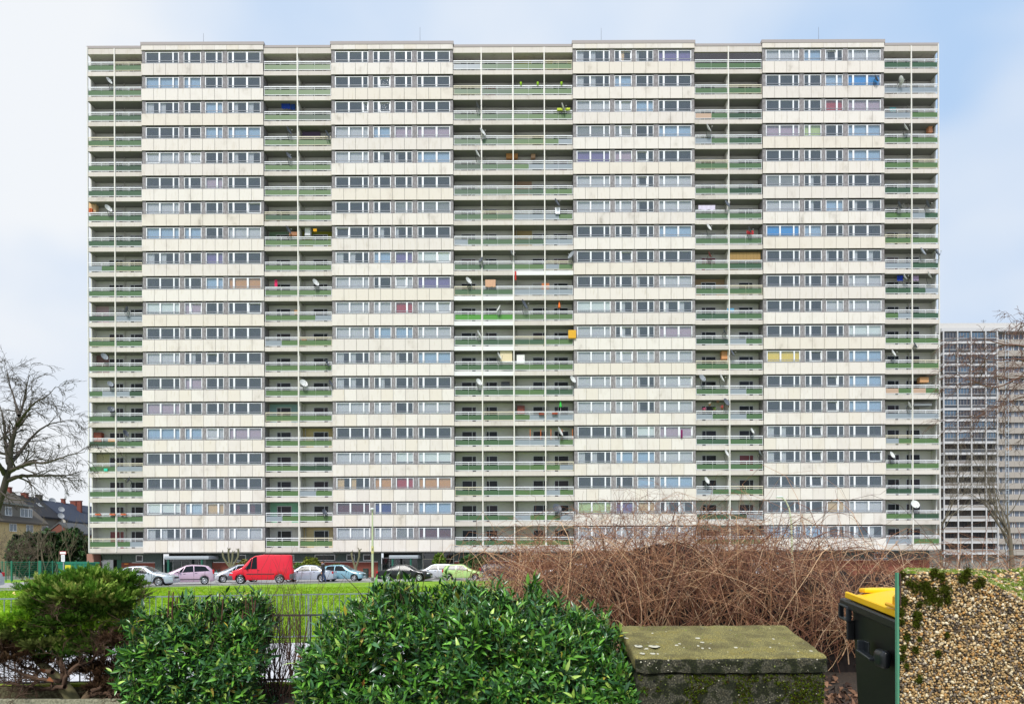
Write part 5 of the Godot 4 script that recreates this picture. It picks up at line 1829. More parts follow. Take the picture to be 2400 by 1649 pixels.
# ------------------------------------------------------------------ the walking person
func net(bones: Array, cell: float, soft: float, s: Shape) -> void:
	var lo := Vector3.ONE * 99.0
	var hi := -lo
	for b: Array in bones:
		for i in 2:
			lo = lo.min(b[i] - Vector3.ONE * (b[2 + i] + cell * 2.0))
			hi = hi.max(b[i] + Vector3.ONE * (b[2 + i] + cell * 2.0))
	var n := Vector3i(((hi - lo) / cell).ceil())
	var field := PackedFloat32Array()
	field.resize((n.x + 1) * (n.y + 1) * (n.z + 1))
	field.fill(1.0)
	var sy := n.x + 1
	var sz := (n.x + 1) * (n.y + 1)
	for b: Array in bones:
		var ra: float = b[2]
		var rb: float = b[3]
		var r := maxf(ra, rb) + soft + cell * 2.0
		var a: Vector3 = b[0]
		var ab: Vector3 = b[1] - a
		var len2 := maxf(ab.length_squared(), 1e-6)
		var flatten: Vector3 = b[4] if b.size() > 4 else Vector3.ONE
		var p0 := Vector3i(((a.min(b[1]) - Vector3.ONE * r - lo) / cell).floor()).clamp(Vector3i.ZERO, n)
		var p1 := Vector3i(((a.max(b[1]) + Vector3.ONE * r - lo) / cell).ceil()).clamp(Vector3i.ZERO, n)
		for z in range(p0.z, p1.z + 1):
			for y in range(p0.y, p1.y + 1):
				for x in range(p0.x, p1.x + 1):
					var p := lo + Vector3(x, y, z) * cell
					var t := clampf((p - a).dot(ab) / len2, 0.0, 1.0)
					var d := ((p - a - ab * t) / flatten).length() - lerpf(ra, rb, t)
					var i := x + y * sy + z * sz
					var e := field[i]
					var h := maxf(soft - absf(e - d), 0.0) / soft
					field[i] = minf(e, d) - h * h * soft * 0.25
	var at := {}
	var corners := [0, 1, sy, sy + 1, sz, sz + 1, sz + sy, sz + sy + 1]
	var normal_at := func(i: int) -> Vector3:
		return Vector3(field[i + 1] - field[i], field[i + sy] - field[i], field[i + sz] - field[i]).normalized()
	for z in n.z:
		for y in n.y:
			for x in n.x:
				var i := x + y * sy + z * sz
				var inside := 0
				for c: int in corners:
					if field[i + c] < 0.0:
						inside += 1
				if inside == 0 or inside == 8:
					continue
				var sum := Vector3.ZERO
				var count := 0
				for e: Array in [[0, 1], [2, 3], [4, 5], [6, 7], [0, 2], [1, 3], [4, 6], [5, 7], [0, 4], [1, 5], [2, 6], [3, 7]]:
					var fa := field[i + corners[e[0]]]
					var fb := field[i + corners[e[1]]]
					if (fa < 0.0) != (fb < 0.0):
						var t := fa / (fa - fb)
						var ca := Vector3(e[0] & 1, (e[0] >> 1) & 1, e[0] >> 2)
						var cb := Vector3(e[1] & 1, (e[1] >> 1) & 1, e[1] >> 2)
						sum += ca.lerp(cb, t)
						count += 1
				at[i] = lo + (Vector3(x, y, z) + sum / count) * cell
	for i: int in at.keys():
		for axis: Array in [[1, sy, sz], [sy, sz, 1], [sz, 1, sy]]:
			var j: int = i + axis[0]
			if j >= field.size() or (field[i] < 0.0) == (field[j] < 0.0):
				continue
			var q := [i, i - axis[1], i - axis[1] - axis[2], i - axis[2]]
			if not (at.has(q[1]) and at.has(q[2]) and at.has(q[3])):
				continue
			var order := [0, 2, 1, 0, 3, 2] if field[i] < 0.0 else [0, 1, 2, 0, 2, 3]
			for k: int in order:
				s.corner(at[q[k]], normal_at.call(q[k]))


func make_person() -> void:
	var p := spot(757, 0, 58.0)
	var o := thing("person", "person in a dark padded jacket, blue jeans and dark cap, walking past the cars", "person", Vector3(p.x, 0.006, p.z))
	# walks away to the left: faces -x and a little away
	var k := 1.03
	var j := func(x: float, y: float, z: float) -> Vector3: return Vector3(x, y, z) * k
	var hip_l: Vector3 = j.call(0.02, 0.92, 0.09)
	var hip_r: Vector3 = j.call(0.0, 0.92, -0.09)
	var legs := Shape.new()
	var jeans := [[hip_l, hip_r, 0.115, 0.115], [hip_l, j.call(0.1, 0.5, 0.1), 0.095, 0.065], [j.call(0.1, 0.5, 0.1), j.call(0.24, 0.13, 0.09), 0.065, 0.05], [hip_r, j.call(-0.1, 0.5, -0.09), 0.095, 0.065], [j.call(-0.1, 0.5, -0.09), j.call(-0.13, 0.1, -0.09), 0.065, 0.05]]
	net(jeans, 0.018, 0.05, legs)
	var body := put("body", legs.mesh(), mat("2b4468", 0.9), o)
	var coat := Shape.new()
	net([[j.call(0.0, 0.88, 0), j.call(-0.01, 1.38, 0), 0.165, 0.17, Vector3(0.85, 1, 1.05)], [j.call(-0.01, 1.4, 0.17), j.call(-0.01, 1.4, -0.17), 0.085, 0.085], [j.call(-0.01, 1.4, 0.19), j.call(0.05, 1.12, 0.25), 0.075, 0.06], [j.call(0.05, 1.12, 0.25), j.call(-0.06, 0.9, 0.24), 0.06, 0.045], [j.call(-0.01, 1.4, -0.19), j.call(-0.05, 1.12, -0.25), 0.075, 0.06], [j.call(-0.05, 1.12, -0.25), j.call(-0.14, 0.92, -0.22), 0.06, 0.045], [j.call(-0.01, 1.42, 0), j.call(-0.03, 1.54, 0), 0.085, 0.075]], 0.018, 0.05, coat)
	put("jacket", coat.mesh(), mat("23262d", 0.7), body)
	var head := Shape.new()
	net([[j.call(-0.03, 1.52, 0), j.call(-0.03, 1.58, 0), 0.055, 0.055], [j.call(-0.04, 1.64, 0), j.call(-0.035, 1.68, 0), 0.083, 0.09], [j.call(-0.08, 1.6, 0), j.call(-0.09, 1.62, 0), 0.055, 0.05], [j.call(-0.125, 1.635, 0), j.call(-0.145, 1.615, 0), 0.014, 0.017]], 0.01, 0.02, head)
	for z: float in [0.095, -0.095]:
		head.ball(j.call(-0.03, 1.64, z), Vector3(0.02, 0.033, 0.01), 7, 5)
	put("head", head.mesh(), mat("c4906f", 0.7), body)
	for z: float in [0.035, -0.035]:
		var e := Shape.new()
		e.ball(j.call(-0.125, 1.655, z), Vector3(0.008, 0.008, 0.012), 7, 5)
		put("eye", e.mesh(), mat("2a211c", 0.3), body)
	var cap := Shape.new()
	cap.ball(j.call(-0.03, 1.71, 0), Vector3(0.115, 0.085, 0.105), 14, 8)
	cap.bevel(j.call(-0.16, 1.69, 0), Vector3(0.1, 0.015, 0.13), 0.006)
	put("cap", cap.mesh(), mat("2d2426", 0.9), body)
	for q: Array in [[-0.07, 0.86, 0.24], [-0.15, 0.88, -0.22]]:
		var hand := Shape.new()
		var c: Vector3 = j.call(q[0], q[1], q[2])
		var bones := [[c, c + Vector3(-0.01, -0.06, 0), 0.026, 0.03]]
		for f in 4:
			var b := c + Vector3(-0.03 + f * 0.018, -0.075, 0)
			bones.append([b, b + Vector3(-0.008, -0.04 - 0.006 * (f % 3), 0.005), 0.009, 0.008])
			bones.append([b + Vector3(-0.008, -0.04 - 0.006 * (f % 3), 0.005), b + Vector3(-0.02, -0.065 - 0.006 * (f % 3), 0.012), 0.008, 0.007])
		bones.append([c + Vector3(-0.03, -0.02, 0), c + Vector3(-0.055, -0.06, 0.01), 0.011, 0.009])
		net(bones, 0.006, 0.006, hand)
		put("hand", hand.mesh(), mat("c4906f", 0.7), body)
	for q: Array in [[0.24, 0.07, 0.09, 0.35], [-0.15, 0.03, -0.09, 0.0]]:
		var shoe := Shape.new()
		var a: Vector3 = j.call(q[0] + 0.05, q[1] + 0.02, q[2])
		var b: Vector3 = j.call(q[0] - 0.14, q[1] - 0.0 - q[3] * 0.08, q[2])
		net([[a, b, 0.05, 0.035]], 0.012, 0.01, shoe)
		put("shoe", shoe.mesh(), mat("2a2523", 0.8), body)
	var scarf := Shape.new()
	scarf.tube([j.call(-0.1, 1.5, 0.07), j.call(0.03, 1.52, 0.1), j.call(0.07, 1.53, 0), j.call(0.03, 1.52, -0.1), j.call(-0.1, 1.5, -0.07)], [0.04, 0.045, 0.045, 0.045, 0.04], 8, true)
	put("collar", scarf.mesh(), mat("a89aa6", 0.9), body)


# ------------------------------------------------------------------ bare trees
func make_trees() -> void:
	var bark := mat("4a423b", 0.95)
	var away := 40.0
	var g := func(px: float, py: float, dz := 0.0) -> Vector3: return spot(px, py, away + dz)
	var c := func(x: float, y: float, dz := 0.0) -> Vector3: return spot(x / 2.66, 820.0 + y / 2.66, away + dz)
	var o := thing("bare_tree", "large leafless tree leaning in from the left edge before the houses", "tree")
	var s := Shape.new()
	s.tube([g.call(-60, 1388), g.call(-46, 1300), g.call(-28, 1235), g.call(-6, 1180), g.call(10, 1135), g.call(20, 1096)], [0.36, 0.3, 0.25, 0.21, 0.175, 0.15], 12)
	put("trunk", s.mesh(), bark, o)
	var twig := {"wiggle": 0.13, "lift": -0.03, "tip": 1.4, "taper": 0.5, "kids": 3, "angle": 0.5, "thin": 0.011}
	var limbs := [
		[[c.call(50, 800), c.call(130, 775), c.call(300, 772), c.call(430, 768, 1.0), c.call(510, 742, 1.5)], 0.13, 0.015, 18],
		[[c.call(60, 745), c.call(110, 720, -0.5), c.call(200, 690, -1.0), c.call(290, 690, -1.5), c.call(440, 642, -1.5), c.call(525, 628, -1.5)], 0.13, 0.014, 20],
		[[c.call(60, 740), c.call(70, 600), c.call(100, 470), c.call(130, 380, 0.5), c.call(150, 300, 1.0), c.call(172, 200, 1.0), c.call(190, 140, 1.0)], 0.15, 0.013, 26],
		[[c.call(70, 690), c.call(130, 620, 1.0), c.call(200, 530, 2.0), c.call(290, 460, 2.5), c.call(400, 430, 3.0), c.call(460, 425, 3.0)], 0.12, 0.014, 22],
		[[c.call(105, 460), c.call(200, 335, -1.0), c.call(300, 270, -1.5), c.call(350, 215, -1.5)], 0.1, 0.013, 18],
		[[c.call(55, 700), c.call(35, 560, 1.0), c.call(25, 430, 1.5), c.call(-10, 300, 2.0)], 0.14, 0.016, 20],
		[[c.call(30, 760), c.call(-40, 650, -1.0), c.call(-120, 480, -1.5), c.call(-170, 300, -2.0)], 0.16, 0.018, 16],
		[[c.call(120, 400), c.call(90, 290, 1.5), c.call(60, 190, 2.0), c.call(40, 100, 2.5)], 0.09, 0.013, 16],
		[[c.call(0, 860), c.call(60, 915, -1.0), c.call(150, 925, -1.5), c.call(220, 940, -2.0)], 0.06, 0.013, 8]]
	for l: Array in limbs:
		var b := Shape.new()
		limb(b, l[0], l[1], l[2], twig, int(l[3] * 0.75), 3)
		put("limb", b.mesh(), bark, o)
	# red-brown branches that reach in at the right
	away = 30.0
	var reddish := mat("6f5146", 0.95)
	g = func(px: float, py: float, dz := 0.0) -> Vector3: return spot(px, py, 30.0 + dz)
	var d := func(x: float, y: float, dz := 0.0) -> Vector3: return spot(2100.0 + x / 2.573, 720.0 + y / 2.573, away + dz)
	o = thing("overhanging_tree", "reddish bare tree outside the right edge, its thin branches hanging before the distant tower", "tree")
	s = Shape.new()
	s.tube([g.call(2560, 1408), g.call(2550, 1200), g.call(2540, 1000), g.call(2520, 820), g.call(2500, 700)], [0.28, 0.24, 0.2, 0.15, 0.08], 10)
	put("trunk", s.mesh(), reddish, o)
	twig = {"wiggle": 0.16, "lift": -0.05, "tip": 1.5, "taper": 0.5, "kids": 3, "angle": 0.6, "thin": 0.009}
	for l: Array in [
		[[g.call(2535, 960), d.call(900, 420), d.call(772, 330, 0.5), d.call(600, 330, 0.5), d.call(480, 300, 0.8)], 0.08, 0.01, 16],
		[[g.call(2530, 900), d.call(860, 300, -0.5), d.call(772, 245, -0.5), d.call(650, 235, -0.5), d.call(520, 200, -0.5), d.call(450, 250, -0.5)], 0.07, 0.01, 16],
		[[g.call(2540, 1000), d.call(880, 480), d.call(772, 430), d.call(620, 490), d.call(480, 460), d.call(370, 410)], 0.07, 0.01, 20],
		[[g.call(2545, 1060), d.call(900, 580, 1.0), d.call(772, 555, 1.0), d.call(650, 600, 1.0), d.call(500, 640, 1.0)], 0.06, 0.01, 14],
		[[g.call(2525, 860), d.call(880, 150, 1.0), d.call(780, 110, 1.0), d.call(735, 130, 1.0), d.call(730, 200, 1.0)], 0.04, 0.01, 6]]:
		var b := Shape.new()
		limb(b, l[0], l[1], l[2], twig, l[3], 3)
		put("limb", b.mesh(), reddish, o)
	# two leafless trees before the distant tower
	var grey := mat("6d6656", 0.95)
	for q: Array in [[2373.0, 112.0, 7.0, 0.32, "leafless tree with a stout trunk before the distant tower, at the right edge"], [2208.0, 104.0, 6.0, 0.14, "slender leafless tree at the right-hand corner of the long block"]]:
		var p := spot(q[0], 0, q[1])
		var t := thing("bare_tree", q[4], "tree", Vector3(p.x, 0, p.z))
		var tr := Shape.new()
		tr.tube([Vector3.ZERO, Vector3(-0.1, 2.5, 0), Vector3(-0.35, 5.0, 0.1), Vector3(-0.6, 6.6, 0)], [q[3] * 1.3, q[3], q[3] * 0.8, q[3] * 0.6], 9)
		put("trunk", tr.mesh(), grey, t)
		var cr := Shape.new()
		for i in 6:
			branch(cr, Vector3(-0.3 - 0.05 * i, 3.6 + i * 0.55, 0), Vector3(between(-0.8, 0.8), 1.0, between(-0.6, 0.6)).normalized(), q[2], q[3] * 0.5, 4, {"wiggle": 0.1, "lift": 0.05, "taper": 0.5, "kids": 3, "angle": 0.5, "thin": 0.02})
		put("crown", cr.mesh(), grey, t)
	# pollarded street trees
	for q: Array in [[541.0, 70.5, 3, "pollarded tree with stubby knuckled limbs behind the red van"], [833.0, 71.5, 2, "two-stemmed pollarded tree before the brick wall by the blue hatchback"]]:
		var p := spot(q[0], 0, q[1])
		var t := thing("pollarded_tree", q[3], "tree", Vector3(p.x, 0, p.z))
		var tr := Shape.new()
		tr.tube([Vector3.ZERO, Vector3(0.02, 0.7, 0), Vector3(-0.03, 1.3, 0)], [0.2, 0.16, 0.17], 9)
		put("trunk", tr.mesh(), mat("74705a", 0.95), t)
		for i in 4 if q[2] == 3 else 2:
			var lb := Shape.new()
			var dx: float = ([-0.75, -0.2, 0.2, 0.75][i] if q[2] == 3 else [-0.35, 0.4][i])
			var hgt := 2.7 + 0.25 * (i % 2)
			lb.tube([Vector3(0, 1.1, 0), Vector3(dx * 0.6, 1.7, 0.05 * i), Vector3(dx, 2.3, 0.1), Vector3(dx * 1.05, hgt, 0.1)], [0.12, 0.1, 0.09, 0.11], 8, true)
			for k in 5:
				lb.tube([Vector3(dx * 1.05, hgt - 0.05, 0.1), Vector3(dx * 1.05, hgt, 0.1) + Vector3(between(-0.25, 0.25), between(0.05, 0.3), between(-0.2, 0.2))], [0.05, 0.02], 5, true)
			put("limb", lb.mesh(), mat("6f6d52", 0.95), t)
	# garden shrubs against the block
	bush("round_shrub", "rounded yellow-green shrub behind the silver estate car", Vector3(spot(1029, 0, 73).x, 0, -73), Vector3(1.35, 2.5, 1.3), ["5f7a26", "6f8a2e", "4e6a22"], 1500, 0.17)
	bush("broad_shrub", "broad glossy green shrub between the round shrub and the brambles", Vector3(spot(1110, 0, 74).x, 0, -74), Vector3(2.9, 2.35, 1.8), ["36562c", "446a36", "2b4724", "587a44"], 1900, 0.22)
	bush("golden_shrub", "golden green conifer shrub behind the walking person", Vector3(spot(729, 0, 73).x, 0, -73), Vector3(1.8, 2.15, 1.5), ["6f7a24", "82892e", "586522"], 1500, 0.17)
	bush("low_shrub", "low green shrub behind the silver saloon by the van", Vector3(spot(703, 0, 73.5).x, 0, -73.5), Vector3(1.5, 1.6, 1.2), ["4a6a34", "5a7a40", "8aa04a"], 900, 0.17)
	bush("low_shrub", "low green shrub behind the light blue hatchback", Vector3(spot(783, 0, 73.5).x, 0, -73.5), Vector3(2.0, 1.45, 1.2), ["4f6a34", "64803f", "a0a864"], 1000, 0.17)
	bush("small_conifer", "small yellowish bush above the bonnet of the silver hatchback", Vector3(spot(572, 0, 74.0).x, 0, -74.0), Vector3(1.4, 1.9, 1.0), ["6f6a30", "7f7a3a", "5a5a2a"], 800, 0.15)


# ------------------------------------------------------------------ railings
func railing(called: String, label: String, a: Vector3, b: Vector3, top: float, low: float, gap: float, thick: float, metal: Material) -> void:
	var o := thing(called, label, "fence")
	var n := int((b - a).length() / gap)
	var yaw := Basis(Vector3.UP, -atan2((b - a).z, (b - a).x))
	var bar := Shape.new()
	bar.tube([Vector3(0, low, 0), Vector3(0, top, 0)], [thick, thick], 6)
	var bar_mesh := bar.mesh()
	var r := Shape.new()
	r.box(Vector3.ZERO, Vector3((b - a).length() + 0.05, thick * 3.0, thick * 4.0))
	var rail_mesh := r.mesh()
	put("top_rail", rail_mesh, metal, o, (a + b) / 2.0 + Vector3(0, top, 0), yaw)
	put("bottom_rail", rail_mesh, metal, o, (a + b) / 2.0 + Vector3(0, low, 0), yaw)
	for i in n + 1:
		put("bar", bar_mesh, metal, o, a.lerp(b, float(i) / n), Basis(Vector3.RIGHT, between(-0.006, 0.006)))
	var post := Shape.new()
	post.box(Vector3(0, top / 2.0, 0), Vector3(thick * 5.0, top - thick * 3.5, thick * 5.0))
	var pm := post.mesh()
	for i in int(n / 18.0) + 1:
		put("post", pm, metal, o, a.lerp(b, minf(1.0, (i * 18.0 + 0.5) / n)), yaw)


func make_fences() -> void:
	var steel := mat("7c8b86", 0.5, 0.4)
	var far_a := spot(-90, 0, 13.05)
	var far_b := spot(1010, 0, 15.2)
	railing("lawn_railing", "grey-green steel bar railing along the edge of the lawn", Vector3(far_a.x, 0, far_a.z), Vector3(far_b.x, 0, far_b.z), 1.0, 0.14, 0.112, 0.008, steel)
	var a := spot(-120, 0, 8.72)
	var b := spot(1130, 0, 9.15)
	railing("path_railing", "dark steel bar railing between the hedge plants and the pale path", Vector3(a.x, 0, a.z), Vector3(b.x, 0, b.z), 0.985, 0.17, 0.127, 0.008, mat("45484a", 0.55, 0.4))


func make_lawn() -> void:
	# blades on the nearer half of the lawn
	var where := []
	var tint := []
	for i in 30000:
		var away := 15.4 + 32.0 * pow(rng.randf(), 1.7)
		var px := between(-60.0, 1160.0)
		var p := spot(px, 0, away)
		var s := between(0.7, 1.4) * (1.0 + away * 0.02)
		where.append(Transform3D(Basis(Vector3.UP, rng.randf() * TAU).scaled(Vector3(s, s * between(0.5, 1.1), s)), Vector3(p.x, 0.0, p.z)))
		tint.append(lin(any_of(["86aa1c", "94b826", "78a018", "abc040", "6e9018"])))
	var o := scatter("grass", tuft_shape(10, 0.06, 0.004, 0.45).mesh(), tinted(0.9, 0.2, Color(0.5, 0.6, 0.1)), where, tint)
	tag(o, "bright green mown grass beyond the steel railing", "grass")
	var leaves := []
	var lt := []
	for i in 70:
		var p := spot(between(0, 1100), 0, between(15.5, 45))
		leaves.append(Transform3D(Basis(wander().normalized(), rng.randf() * TAU).scaled(Vector3.ONE * between(0.8, 1.5)), Vector3(p.x, 0.05, p.z)))
		lt.append(lin(any_of(["c9a45a", "b98a4a", "d9c07a"])))
	tag(scatter("fallen_leaves", leaf_shape(0.12, 0.09).mesh(), tinted(0.9), leaves, lt), "pale fallen leaves strewn on the lawn", "leaves")


# ------------------------------------------------------------------ bramble thicket
func thicket_top(x: float) -> float:
	return along(V([-1.0, 0.7, -0.6, 1.15, 0.0, 1.66, 0.7, 1.9, 1.6, 2.05, 2.7, 2.24, 3.4, 2.16, 4.2, 1.92, 5.2, 1.72, 7.0, 1.72, 9.0, 1.66, 14.0, 1.66]), x)


func make_bramble() -> void:
	var o := thing("bramble_thicket", "huge tangled thicket of bare red-brown bramble stems behind the concrete block", "bush")
	# added mound of dead matter, near-black to paint shade deep between the stems
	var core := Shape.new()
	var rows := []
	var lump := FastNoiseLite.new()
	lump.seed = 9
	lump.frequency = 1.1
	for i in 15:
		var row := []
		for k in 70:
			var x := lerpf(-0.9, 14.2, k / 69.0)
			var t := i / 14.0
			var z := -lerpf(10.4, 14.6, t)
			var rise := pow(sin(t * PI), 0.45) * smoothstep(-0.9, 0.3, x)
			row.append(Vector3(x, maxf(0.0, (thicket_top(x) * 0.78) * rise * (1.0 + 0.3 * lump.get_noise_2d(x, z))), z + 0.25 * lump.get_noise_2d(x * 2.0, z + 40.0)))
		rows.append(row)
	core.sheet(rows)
	put("shaded_heart", core.mesh(), grained(grain([[0.0, "0a0705"], [0.5, "170f0b"], [1.0, "2c1e17"]], 0.06, 81), Vector3.ONE * 1.7, 1.0), o)
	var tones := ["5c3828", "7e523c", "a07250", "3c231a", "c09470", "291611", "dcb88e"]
	var layers := []
	for t in tones.size():
		layers.append(Shape.new())
	var count := 4300
	for i in count:
		var far := rng.randf()
		var x := between(-0.7, 13.6)
		if rng.randf() < 0.45:
			x = between(-0.6, 5.2)
		var z := -lerpf(10.2, 14.2, pow(far, 1.3))
		var h := thicket_top(x) * between(0.35, 0.99)
		var wild := rng.randf() < (0.045 if x < 4.6 and x > 0.9 else 0.012)
		if wild:
			h = thicket_top(x) * between(1.05, 1.22)
		var p := Vector3(x, between(0.0, 0.5) if rng.randf() < 0.6 else between(0.3, 1.0) * h * 0.7, z)
		var lean := between(-1.0, 1.0)
		var dir := Vector3(lean * 0.7, between(0.5, 1.2), between(-0.5, 0.6)).normalized()
		var pts := [p]
		var r := between(0.0035, 0.008) * (0.75 if wild else 1.0)
		var rad := [r]
		var steps := 11
		var length := (h * between(1.0, 2.2)) / steps
		var curl := between(-0.16, 0.16)
		for k in steps:
			var y: float = pts[-1].y
			dir.y -= 0.05 + maxf(0.0, (y - h * 0.82)) * 0.9
			dir = dir.rotated(Vector3.UP, curl) + wander(0.13)
			if pts[-1].x < 0.0:
				dir.x += 0.35 * (0.2 - pts[-1].x)
			if y < 0.12 and dir.y < 0.0:
				dir.y = absf(dir.y) * 0.3
			dir = dir.normalized()
			pts.append(pts[-1] + dir * length)
			rad.append(r * (1.0 - 0.65 * (k + 1.0) / steps))
		# stems deep inside take darker tones as painted shade, outer ones paler
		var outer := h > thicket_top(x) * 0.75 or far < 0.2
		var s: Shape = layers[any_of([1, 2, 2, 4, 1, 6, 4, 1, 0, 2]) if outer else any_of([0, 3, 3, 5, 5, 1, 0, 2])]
		s.tube(pts, rad, 3)
		for k in 2:
			var j := 3 + rng.randi() % 7
			var td := (dir + wander(0.8)).normalized()
			var a: Vector3 = pts[j]
			s.tube([a, a + td * between(0.08, 0.2), a + (td + wander(0.3)).normalized() * between(0.25, 0.5)], [r * 0.5, r * 0.4, r * 0.25], 3)
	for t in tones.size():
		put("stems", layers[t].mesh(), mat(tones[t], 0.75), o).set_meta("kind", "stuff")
	var canes := Shape.new()
	for i in 130:
		var x := between(-0.4, 8.0)
		var p := Vector3(x, between(0.0, 0.5), -between(10.2, 11.4))
		var to := p + Vector3(between(-1.6, 1.6), thicket_top(x) * between(0.4, 0.95), between(-0.6, 0.3))
		to.x = maxf(to.x, -0.5)
		var mid := (p + to) / 2.0 + Vector3(between(-0.3, 0.3), between(0.2, 0.6), between(0.0, 0.2))
		var pts := []
		var rad := []
		for k in 9:
			var t := k / 8.0
			pts.append(p.lerp(mid, t).lerp(mid.lerp(to, t), t) + wander(0.012))
			rad.append(0.0105 * (1.0 - 0.55 * t))
		canes.tube(pts, rad, 4)
	put("thick_canes", canes.mesh(), mat("b99a7c", 0.8), o).set_meta("kind", "stuff")
	# the wispy vine that climbs above the thicket
	var wisp := Shape.new()
	for i in 90:
		var x := between(0.8, 4.8)
		var p := Vector3(x, thicket_top(x) * between(0.75, 0.95), -between(11.0, 13.0))
		branch(wisp, p, Vector3(between(-1, 1), between(0.2, 0.9), between(-0.4, 0.4)).normalized(), between(0.35, 0.95), 0.006, 2, {"wiggle": 0.3, "lift": 0.0, "tip": 1.0, "taper": 0.5, "kids": 3, "angle": 0.7, "thin": 0.0028})
	put("vine_wisps", wisp.mesh(), mat("8a6552", 0.8), o).set_meta("kind", "stuff")
	var where := []
	var tint := []
	for i in 1500:
		var x := between(0.8, 4.4)
		var z := -between(6.6, 10.4)
		where.append(Transform3D(Basis(wander().normalized(), rng.randf() * TAU).scaled(Vector3.ONE * between(0.5, 1.05)), Vector3(x, between(0.02, 0.07), z)))
		tint.append(lin(any_of(["4f3626", "6b4c36", "3f2b20", "86634a", "2f211a"])))
	tag(scatter("leaf_litter", leaf_shape(0.13, 0.085, 0.4, 0.8).mesh(), tinted(0.9), where, tint), "brown dead leaves on the ground between the block and the black bin", "leaves")


# ------------------------------------------------------------------ juniper
func spray_shape(long: float) -> Shape:
	var s := Shape.new()
	var n := 30
	for i in n:
		var t := float(i) / n
		var b := Vector3(0, 0.01 * sin(t * 9.0), t * 0.8) * long
		var a := (1.0 if i % 2 else -1.0) * between(0.35, 0.9)
		var d := Vector3(sin(a), between(-0.2, 0.55), cos(a)).normalized()
		var side := d.cross(Vector3.UP).normalized() * 0.055 * long
		var tip := b + d * long * between(0.2, 0.34) * (1.05 - t * 0.5)
		s.quad(b - side * 0.4, b + d * long * 0.12 + side * 0.6, tip, b + d * long * 0.12 - side * 0.6)
	return s


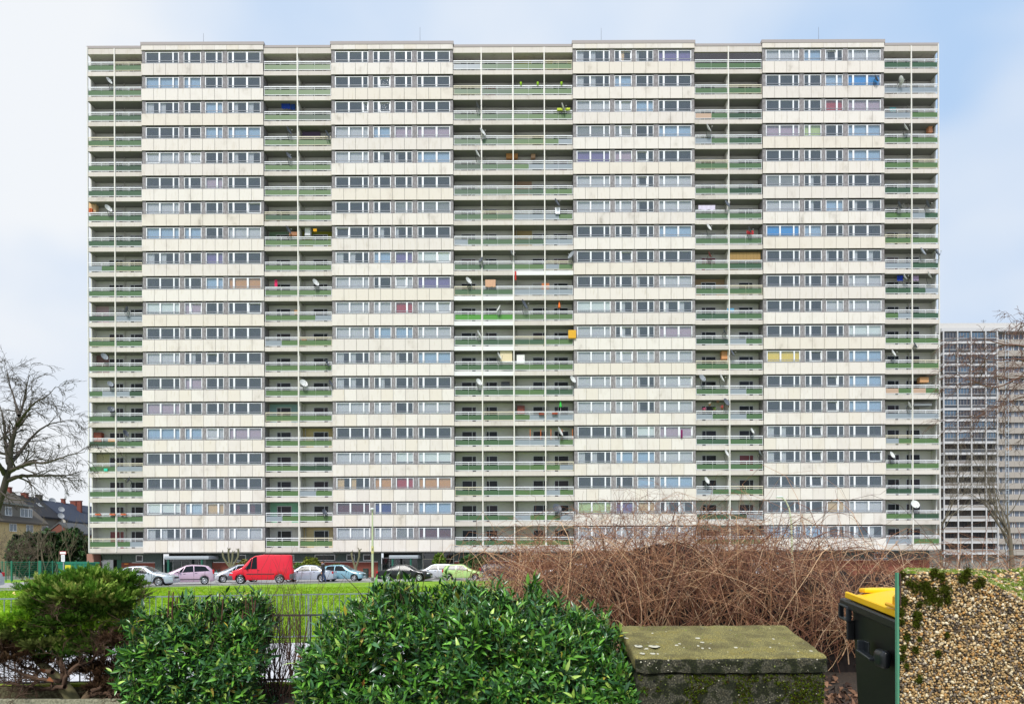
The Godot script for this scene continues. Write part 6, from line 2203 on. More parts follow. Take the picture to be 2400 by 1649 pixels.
func make_juniper() -> void:
	var away := 8.2
	var base := spot(182, 1642, away)
	var o := thing("juniper_shrub", "layered green juniper with a bare forked trunk, at the left edge", "shrub", Vector3(base.x, 0.045, -away))
	var origin := o.position
	var wood := mat("6b5a44", 0.95)
	var at := func(px: float, py: float, dz := 0.0) -> Vector3: return spot(px, py, away + dz) - origin
	var trunk := Shape.new()
	trunk.tube([at.call(178, 1655), at.call(160, 1620), at.call(140, 1592), at.call(118, 1570), at.call(88, 1545), at.call(70, 1520)], [0.085, 0.075, 0.065, 0.05, 0.04, 0.03], 9)
	put("trunk", trunk.mesh(), mat("6f6a48", 0.95), o)
	trunk = Shape.new()
	trunk.tube([at.call(186, 1655), at.call(205, 1625), at.call(222, 1600, 0.1), at.call(232, 1560, 0.2), at.call(250, 1520, 0.2)], [0.06, 0.05, 0.042, 0.035, 0.025], 8)
	put("trunk", trunk.mesh(), wood, o)
	var br := Shape.new()
	for l: Array in [[[150, 1600], [152, 1580], [170, 1560], [210, 1545], [240, 1500]], [[140, 1592], [80, 1585], [20, 1560], [-20, 1530]], [[210, 1620], [260, 1590], [300, 1560], [320, 1530]], [[120, 1570], [60, 1560], [20, 1530]], [[150, 1605], [90, 1610], [40, 1600], [0, 1590]], [[205, 1625], [270, 1615], [300, 1600]], [[225, 1600], [280, 1540], [300, 1480], [310, 1420]], [[150, 1600], [140, 1540], [150, 1480], [170, 1420]]]:
		var pts := []
		for q: Array in l:
			pts.append(at.call(float(q[0]), float(q[1]), between(-0.3, 0.3)))
		limb(br, pts, 0.028, 0.006, {"wiggle": 0.16, "lift": 0.02, "taper": 0.5, "kids": 4, "angle": 0.6, "thin": 0.0025}, 26, 2)
	put("branches", br.mesh(), mat("5c4636", 0.95), o).set_meta("kind", "stuff")
	# foliage shelves: px, py, half width, half height, tone (0 brown, 1 dull, 2 green, 3 bright), sprays
	var shelves := [
		[205, 1392, 84, 36, 2, 1400, 1], [155, 1412, 66, 28, 2, 900, 1], [265, 1408, 55, 36, 2, 800, 1], [110, 1382, 40, 22, 3, 350, 1], [215, 1362, 60, 22, 3, 500, 1], [296, 1366, 24, 18, 3, 180, 1], [85, 1412, 28, 16, 2, 160, 1],
		[95, 1425, 45, 24, 3, 600, 0], [150, 1440, 55, 25, 2, 700, 0], [60, 1452, 48, 20, 3, 520, 0], [115, 1470, 42, 24, 2, 560, 0], [215, 1432, 45, 22, 2, 560, 0], [255, 1452, 40, 22, 3, 520, 0], [285, 1440, 24, 22, 1, 240, 0],
		[30, 1490, 40, 26, 1, 500, 0], [75, 1500, 42, 24, 2, 520, 0], [15, 1462, 26, 16, 3, 220, 0], [160, 1508, 45, 24, 2, 560, 0], [215, 1490, 45, 22, 2, 500, 0], [250, 1480, 35, 20, 3, 360, 0], [130, 1530, 40, 18, 2, 360, 0], [185, 1528, 36, 18, 2, 320, 0],
		[170, 1455, 60, 26, 2, 700, 0], [200, 1470, 50, 24, 3, 420, 0], [90, 1450, 40, 22, 2, 400, 0], [45, 1475, 45, 22, 2, 420, 0], [110, 1510, 45, 22, 1, 420, 0], [230, 1512, 45, 22, 1, 420, 0], [10, 1525, 40, 30, 0, 420, 0], [60, 1530, 40, 22, 0, 360, 0], [285, 1500, 40, 30, 0, 380, 0], [265, 1545, 45, 30, 0, 300, 0], [275, 1578, 45, 30, 0, 420, 0], [235, 1570, 34, 26, 0, 320, 0], [262, 1608, 40, 22, 0, 260, 0], [190, 1562, 26, 18, 0, 160, 0], [20, 1552, 40, 18, 0, 240, 0], [120, 1550, 30, 14, 0, 140, 0], [-20, 1500, 40, 40, 1, 360, 0]]
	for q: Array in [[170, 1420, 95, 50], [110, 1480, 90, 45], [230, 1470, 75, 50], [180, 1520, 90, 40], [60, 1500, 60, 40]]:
		shelves.append([q[0], q[1], q[2], q[3], 4, 900, 2])  # near-black sprays added to paint the deep shade between the shelves
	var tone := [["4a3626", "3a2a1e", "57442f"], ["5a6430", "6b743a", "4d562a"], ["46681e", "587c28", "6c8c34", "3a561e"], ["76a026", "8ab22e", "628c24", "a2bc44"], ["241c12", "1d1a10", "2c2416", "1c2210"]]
	var w0 := []
	var t0 := []
	var w1 := []
	var t1 := []
	for q: Array in shelves:
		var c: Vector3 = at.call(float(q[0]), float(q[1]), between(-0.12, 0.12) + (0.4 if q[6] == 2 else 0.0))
		var rx: float = q[2] / FOCAL * away * 1.12
		var ry: float = q[3] / FOCAL * away
		var pads := int(q[5] / (24.0 if q[6] == 1 else 46.0)) + 3
		for k in pads:
			var d := wander().normalized()
			if d.y < -0.1 and rng.randf() < 0.8:
				d.y = -d.y
			if d.z < 0.0 and rng.randf() < 0.6:
				d.z = -d.z
			var pc := c + Vector3(d.x * rx, d.y * ry, d.z * rx * (0.3 if q[6] == 2 else 0.75)) * pow(rng.randf(), 0.3)
			var pr := between(0.06, 0.1)
			var tint: Color = lin(any_of(tone[q[4]])) * between(0.8, 1.35)
			if q[6] == 1:
				tint = lin(any_of(["527826", "658a30", "446820", "829a44", "a0a858", "5a7e2a"])) * between(0.8, 1.25)
			var drift := (Vector3(0.7 * d.x + 0.25, 0.5, 0.6 * d.z)).normalized()
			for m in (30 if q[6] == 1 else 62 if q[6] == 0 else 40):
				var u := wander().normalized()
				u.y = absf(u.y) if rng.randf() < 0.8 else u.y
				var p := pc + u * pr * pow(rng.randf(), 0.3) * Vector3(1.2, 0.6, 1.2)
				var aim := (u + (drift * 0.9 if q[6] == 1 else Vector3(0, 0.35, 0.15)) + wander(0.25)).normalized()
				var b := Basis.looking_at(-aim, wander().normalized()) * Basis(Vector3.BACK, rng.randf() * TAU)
				# light painted in: sprays on top of a pad lighter, the rest darker
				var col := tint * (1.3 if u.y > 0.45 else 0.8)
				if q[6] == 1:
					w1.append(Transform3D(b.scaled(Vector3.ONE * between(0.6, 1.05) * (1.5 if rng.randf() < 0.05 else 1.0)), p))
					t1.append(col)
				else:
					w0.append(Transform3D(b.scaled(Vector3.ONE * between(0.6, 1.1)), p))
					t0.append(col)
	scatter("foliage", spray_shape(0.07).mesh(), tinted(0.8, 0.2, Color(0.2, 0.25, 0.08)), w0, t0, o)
	scatter("feathery_foliage", spray_shape(0.12).mesh(), tinted(0.8, 0.2, Color(0.2, 0.25, 0.08)), w1, t1, o)
	var dead := leaf_shape(0.075, 0.06, 0.4, 0.9).mesh()
	put("caught_leaf", dead, mat("8a5430", 0.9), o, at.call(100, 1572, -0.35), Basis(Vector3(1, 0.4, 0.2).normalized(), -1.2))
	put("caught_leaf", dead, mat("7a4a2a", 0.9), o, at.call(108, 1590, -0.38), Basis(Vector3(0.2, 1, 0.5).normalized(), 1.4))


# ------------------------------------------------------------------ laurel hedges
func laurel(called: String, label: String, at: Vector3, half: Vector3, shape: Array, shoots: int, named: int) -> Node3D:
	# shape: crest line of the hedge, [x, height] from the middle
	var o := thing(called, label, "hedge", at)
	var leaves := [leaf_shape(0.125, 0.034, 0.12, 0.35).mesh(), leaf_shape(0.11, 0.033, -0.05, 0.45).mesh(), leaf_shape(0.14, 0.036, 0.3, 0.25).mesh(), leaf_shape(0.095, 0.028, 0.2, 0.5).mesh()]
	var tones := ["2d5220", "3b6a28", "4f822c", "629634", "254828", "426e42", "98b454"]
	var gloss := []
	for t: String in tones:
		gloss.append(mat(t, 0.3, 0.0, 0.55))
	var wood := Shape.new()
	var where := [[], [], [], []]
	var tint := [[], [], [], []]
	var front := []
	var lump := FastNoiseLite.new()
	lump.seed = int(half.x * 100.0)
	lump.frequency = 1.6
	for i in shoots:
		var x := between(-half.x, half.x)
		var crest := along(shape, x)
		var inner := rng.randf() < 0.4
		var u := rng.randf()
		var p := Vector3.ZERO
		var out := Vector3.ZERO
		if u < 0.42:
			# top
			p = Vector3(x, crest, between(-half.z, half.z))
			p.y -= 0.28 * pow(absf(p.z / half.z), 2.5) * crest
			out = Vector3(x / half.x * 0.35, 1.0, p.z / half.z * 0.5)
		elif u < 0.86:
			# side that faces the camera
			var t := rng.randf()
			p = Vector3(x, crest * lerpf(0.05, 0.9, t), half.z * (1.0 - 0.22 * pow(t, 3.0)))
			out = Vector3(x / half.x * 0.4, 0.45, 1.0)
		else:
			var sg := 1.0 if rng.randf() < 0.5 else -1.0
			p = Vector3(sg * half.x, along(shape, sg * half.x) * rng.randf(), between(-half.z, half.z))
			out = Vector3(sg, 0.4, 0.0)
		p += out.normalized() * (lump.get_noise_3dv(p * 1.0) * 0.34 - (between(0.08, 0.42) if inner else between(-0.05, 0.05)))
		p.y = maxf(p.y - 0.05, 0.04)
		var aim := (out.normalized() + wander(0.35) + Vector3(0, 0.15, 0)).normalized()
		if u < 0.42 and rng.randf() < 0.16:
			p.y += between(0.03, 0.15)
			aim = (aim + Vector3(0, 1.2, 0)).normalized()
		var stem := between(0.1, 0.2)
		wood.tube([p - aim * stem, p + aim * 0.03], [0.004, 0.0025], 3)
		var side := aim.cross(wander()).normalized()
		var n := 6 + rng.randi() % 4
		var shade := rng.randi()
		for k in n:
			var a := k * 2.4 + rng.randf() * 0.5
			var open := lerpf(1.25, 0.3, float(k) / n) + between(-0.2, 0.2)
			var radial := side.rotated(aim, a)
			var dir := (aim * cos(open) + radial * sin(open)).normalized()
			var up := (aim * sin(open) - radial * cos(open)).normalized()
			var zax := dir
			var xax := up.cross(zax).normalized()
			var b := Basis(xax, zax.cross(xax), zax).scaled(Vector3.ONE * (between(0.45, 0.98) if rng.randf() < 0.85 else between(0.9, 1.15)))
			var q := p - aim * stem * (1.0 - float(k) / n) * 0.7
			var tone: int = (shade + (rng.randi() % 3)) % (tones.size() if k >= n - 2 else tones.size() - 1)
			if front.size() < named and q.z > half.z * 0.62 and not inner and rng.randf() < 0.14:
				front.append([k % 4, tone, Transform3D(b, q)])
			else:
				where[k % 4].append(Transform3D(b, q))
				tint[k % 4].append(lin(tones[tone]) * between(0.85, 1.5) if rng.randf() > 0.012 else lin(any_of(["b8a83c", "8a5a30", "a89a4a"])))
	put("twigs", wood.mesh(), mat("5f6a30", 0.8), o).set_meta("kind", "stuff")
	for f: Array in front:
		var m := put("leaf", leaves[f[0]], gloss[f[1]], o)
		m.transform = f[2]
	var shiny := tinted(0.3, 0.55)
	for k in 4:
		scatter("foliage", leaves[k], shiny, where[k], tint[k], o)
	var stems := Shape.new()
	for i in int(half.x * 7.0):
		var x := between(-0.8, 0.8) * half.x
		branch(stems, Vector3(x, 0, between(-0.3, 0.3) * half.z), Vector3(between(-0.3, 0.3), 1, between(-0.3, 0.3)).normalized(), along(shape, x) * 0.6, 0.016, 2, {"wiggle": 0.12, "lift": 0.05, "taper": 0.6, "kids": 3, "angle": 0.5, "thin": 0.005})
	put("stem", stems.mesh(), mat("4a3b2a", 0.95), o)
	return o


func make_laurels() -> void:
	var big := laurel("laurel_hedge", "large glossy laurel bush in the middle, left of the concrete block", Vector3(-0.42, 0.0, -7.2), Vector3(1.5, 0, 0.72), V([-1.5, 0.8, -1.4, 1.0, -1.2, 1.17, -1.04, 1.27, -0.83, 1.34, -0.41, 1.3, 0.0, 1.33, 0.42, 1.3, 0.84, 1.22, 1.17, 1.07, 1.42, 0.88, 1.55, 0.66]), 4900, 300)
	var small := laurel("laurel_hedge", "smaller laurel bush between the juniper and the large laurel", Vector3(-3.5, 0.0, -8.0), Vector3(0.7, 0, 0.42), V([-0.8, 1.06, -0.55, 1.16, 0.0, 1.12, 0.4, 1.18, 0.65, 1.08, 0.8, 0.9]), 1650, 220)
	small.rotation.y = 0.05
	# cut bare tips on the smaller one
	var cut := Shape.new()
	for i in 34:
		var x := between(-0.55, 0.65)
		var b := Vector3(x, between(0.9, 1.1), between(-0.3, 0.3))
		cut.tube([b, b + Vector3(between(-0.03, 0.03), between(0.12, 0.3), 0)], [0.008, 0.007], 5, true)
	put("cut_stems", cut.mesh(), mat("5a3a2c", 0.9), small).set_meta("kind", "stuff")
	# bare twiggy shrub between the two laurels
	var tw := Shape.new()
	for i in 46:
		branch(tw, Vector3(between(-0.3, 0.3), 0, between(-0.25, 0.25)), Vector3(between(-0.35, 0.4), 1, between(-0.3, 0.3)).normalized(), between(0.6, 0.95), 0.008, 2, {"wiggle": 0.1, "lift": 0.06, "taper": 0.5, "kids": 3, "angle": 0.35, "thin": 0.002})
	var p := spot(645, 0, 8.25)
	tag(put("bare_twig_shrub", tw.mesh(), mat("5d4438", 0.9), self, Vector3(p.x, 0.03, p.z)), "bare brown twiggy shrub between the two laurel bushes", "shrub")
	var sh := Shape.new()
	for q: Array in [[625.0, 1375.0, 640.0, 1480.0], [455.0, 1375.0, 468.0, 1440.0], [395.0, 1365.0, 425.0, 1440.0], [410.0, 1375.0, 440.0, 1445.0]]:
		var a := spot(q[2], q[3], 8.0) - Vector3(-3.5, 0, -8.0)
		var b := spot(q[0], q[1], 8.0) - Vector3(-3.5, 0, -8.0)
		sh.tube([a, a.lerp(b, 0.5) + wander(0.02), b], [0.004, 0.003, 0.002], 4)
	put("long_shoot", sh.mesh(), mat("6a5540", 0.9), small).set_meta("kind", "stuff")


# ------------------------------------------------------------------ concrete block
func make_block() -> void:
	var o := thing("concrete_block", "mossy concrete bin box with a cracked sloping lid, right of the large laurel", "bin enclosure", Vector3(1.99, 0.0, -6.9))
	var n2 := FastNoiseLite.new()
	n2.frequency = 5.0
	n2.fractal_octaves = 4
	n2.seed = 4
	var stone := grain([[0.0, "1f1f1a"], [0.4, "3c3c33"], [0.6, "4f4e44"], [0.78, "6b6857"], [1.0, "b5af93"]], 0.035, 91, 6)
	var height := grain([[0.0, "000000"], [1.0, "ffffff"]], 0.09, 93, 4)
	var moss_over := grain([[0.0, "5a7026"], [0.38, "8c9a58"], [0.5, "ffffff"], [1.0, "e8e0c8"]], 0.012, 92, 5)
	var body_mat := grained(stone, Vector3.ONE * 2.6, 1.0, 0.9, height, moss_over, Vector3.ONE * 1.1)
	body_mat.albedo_color = Color(1.0, 1.0, 0.96)
	var top_tex := grain([[0.0, "56503a"], [0.4, "7f7748"], [0.6, "988f56"], [0.85, "b0a762"], [1.0, "cdc79b"]], 0.03, 94, 6)
	var top_over := grain([[0.0, "bdb8bc"], [0.4, "dedcd8"], [0.6, "ffffff"], [1.0, "fff6cc"]], 0.01, 95, 3)
	var lid_mat := grained(top_tex, Vector3.ONE * 3.4, 1.0, 0.7, height, top_over, Vector3.ONE * 0.6)
	var shear := func(s: Shape) -> void:
		for i in s.v.size():
			var p := s.v[i]
			p.y += -(p.z - 0.5) * 0.2 * clampf((p.y - 0.2) / 0.4, 0.0, 1.0)
			s.v[i] = p
	var b := Shape.new()
	b.soft(Vector3(0, 0.31, 0), Vector3(1.72, 0.64, 0.97), 0.035, Vector3i(44, 18, 24), n2, 0.012)
	shear.call(b)
	put("body", b.mesh(), body_mat, o)
	var l := Shape.new()
	l.soft(Vector3(0, 0.711, 0), Vector3(1.75, 0.146, 1.0), 0.03, Vector3i(60, 8, 36), n2, 0.016)
	shear.call(l)
	var lid := put("lid", l.mesh(), lid_mat, o)
	# the lid's weathered front rim is grown over like the body
	var rim := Shape.new()
	rim.soft(Vector3(0, 0.703, 0.497), Vector3(1.748, 0.125, 0.03), 0.012, Vector3i(60, 8, 3), n2, 0.02)
	shear.call(rim)
	put("overgrown_rim", rim.mesh(), body_mat, lid)
	for q: Array in [[1447.0 + 22, 1494.0, 16], [1495.0, 1513.0, 24], [1532.0, 1513.0, 30], [1505.0, 1530.0, 16], [1528.0, 1530.0, 15], [1583.0, 1511.0, 14], [1634.0, 1495.0, 13], [1645.0, 1505.0, 11], [1635.0, 1513.0, 8], [1722.0, 1517.0, 11], [1528.0, 1483.0, 9], [1540.0, 1531.0, 9], [1514.0, 1519.0, 11], [1592.0, 1508.0, 8], [1784.0, 1517.0, 5], [1812.0, 1498.0, 6], [1803.0, 1517.0, 8], [1900.0, 1526.0, 8], [1870.0, 1527.0, 5], [1646.0, 1519.0, 7], [1662.0, 1519.0, 6], [1553.0, 1495.0, 5], [1705.0, 1528.0, 4], [1738.0, 1519.0, 4]]:
		# on the lid's sloping plane
		var t: float = (1540.0 - q[1]) / 75.0
		var d := lerpf(6.4, 7.4, t * 0.88 / (1.0 - 0.12 * t) )
		var x: float = (q[0] - 1200.0) / FOCAL * d - 1.99
		var z := -d + 6.9
		var s := Shape.new()
		s.ball(Vector3(x, 0.779 - (z - 0.5) * 0.2, z), Vector3(q[2] * 0.0018, 0.007, q[2] * 0.0042), 14, 6, n2, 0.4)
		put("lichen", s.mesh(), mat("c2beaa", 1.0), lid)
	var moss := tinted(1.0, 0.1)
	var where := []
	var tint := []
	for i in 8000:
		var x := between(-0.85, 0.85)
		var y := between(0.0, 0.62)
		var v := noise.get_noise_3d(x * 2.2, y * 2.2, 7.0) + 0.6 * noise.get_noise_3d(x * 7.0, y * 7.0, 3.0) + (0.3 if x > 0.55 else 0.0)
		if v < 0.06:
			continue
		where.append(Transform3D(Basis(Vector3.RIGHT, between(0.3, 1.4)) * Basis(Vector3.UP, rng.randf() * TAU) * Basis.from_scale(Vector3.ONE * between(0.5, 1.2)), Vector3(x, y, 0.487)))
		tint.append(lin(any_of(["4a5c14", "5d7018", "3a480f", "76861f", "4a3a1c"])))
	for i in 500:
		var x := between(-0.8, 0.75)
		var z := between(-0.48, 0.35)
		if noise.get_noise_3d(x * 5.0, z * 5.0, 1.0) < 0.28 and not (x < -0.35 and x > -0.72 and z < -0.36):
			continue
		where.append(Transform3D(Basis(Vector3.UP, rng.randf() * TAU) * Basis.from_scale(Vector3.ONE * between(0.3, 0.7)), Vector3(x, 0.782 - (z - 0.5) * 0.2, z)))
		tint.append(lin(any_of(["7f9a12", "92ad1c", "6a8412"])))
	scatter("moss", tuft_shape(9, 0.02, 0.002, 0.8).mesh(), moss, where, tint, o)
	var sw := []
	var st := []
	for i in 360:
		var u := rng.randf()
		var b2 := Basis.from_scale(Vector3.ONE * (0.0025 + 0.006 * pow(rng.randf(), 3.0)))
		if u < 0.55:
			sw.append(Transform3D(b2, Vector3(between(-0.85, 0.85), between(0.0, 0.62), 0.486)))
		elif u < 0.75:
			sw.append(Transform3D(b2, Vector3(between(-0.86, 0.86), between(0.65, 0.77), 0.512)))
		else:
			var z := between(-0.48, 0.48)
			sw.append(Transform3D(b2 * Basis.from_scale(Vector3(1.5, 0.7, 1.5)), Vector3(between(-0.85, 0.85), 0.783 - (z - 0.5) * 0.2, z)))
		st.append(lin(any_of(["9d9a84", "b9b49c", "7f8a4a", "8f8f72", "c4bfa8"])))
	var speck := Shape.new()
	speck.ball(Vector3.ZERO, Vector3(1, 1, 0.6), 7, 5)
	scatter("lichen_specks", speck.mesh(), tinted(1.0, 0.2), sw, st, o)
	for q: Array in [[-0.7, 0.565], [-0.715, 0.3], [0.62, 0.32]]:
		var s := Shape.new()
		s.ball(Vector3(q[0], q[1], 0.478), Vector3(0.016, 0.014, 0.02), 9, 5)
		put("drill_hole", s.mesh(), mat("0b0b0a", 1.0), o)


# ------------------------------------------------------------------ black bin with a yellow lid
func make_bin() -> void:
	# the side that is seen runs from far (x 1.535, 3.3 m) to near (x 1.44, 2.55 m)
	var far := Vector3(1.535, 0.0, -3.3)
	var near := Vector3(1.44, 0.0, -2.57)
	var yaw := atan2(near.x - far.x, near.z - far.z)
	var o := thing("wheelie_bin", "black wheelie bin with a bright yellow lid, behind the pebble-dashed wall", "bin", Vector3(far.x + 0.025, 0.41, far.z), yaw)
	# local: z runs to the camera (0 to 0.74), x away from the seen side (0 to 0.58)
	var black := mat("0c0f12", 0.42)
	var slope := -0.085
	var shell := Shape.new()
	var rows := []
	for i in 9:
		var t := i / 8.0
		var y := lerpf(0.0, 1.036, t)
		var inset := lerpf(0.05, 0.012, t)
		var ring := []
		var cx := [Vector2(inset, 0.05 + inset), Vector2(inset, 0.68 - inset), Vector2(inset + 0.04, 0.72 - inset), Vector2(0.54 - inset, 0.72 - inset), Vector2(0.58 - inset, 0.68 - inset), Vector2(0.58 - inset, 0.05 + inset), Vector2(0.54 - inset, 0.01 + inset), Vector2(inset + 0.04, 0.01 + inset), Vector2(inset, 0.05 + inset)]
		for p: Vector2 in cx:
			ring.append(Vector3(p.x, y + (slope * p.y if i == 8 else 0.0), p.y))
		rows.append(ring)
	for i in rows.size() - 1:
		for k in 8:
			shell.poly_out([rows[i][k], rows[i][k + 1], rows[i + 1][k + 1], rows[i + 1][k]], Vector3(0.29, rows[i][k].y, 0.36))
	put("body", shell.mesh(), black, o)
	var tilt := Basis(Vector3.RIGHT, -slope)
	var rim := Shape.new()
	for q: Array in [[0.0, 0.36, 0.03, 0.8], [0.58, 0.36, 0.03, 0.8]]:
		rim.bevel(Vector3(q[0], 1.043 + slope * q[1], q[1]), Vector3(q[2], 0.038, q[3]), 0.006, tilt)
	for z: float in [-0.02, 0.74]:
		rim.bevel(Vector3(0.29, 1.043 + slope * z, z), Vector3(0.55, 0.038, 0.03), 0.006, tilt)
	put("rim", rim.mesh(), mat("13171b", 0.38), o)
	# lifting pockets: open frames at both ends of the seen side
	for z: float in [0.03, 0.7]:
		var f := Shape.new()
		var y := 1.005 + slope * z
		for k: Array in [[0.03, 0.0, 0.01, 0.11], [-0.03, 0.0, 0.01, 0.11], [0.0, 0.052, 0.06, 0.012], [0.0, -0.052, 0.06, 0.012]]:
			f.bevel(Vector3(-0.012, y + k[0] + slope * k[1], z + k[1]), Vector3(0.024, k[2], k[3]), 0.003, tilt)
		put("lifting_pocket", f.mesh(), mat("20262b", 0.36), o)
	for z: float in [0.07, 0.68]:
		var g := Shape.new()
		g.bevel(Vector3(0.0, 0.93 + slope * z, z), Vector3(0.035, 0.09, 0.014), 0.004)
		put("rib", g.mesh(), black, o)
	# catch on the side
	var h := Shape.new()
	h.soft(Vector3(-0.008, 0.845, 0.46), Vector3(0.04, 0.075, 0.11), 0.022, Vector3i(5, 6, 6))
	put("catch_plate", h.mesh(), mat("1a1f24", 0.3), o)
	h = Shape.new()
	h.bevel(Vector3(-0.028, 0.845, 0.34), Vector3(0.03, 0.012, 0.16), 0.004, Basis(Vector3.RIGHT, 0.12))
	h.bevel(Vector3(-0.02, 0.872, 0.27), Vector3(0.04, 0.055, 0.012), 0.004)
	h.bevel(Vector3(-0.012, 0.862, 0.3), Vector3(0.006, 0.07, 0.06), 0.002)
	put("catch_bar", h.mesh(), mat("181d22", 0.3), o)
	# lid
	var yellow := mat("f5c202", 0.4)
	var lid := Shape.new()
	var lr := []
	for i in 9:
		var u := i / 8.0
		var row := []
		for k in 13:
			var t := k / 12.0
			var z := lerpf(-0.0, 0.76, t)
			var x := lerpf(0.0, 0.592, u)
			var e := minf(minf(u, 1.0 - u) * 5.0, 1.0)
			var f := minf(minf(t, 1.0 - t) * 7.0, 1.0)
			var y := 1.078 + slope * z + 0.035 * smoothstep(0.0, 1.0, e) * smoothstep(0.0, 1.0, f) * (1.0 + 0.7 * (1.0 - t) * 0.0) + 0.035 * e * t
			row.append(Vector3(x, y, z))
		lr.append(row)
	lid.sheet(lr, true)
	for e: Array in [[0.006, 0.38, 0.014, 0.77], [0.586, 0.38, 0.014, 0.77]]:
		lid.bevel(Vector3(e[0], 1.082 + slope * e[1], e[1]), Vector3(e[2], 0.03, e[3]), 0.004, tilt)
	var lm := put("lid", lid.mesh(), yellow, o)
	var ridge := Shape.new()
	ridge.soft(Vector3(0.2, 1.105, 0.06), Vector3(0.3, 0.025, 0.08), 0.01, Vector3i(6, 4, 4))
	put("lid_ridge", ridge.mesh(), yellow, lm)
	var grip := Shape.new()
	grip.bevel(Vector3(0.03, 1.13 + slope * 0.62, 0.62), Vector3(0.05, 0.05, 0.2), 0.01, tilt)
	grip.bevel(Vector3(-0.002, 1.11 + slope * 0.6, 0.6), Vector3(0.016, 0.014, 0.22), 0.004, tilt)
	put("lid_grip", grip.mesh(), mat("e0a604", 0.4), lm)
	for x: float in [0.05, 0.53]:
		var wh := Shape.new()
		wh.lathe([Vector2(0.03, -0.025), Vector2(0.1, -0.025), Vector2(0.1, 0.025), Vector2(0.03, 0.025)], 16, Transform3D(Basis(Vector3.BACK, PI / 2.0), Vector3(x, 0.1, -0.03)))
		put("wheel", wh.mesh(), mat("0f1012", 0.8), o)


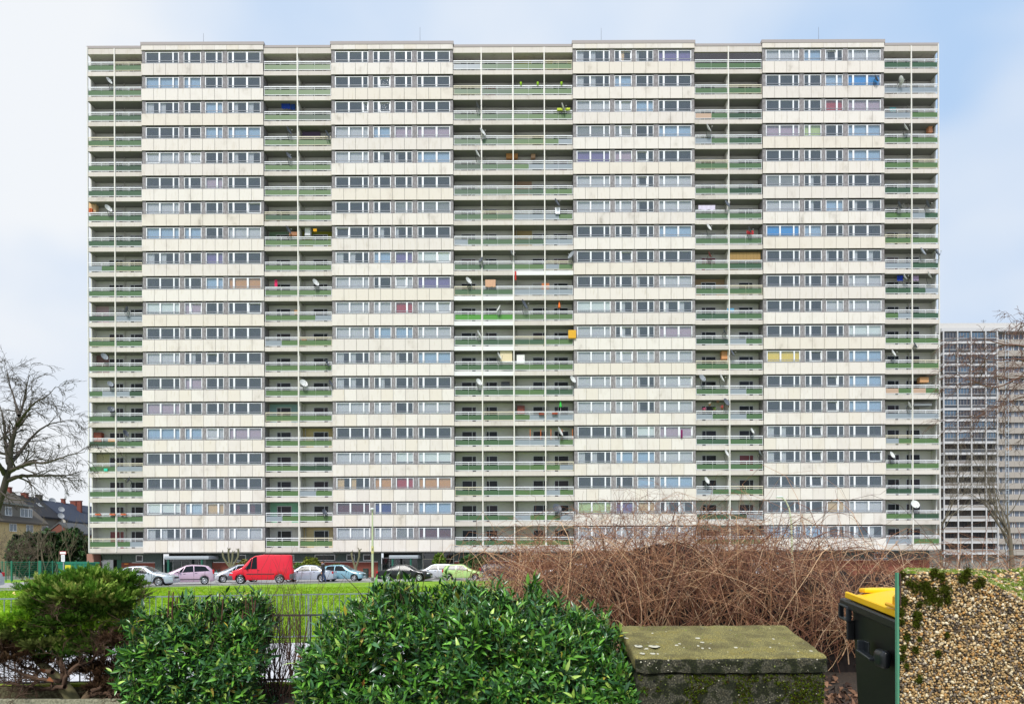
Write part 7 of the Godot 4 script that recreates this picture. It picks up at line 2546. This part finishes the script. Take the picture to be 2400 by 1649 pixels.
# ------------------------------------------------------------------ pebble-dashed bin enclosure
func make_enclosure() -> void:
	var o := thing("pebble_enclosure", "pebble-dashed concrete wall of a bin enclosure with moss on top, at the right edge", "bin enclosure", Vector3(1.3, 0.41, -2.4))
	# local: x along the wall, z towards the camera; the front face lies at z = 0
	var high := 1.2
	var edge := func(x: float) -> float: return high - maxf(0.0, x - 0.27) * 0.52
	var wall := Shape.new()
	var n2 := FastNoiseLite.new()
	n2.frequency = 14.0
	n2.seed = 2
	var width := 0.95
	var rows := []
	for i in 25:
		var row := []
		for k in 21:
			var x := lerpf(0.018, width, k / 20.0)
			row.append(Vector3(x, edge.call(x) * i / 24.0 - (0.006 if i == 24 else 0.0), -0.008 + 0.002 * n2.get_noise_2d(x * 3.0, i)))
		rows.append(row)
	wall.sheet(rows)
	var top := []
	for i in 9:
		var t := i / 8.0
		var row := []
		for k in 31:
			var x := lerpf(0.018, width, k / 30.0)
			x = maxf(x, 0.018 + t * 0.21)
			row.append(Vector3(x, lerpf(edge.call(x) - 0.006, high + 0.004, t) + 0.004 * n2.get_noise_2d(x * 4.0, t * 4.0), lerpf(-0.008, -0.34, t)))
		top.append(row)
	wall.sheet(top)
	wall.span(Vector3(0.23, 0.0, -0.36), Vector3(width, high - 0.01, -0.34))
	wall.quad(Vector3(0.23, 0, -0.34), Vector3(0.018, 0, -0.01), Vector3(0.018, high - 0.01, -0.01), Vector3(0.23, high, -0.34))
	wall.span(Vector3(width - 0.004, 0.0, -0.34), Vector3(width, high - 0.4, -0.01))
	var cement := grained(grain([[0.0, "2a241b"], [0.5, "453c2d"], [1.0, "63563f"]], 0.06, 96), Vector3.ONE * 4.0, 1.0)
	put("wall", wall.mesh(), cement, o)
	var st := Shape.new()
	for i in 26:
		var y0 := 1.2 * i / 26.0
		st.span(Vector3(0.008, y0, -0.008), Vector3(0.0145 + 0.003 * n2.get_noise_1d(i * 7.0), y0 + 1.2 / 26.0, 0.006))
	put("green_edge", st.mesh(), mat("4a8a6a", 0.7), o)
	var rust := Shape.new()
	rust.span(Vector3(0.0155, 1.09, -0.006), Vector3(0.021, 1.196, 0.007))
	put("rusty_strip", rust.mesh(), mat("3d2a24", 0.9), o)
	# pebbles
	var tones := ["bd9c68", "cdb488", "a6855a", "80663f", "665540", "d8c7a2", "8c8070", "483f34", "b5874a", "c4a573", "6c5f50", "977a4c", "e0d2b4", "c9ad7c", "b89a68"]
	var stone := Shape.new()
	stone.ball(Vector3.ZERO, Vector3.ONE, 9, 6)
	var pebble := stone.mesh()
	var where := []
	var tint := []
	var largest := []
	var step := 0.0069
	for iy in int(high / step):
		for ix in int((width - 0.02) / step):
			var x := 0.024 + (ix + 0.5 * (iy % 2)) * step + between(-0.0028, 0.0028)
			var y := iy * step + between(-0.0028, 0.0028)
			if y > edge.call(x) - 0.003 or rng.randf() < 0.04:
				continue
			var r := between(0.0028, 0.0049) * (1.0 if rng.randf() < 0.9 else 1.3)
			var b := Basis(Vector3.BACK, rng.randf() * TAU) * Basis(wander().normalized(), between(-0.4, 0.4)) * Basis.from_scale(Vector3(r * between(1.0, 1.35), r * between(0.75, 1.0), r * 0.85))
			var p := Vector3(x, y, between(-0.009, -0.003))
			var c: String = any_of(tones)
			if r > 0.0049 and y > 0.74 and x < 0.46 and largest.size() < 300:
				largest.append([Transform3D(b, p), c])
			else:
				where.append(Transform3D(b, p))
				tint.append(lin(c) * between(0.65, 1.08))
	# pebbles on the sloping top, half under the moss
	for i in 3200:
		var x := between(0.03, width)
		var t := rng.randf()
		var r := between(0.004, 0.0068)
		where.append(Transform3D(Basis(wander().normalized(), rng.randf() * TAU) * Basis.from_scale(Vector3(r * 1.2, r * 0.8, r)), Vector3(maxf(x, 0.03 + t * 0.21), lerpf(edge.call(x) - 0.006, high + 0.004, t), lerpf(-0.008, -0.34, t))))
		tint.append(lin(any_of(tones)))
	for q: Array in largest:
		put("pebble", pebble, mat(q[1], 0.6), o).transform = q[0]
	scatter("pebbles", pebble, tinted(0.6, 0.4), where, tint, o)
	# moss: clumps on the face, a carpet on the top
	var mw := []
	var mt := []
	var on_face := func(px: float, py: float) -> Vector3: return spot(2050.0 + px / 4.574, 1300.0 + py / 4.574, 2.4) - o.position
	for q: Array in [[300, 230, 40], [310, 520, 60], [570, 400, 90], [620, 480, 110], [540, 350, 60], [700, 520, 60], [760, 400, 80], [440, 360, 60], [460, 660, 60], [450, 760, 50], [950, 280, 70], [990, 210, 60], [720, 250, 60], [350, 900, 50], [310, 1010, 40], [300, 1120, 45], [440, 1040, 40], [340, 1210, 30], [775, 880, 30], [680, 1080, 40], [480, 1360, 50], [480, 550, 40], [790, 510, 40], [290, 740, 40], [1150, 310, 50], [640, 210, 60], [370, 320, 40], [1100, 350, 40], [290, 640, 40], [480, 920, 30]]:
		var c: Vector3 = on_face.call(float(q[0]), float(q[1]))
		for i in int(q[2] * 1.9):
			var d: Vector3 = Vector3(rng.randfn(), rng.randfn() * 1.2, 0) * float(q[2]) * 0.000115
			mw.append(Transform3D(Basis(Vector3.RIGHT, between(0.5, 1.6)) * Basis(Vector3.UP, rng.randf() * TAU) * Basis.from_scale(Vector3.ONE * between(0.5, 1.0)), c + d + Vector3(0, 0, between(-0.004, 0.003))))
			mt.append(lin(any_of(["3f4a14", "53601a", "333c10", "5f6a20", "4a4420", "6a7430"])))
	for i in 7000:
		var x := between(0.05, width)
		var t := rng.randf()
		var v := noise.get_noise_2d(x * 9.0, t * 3.0) + (0.25 if x > 0.2 else -0.1)
		if v < 0.08:
			continue
		mw.append(Transform3D(Basis(Vector3.UP, rng.randf() * TAU) * Basis.from_scale(Vector3.ONE * between(0.6, 1.3)), Vector3(maxf(x, 0.03 + t * 0.21), lerpf(edge.call(x) - 0.004, high + 0.006, t), lerpf(-0.004, -0.34, t))))
		mt.append(lin(any_of(["74902a", "8aa43a", "a4b268", "5a741e", "b4bc8c", "6f7a38"])))
	scatter("moss", tuft_shape(12, 0.0105, 0.0011, 0.8).mesh(), tinted(1.0, 0.1), mw, mt, o)


func make_small_things() -> void:
	# low orange-lit van roof and pale parked things seen through the thicket at the right
	car("parked_car", "white car glimpsed through the brambles left of the bent-arm lamp", "car", Vector3(spot(1770, 0, 71).x, 0.006, -71.0), PI, paint("dcdfe2", 0.1), {
		"w": 0.86, "r": 0.31, "fx": 1.4, "rx": -1.3, "sill": 0.2, "plate": 0.45,
		"top": V([-2.28, 0.55, -2.26, 0.95, -2.05, 1.35, -1.85, 1.45, -0.8, 1.5, 0.1, 1.48, 0.45, 1.38, 1.05, 1.0, 1.4, 0.94, 2.0, 0.84, 2.25, 0.68, 2.3, 0.5]),
		"belt": V([-2.3, 0.98, 1.0, 0.92, 2.3, 0.65]), "glass": [[-1.95, -1.2, -1.8, -1.18], [-1.12, -0.32, -1.1, -0.3], [-0.24, 0.92, -0.22, 0.36]], "screen": [0.98, 0.4], "rear": [-1.9, -2.2],
		"head": [2.1, 0.7], "tail": [-2.2, 0.95, 0.3], "mirror": 0.72, "handles": [-0.95, 0.0], "seams": [-1.16, -0.28, 0.95], "spokes": 6})
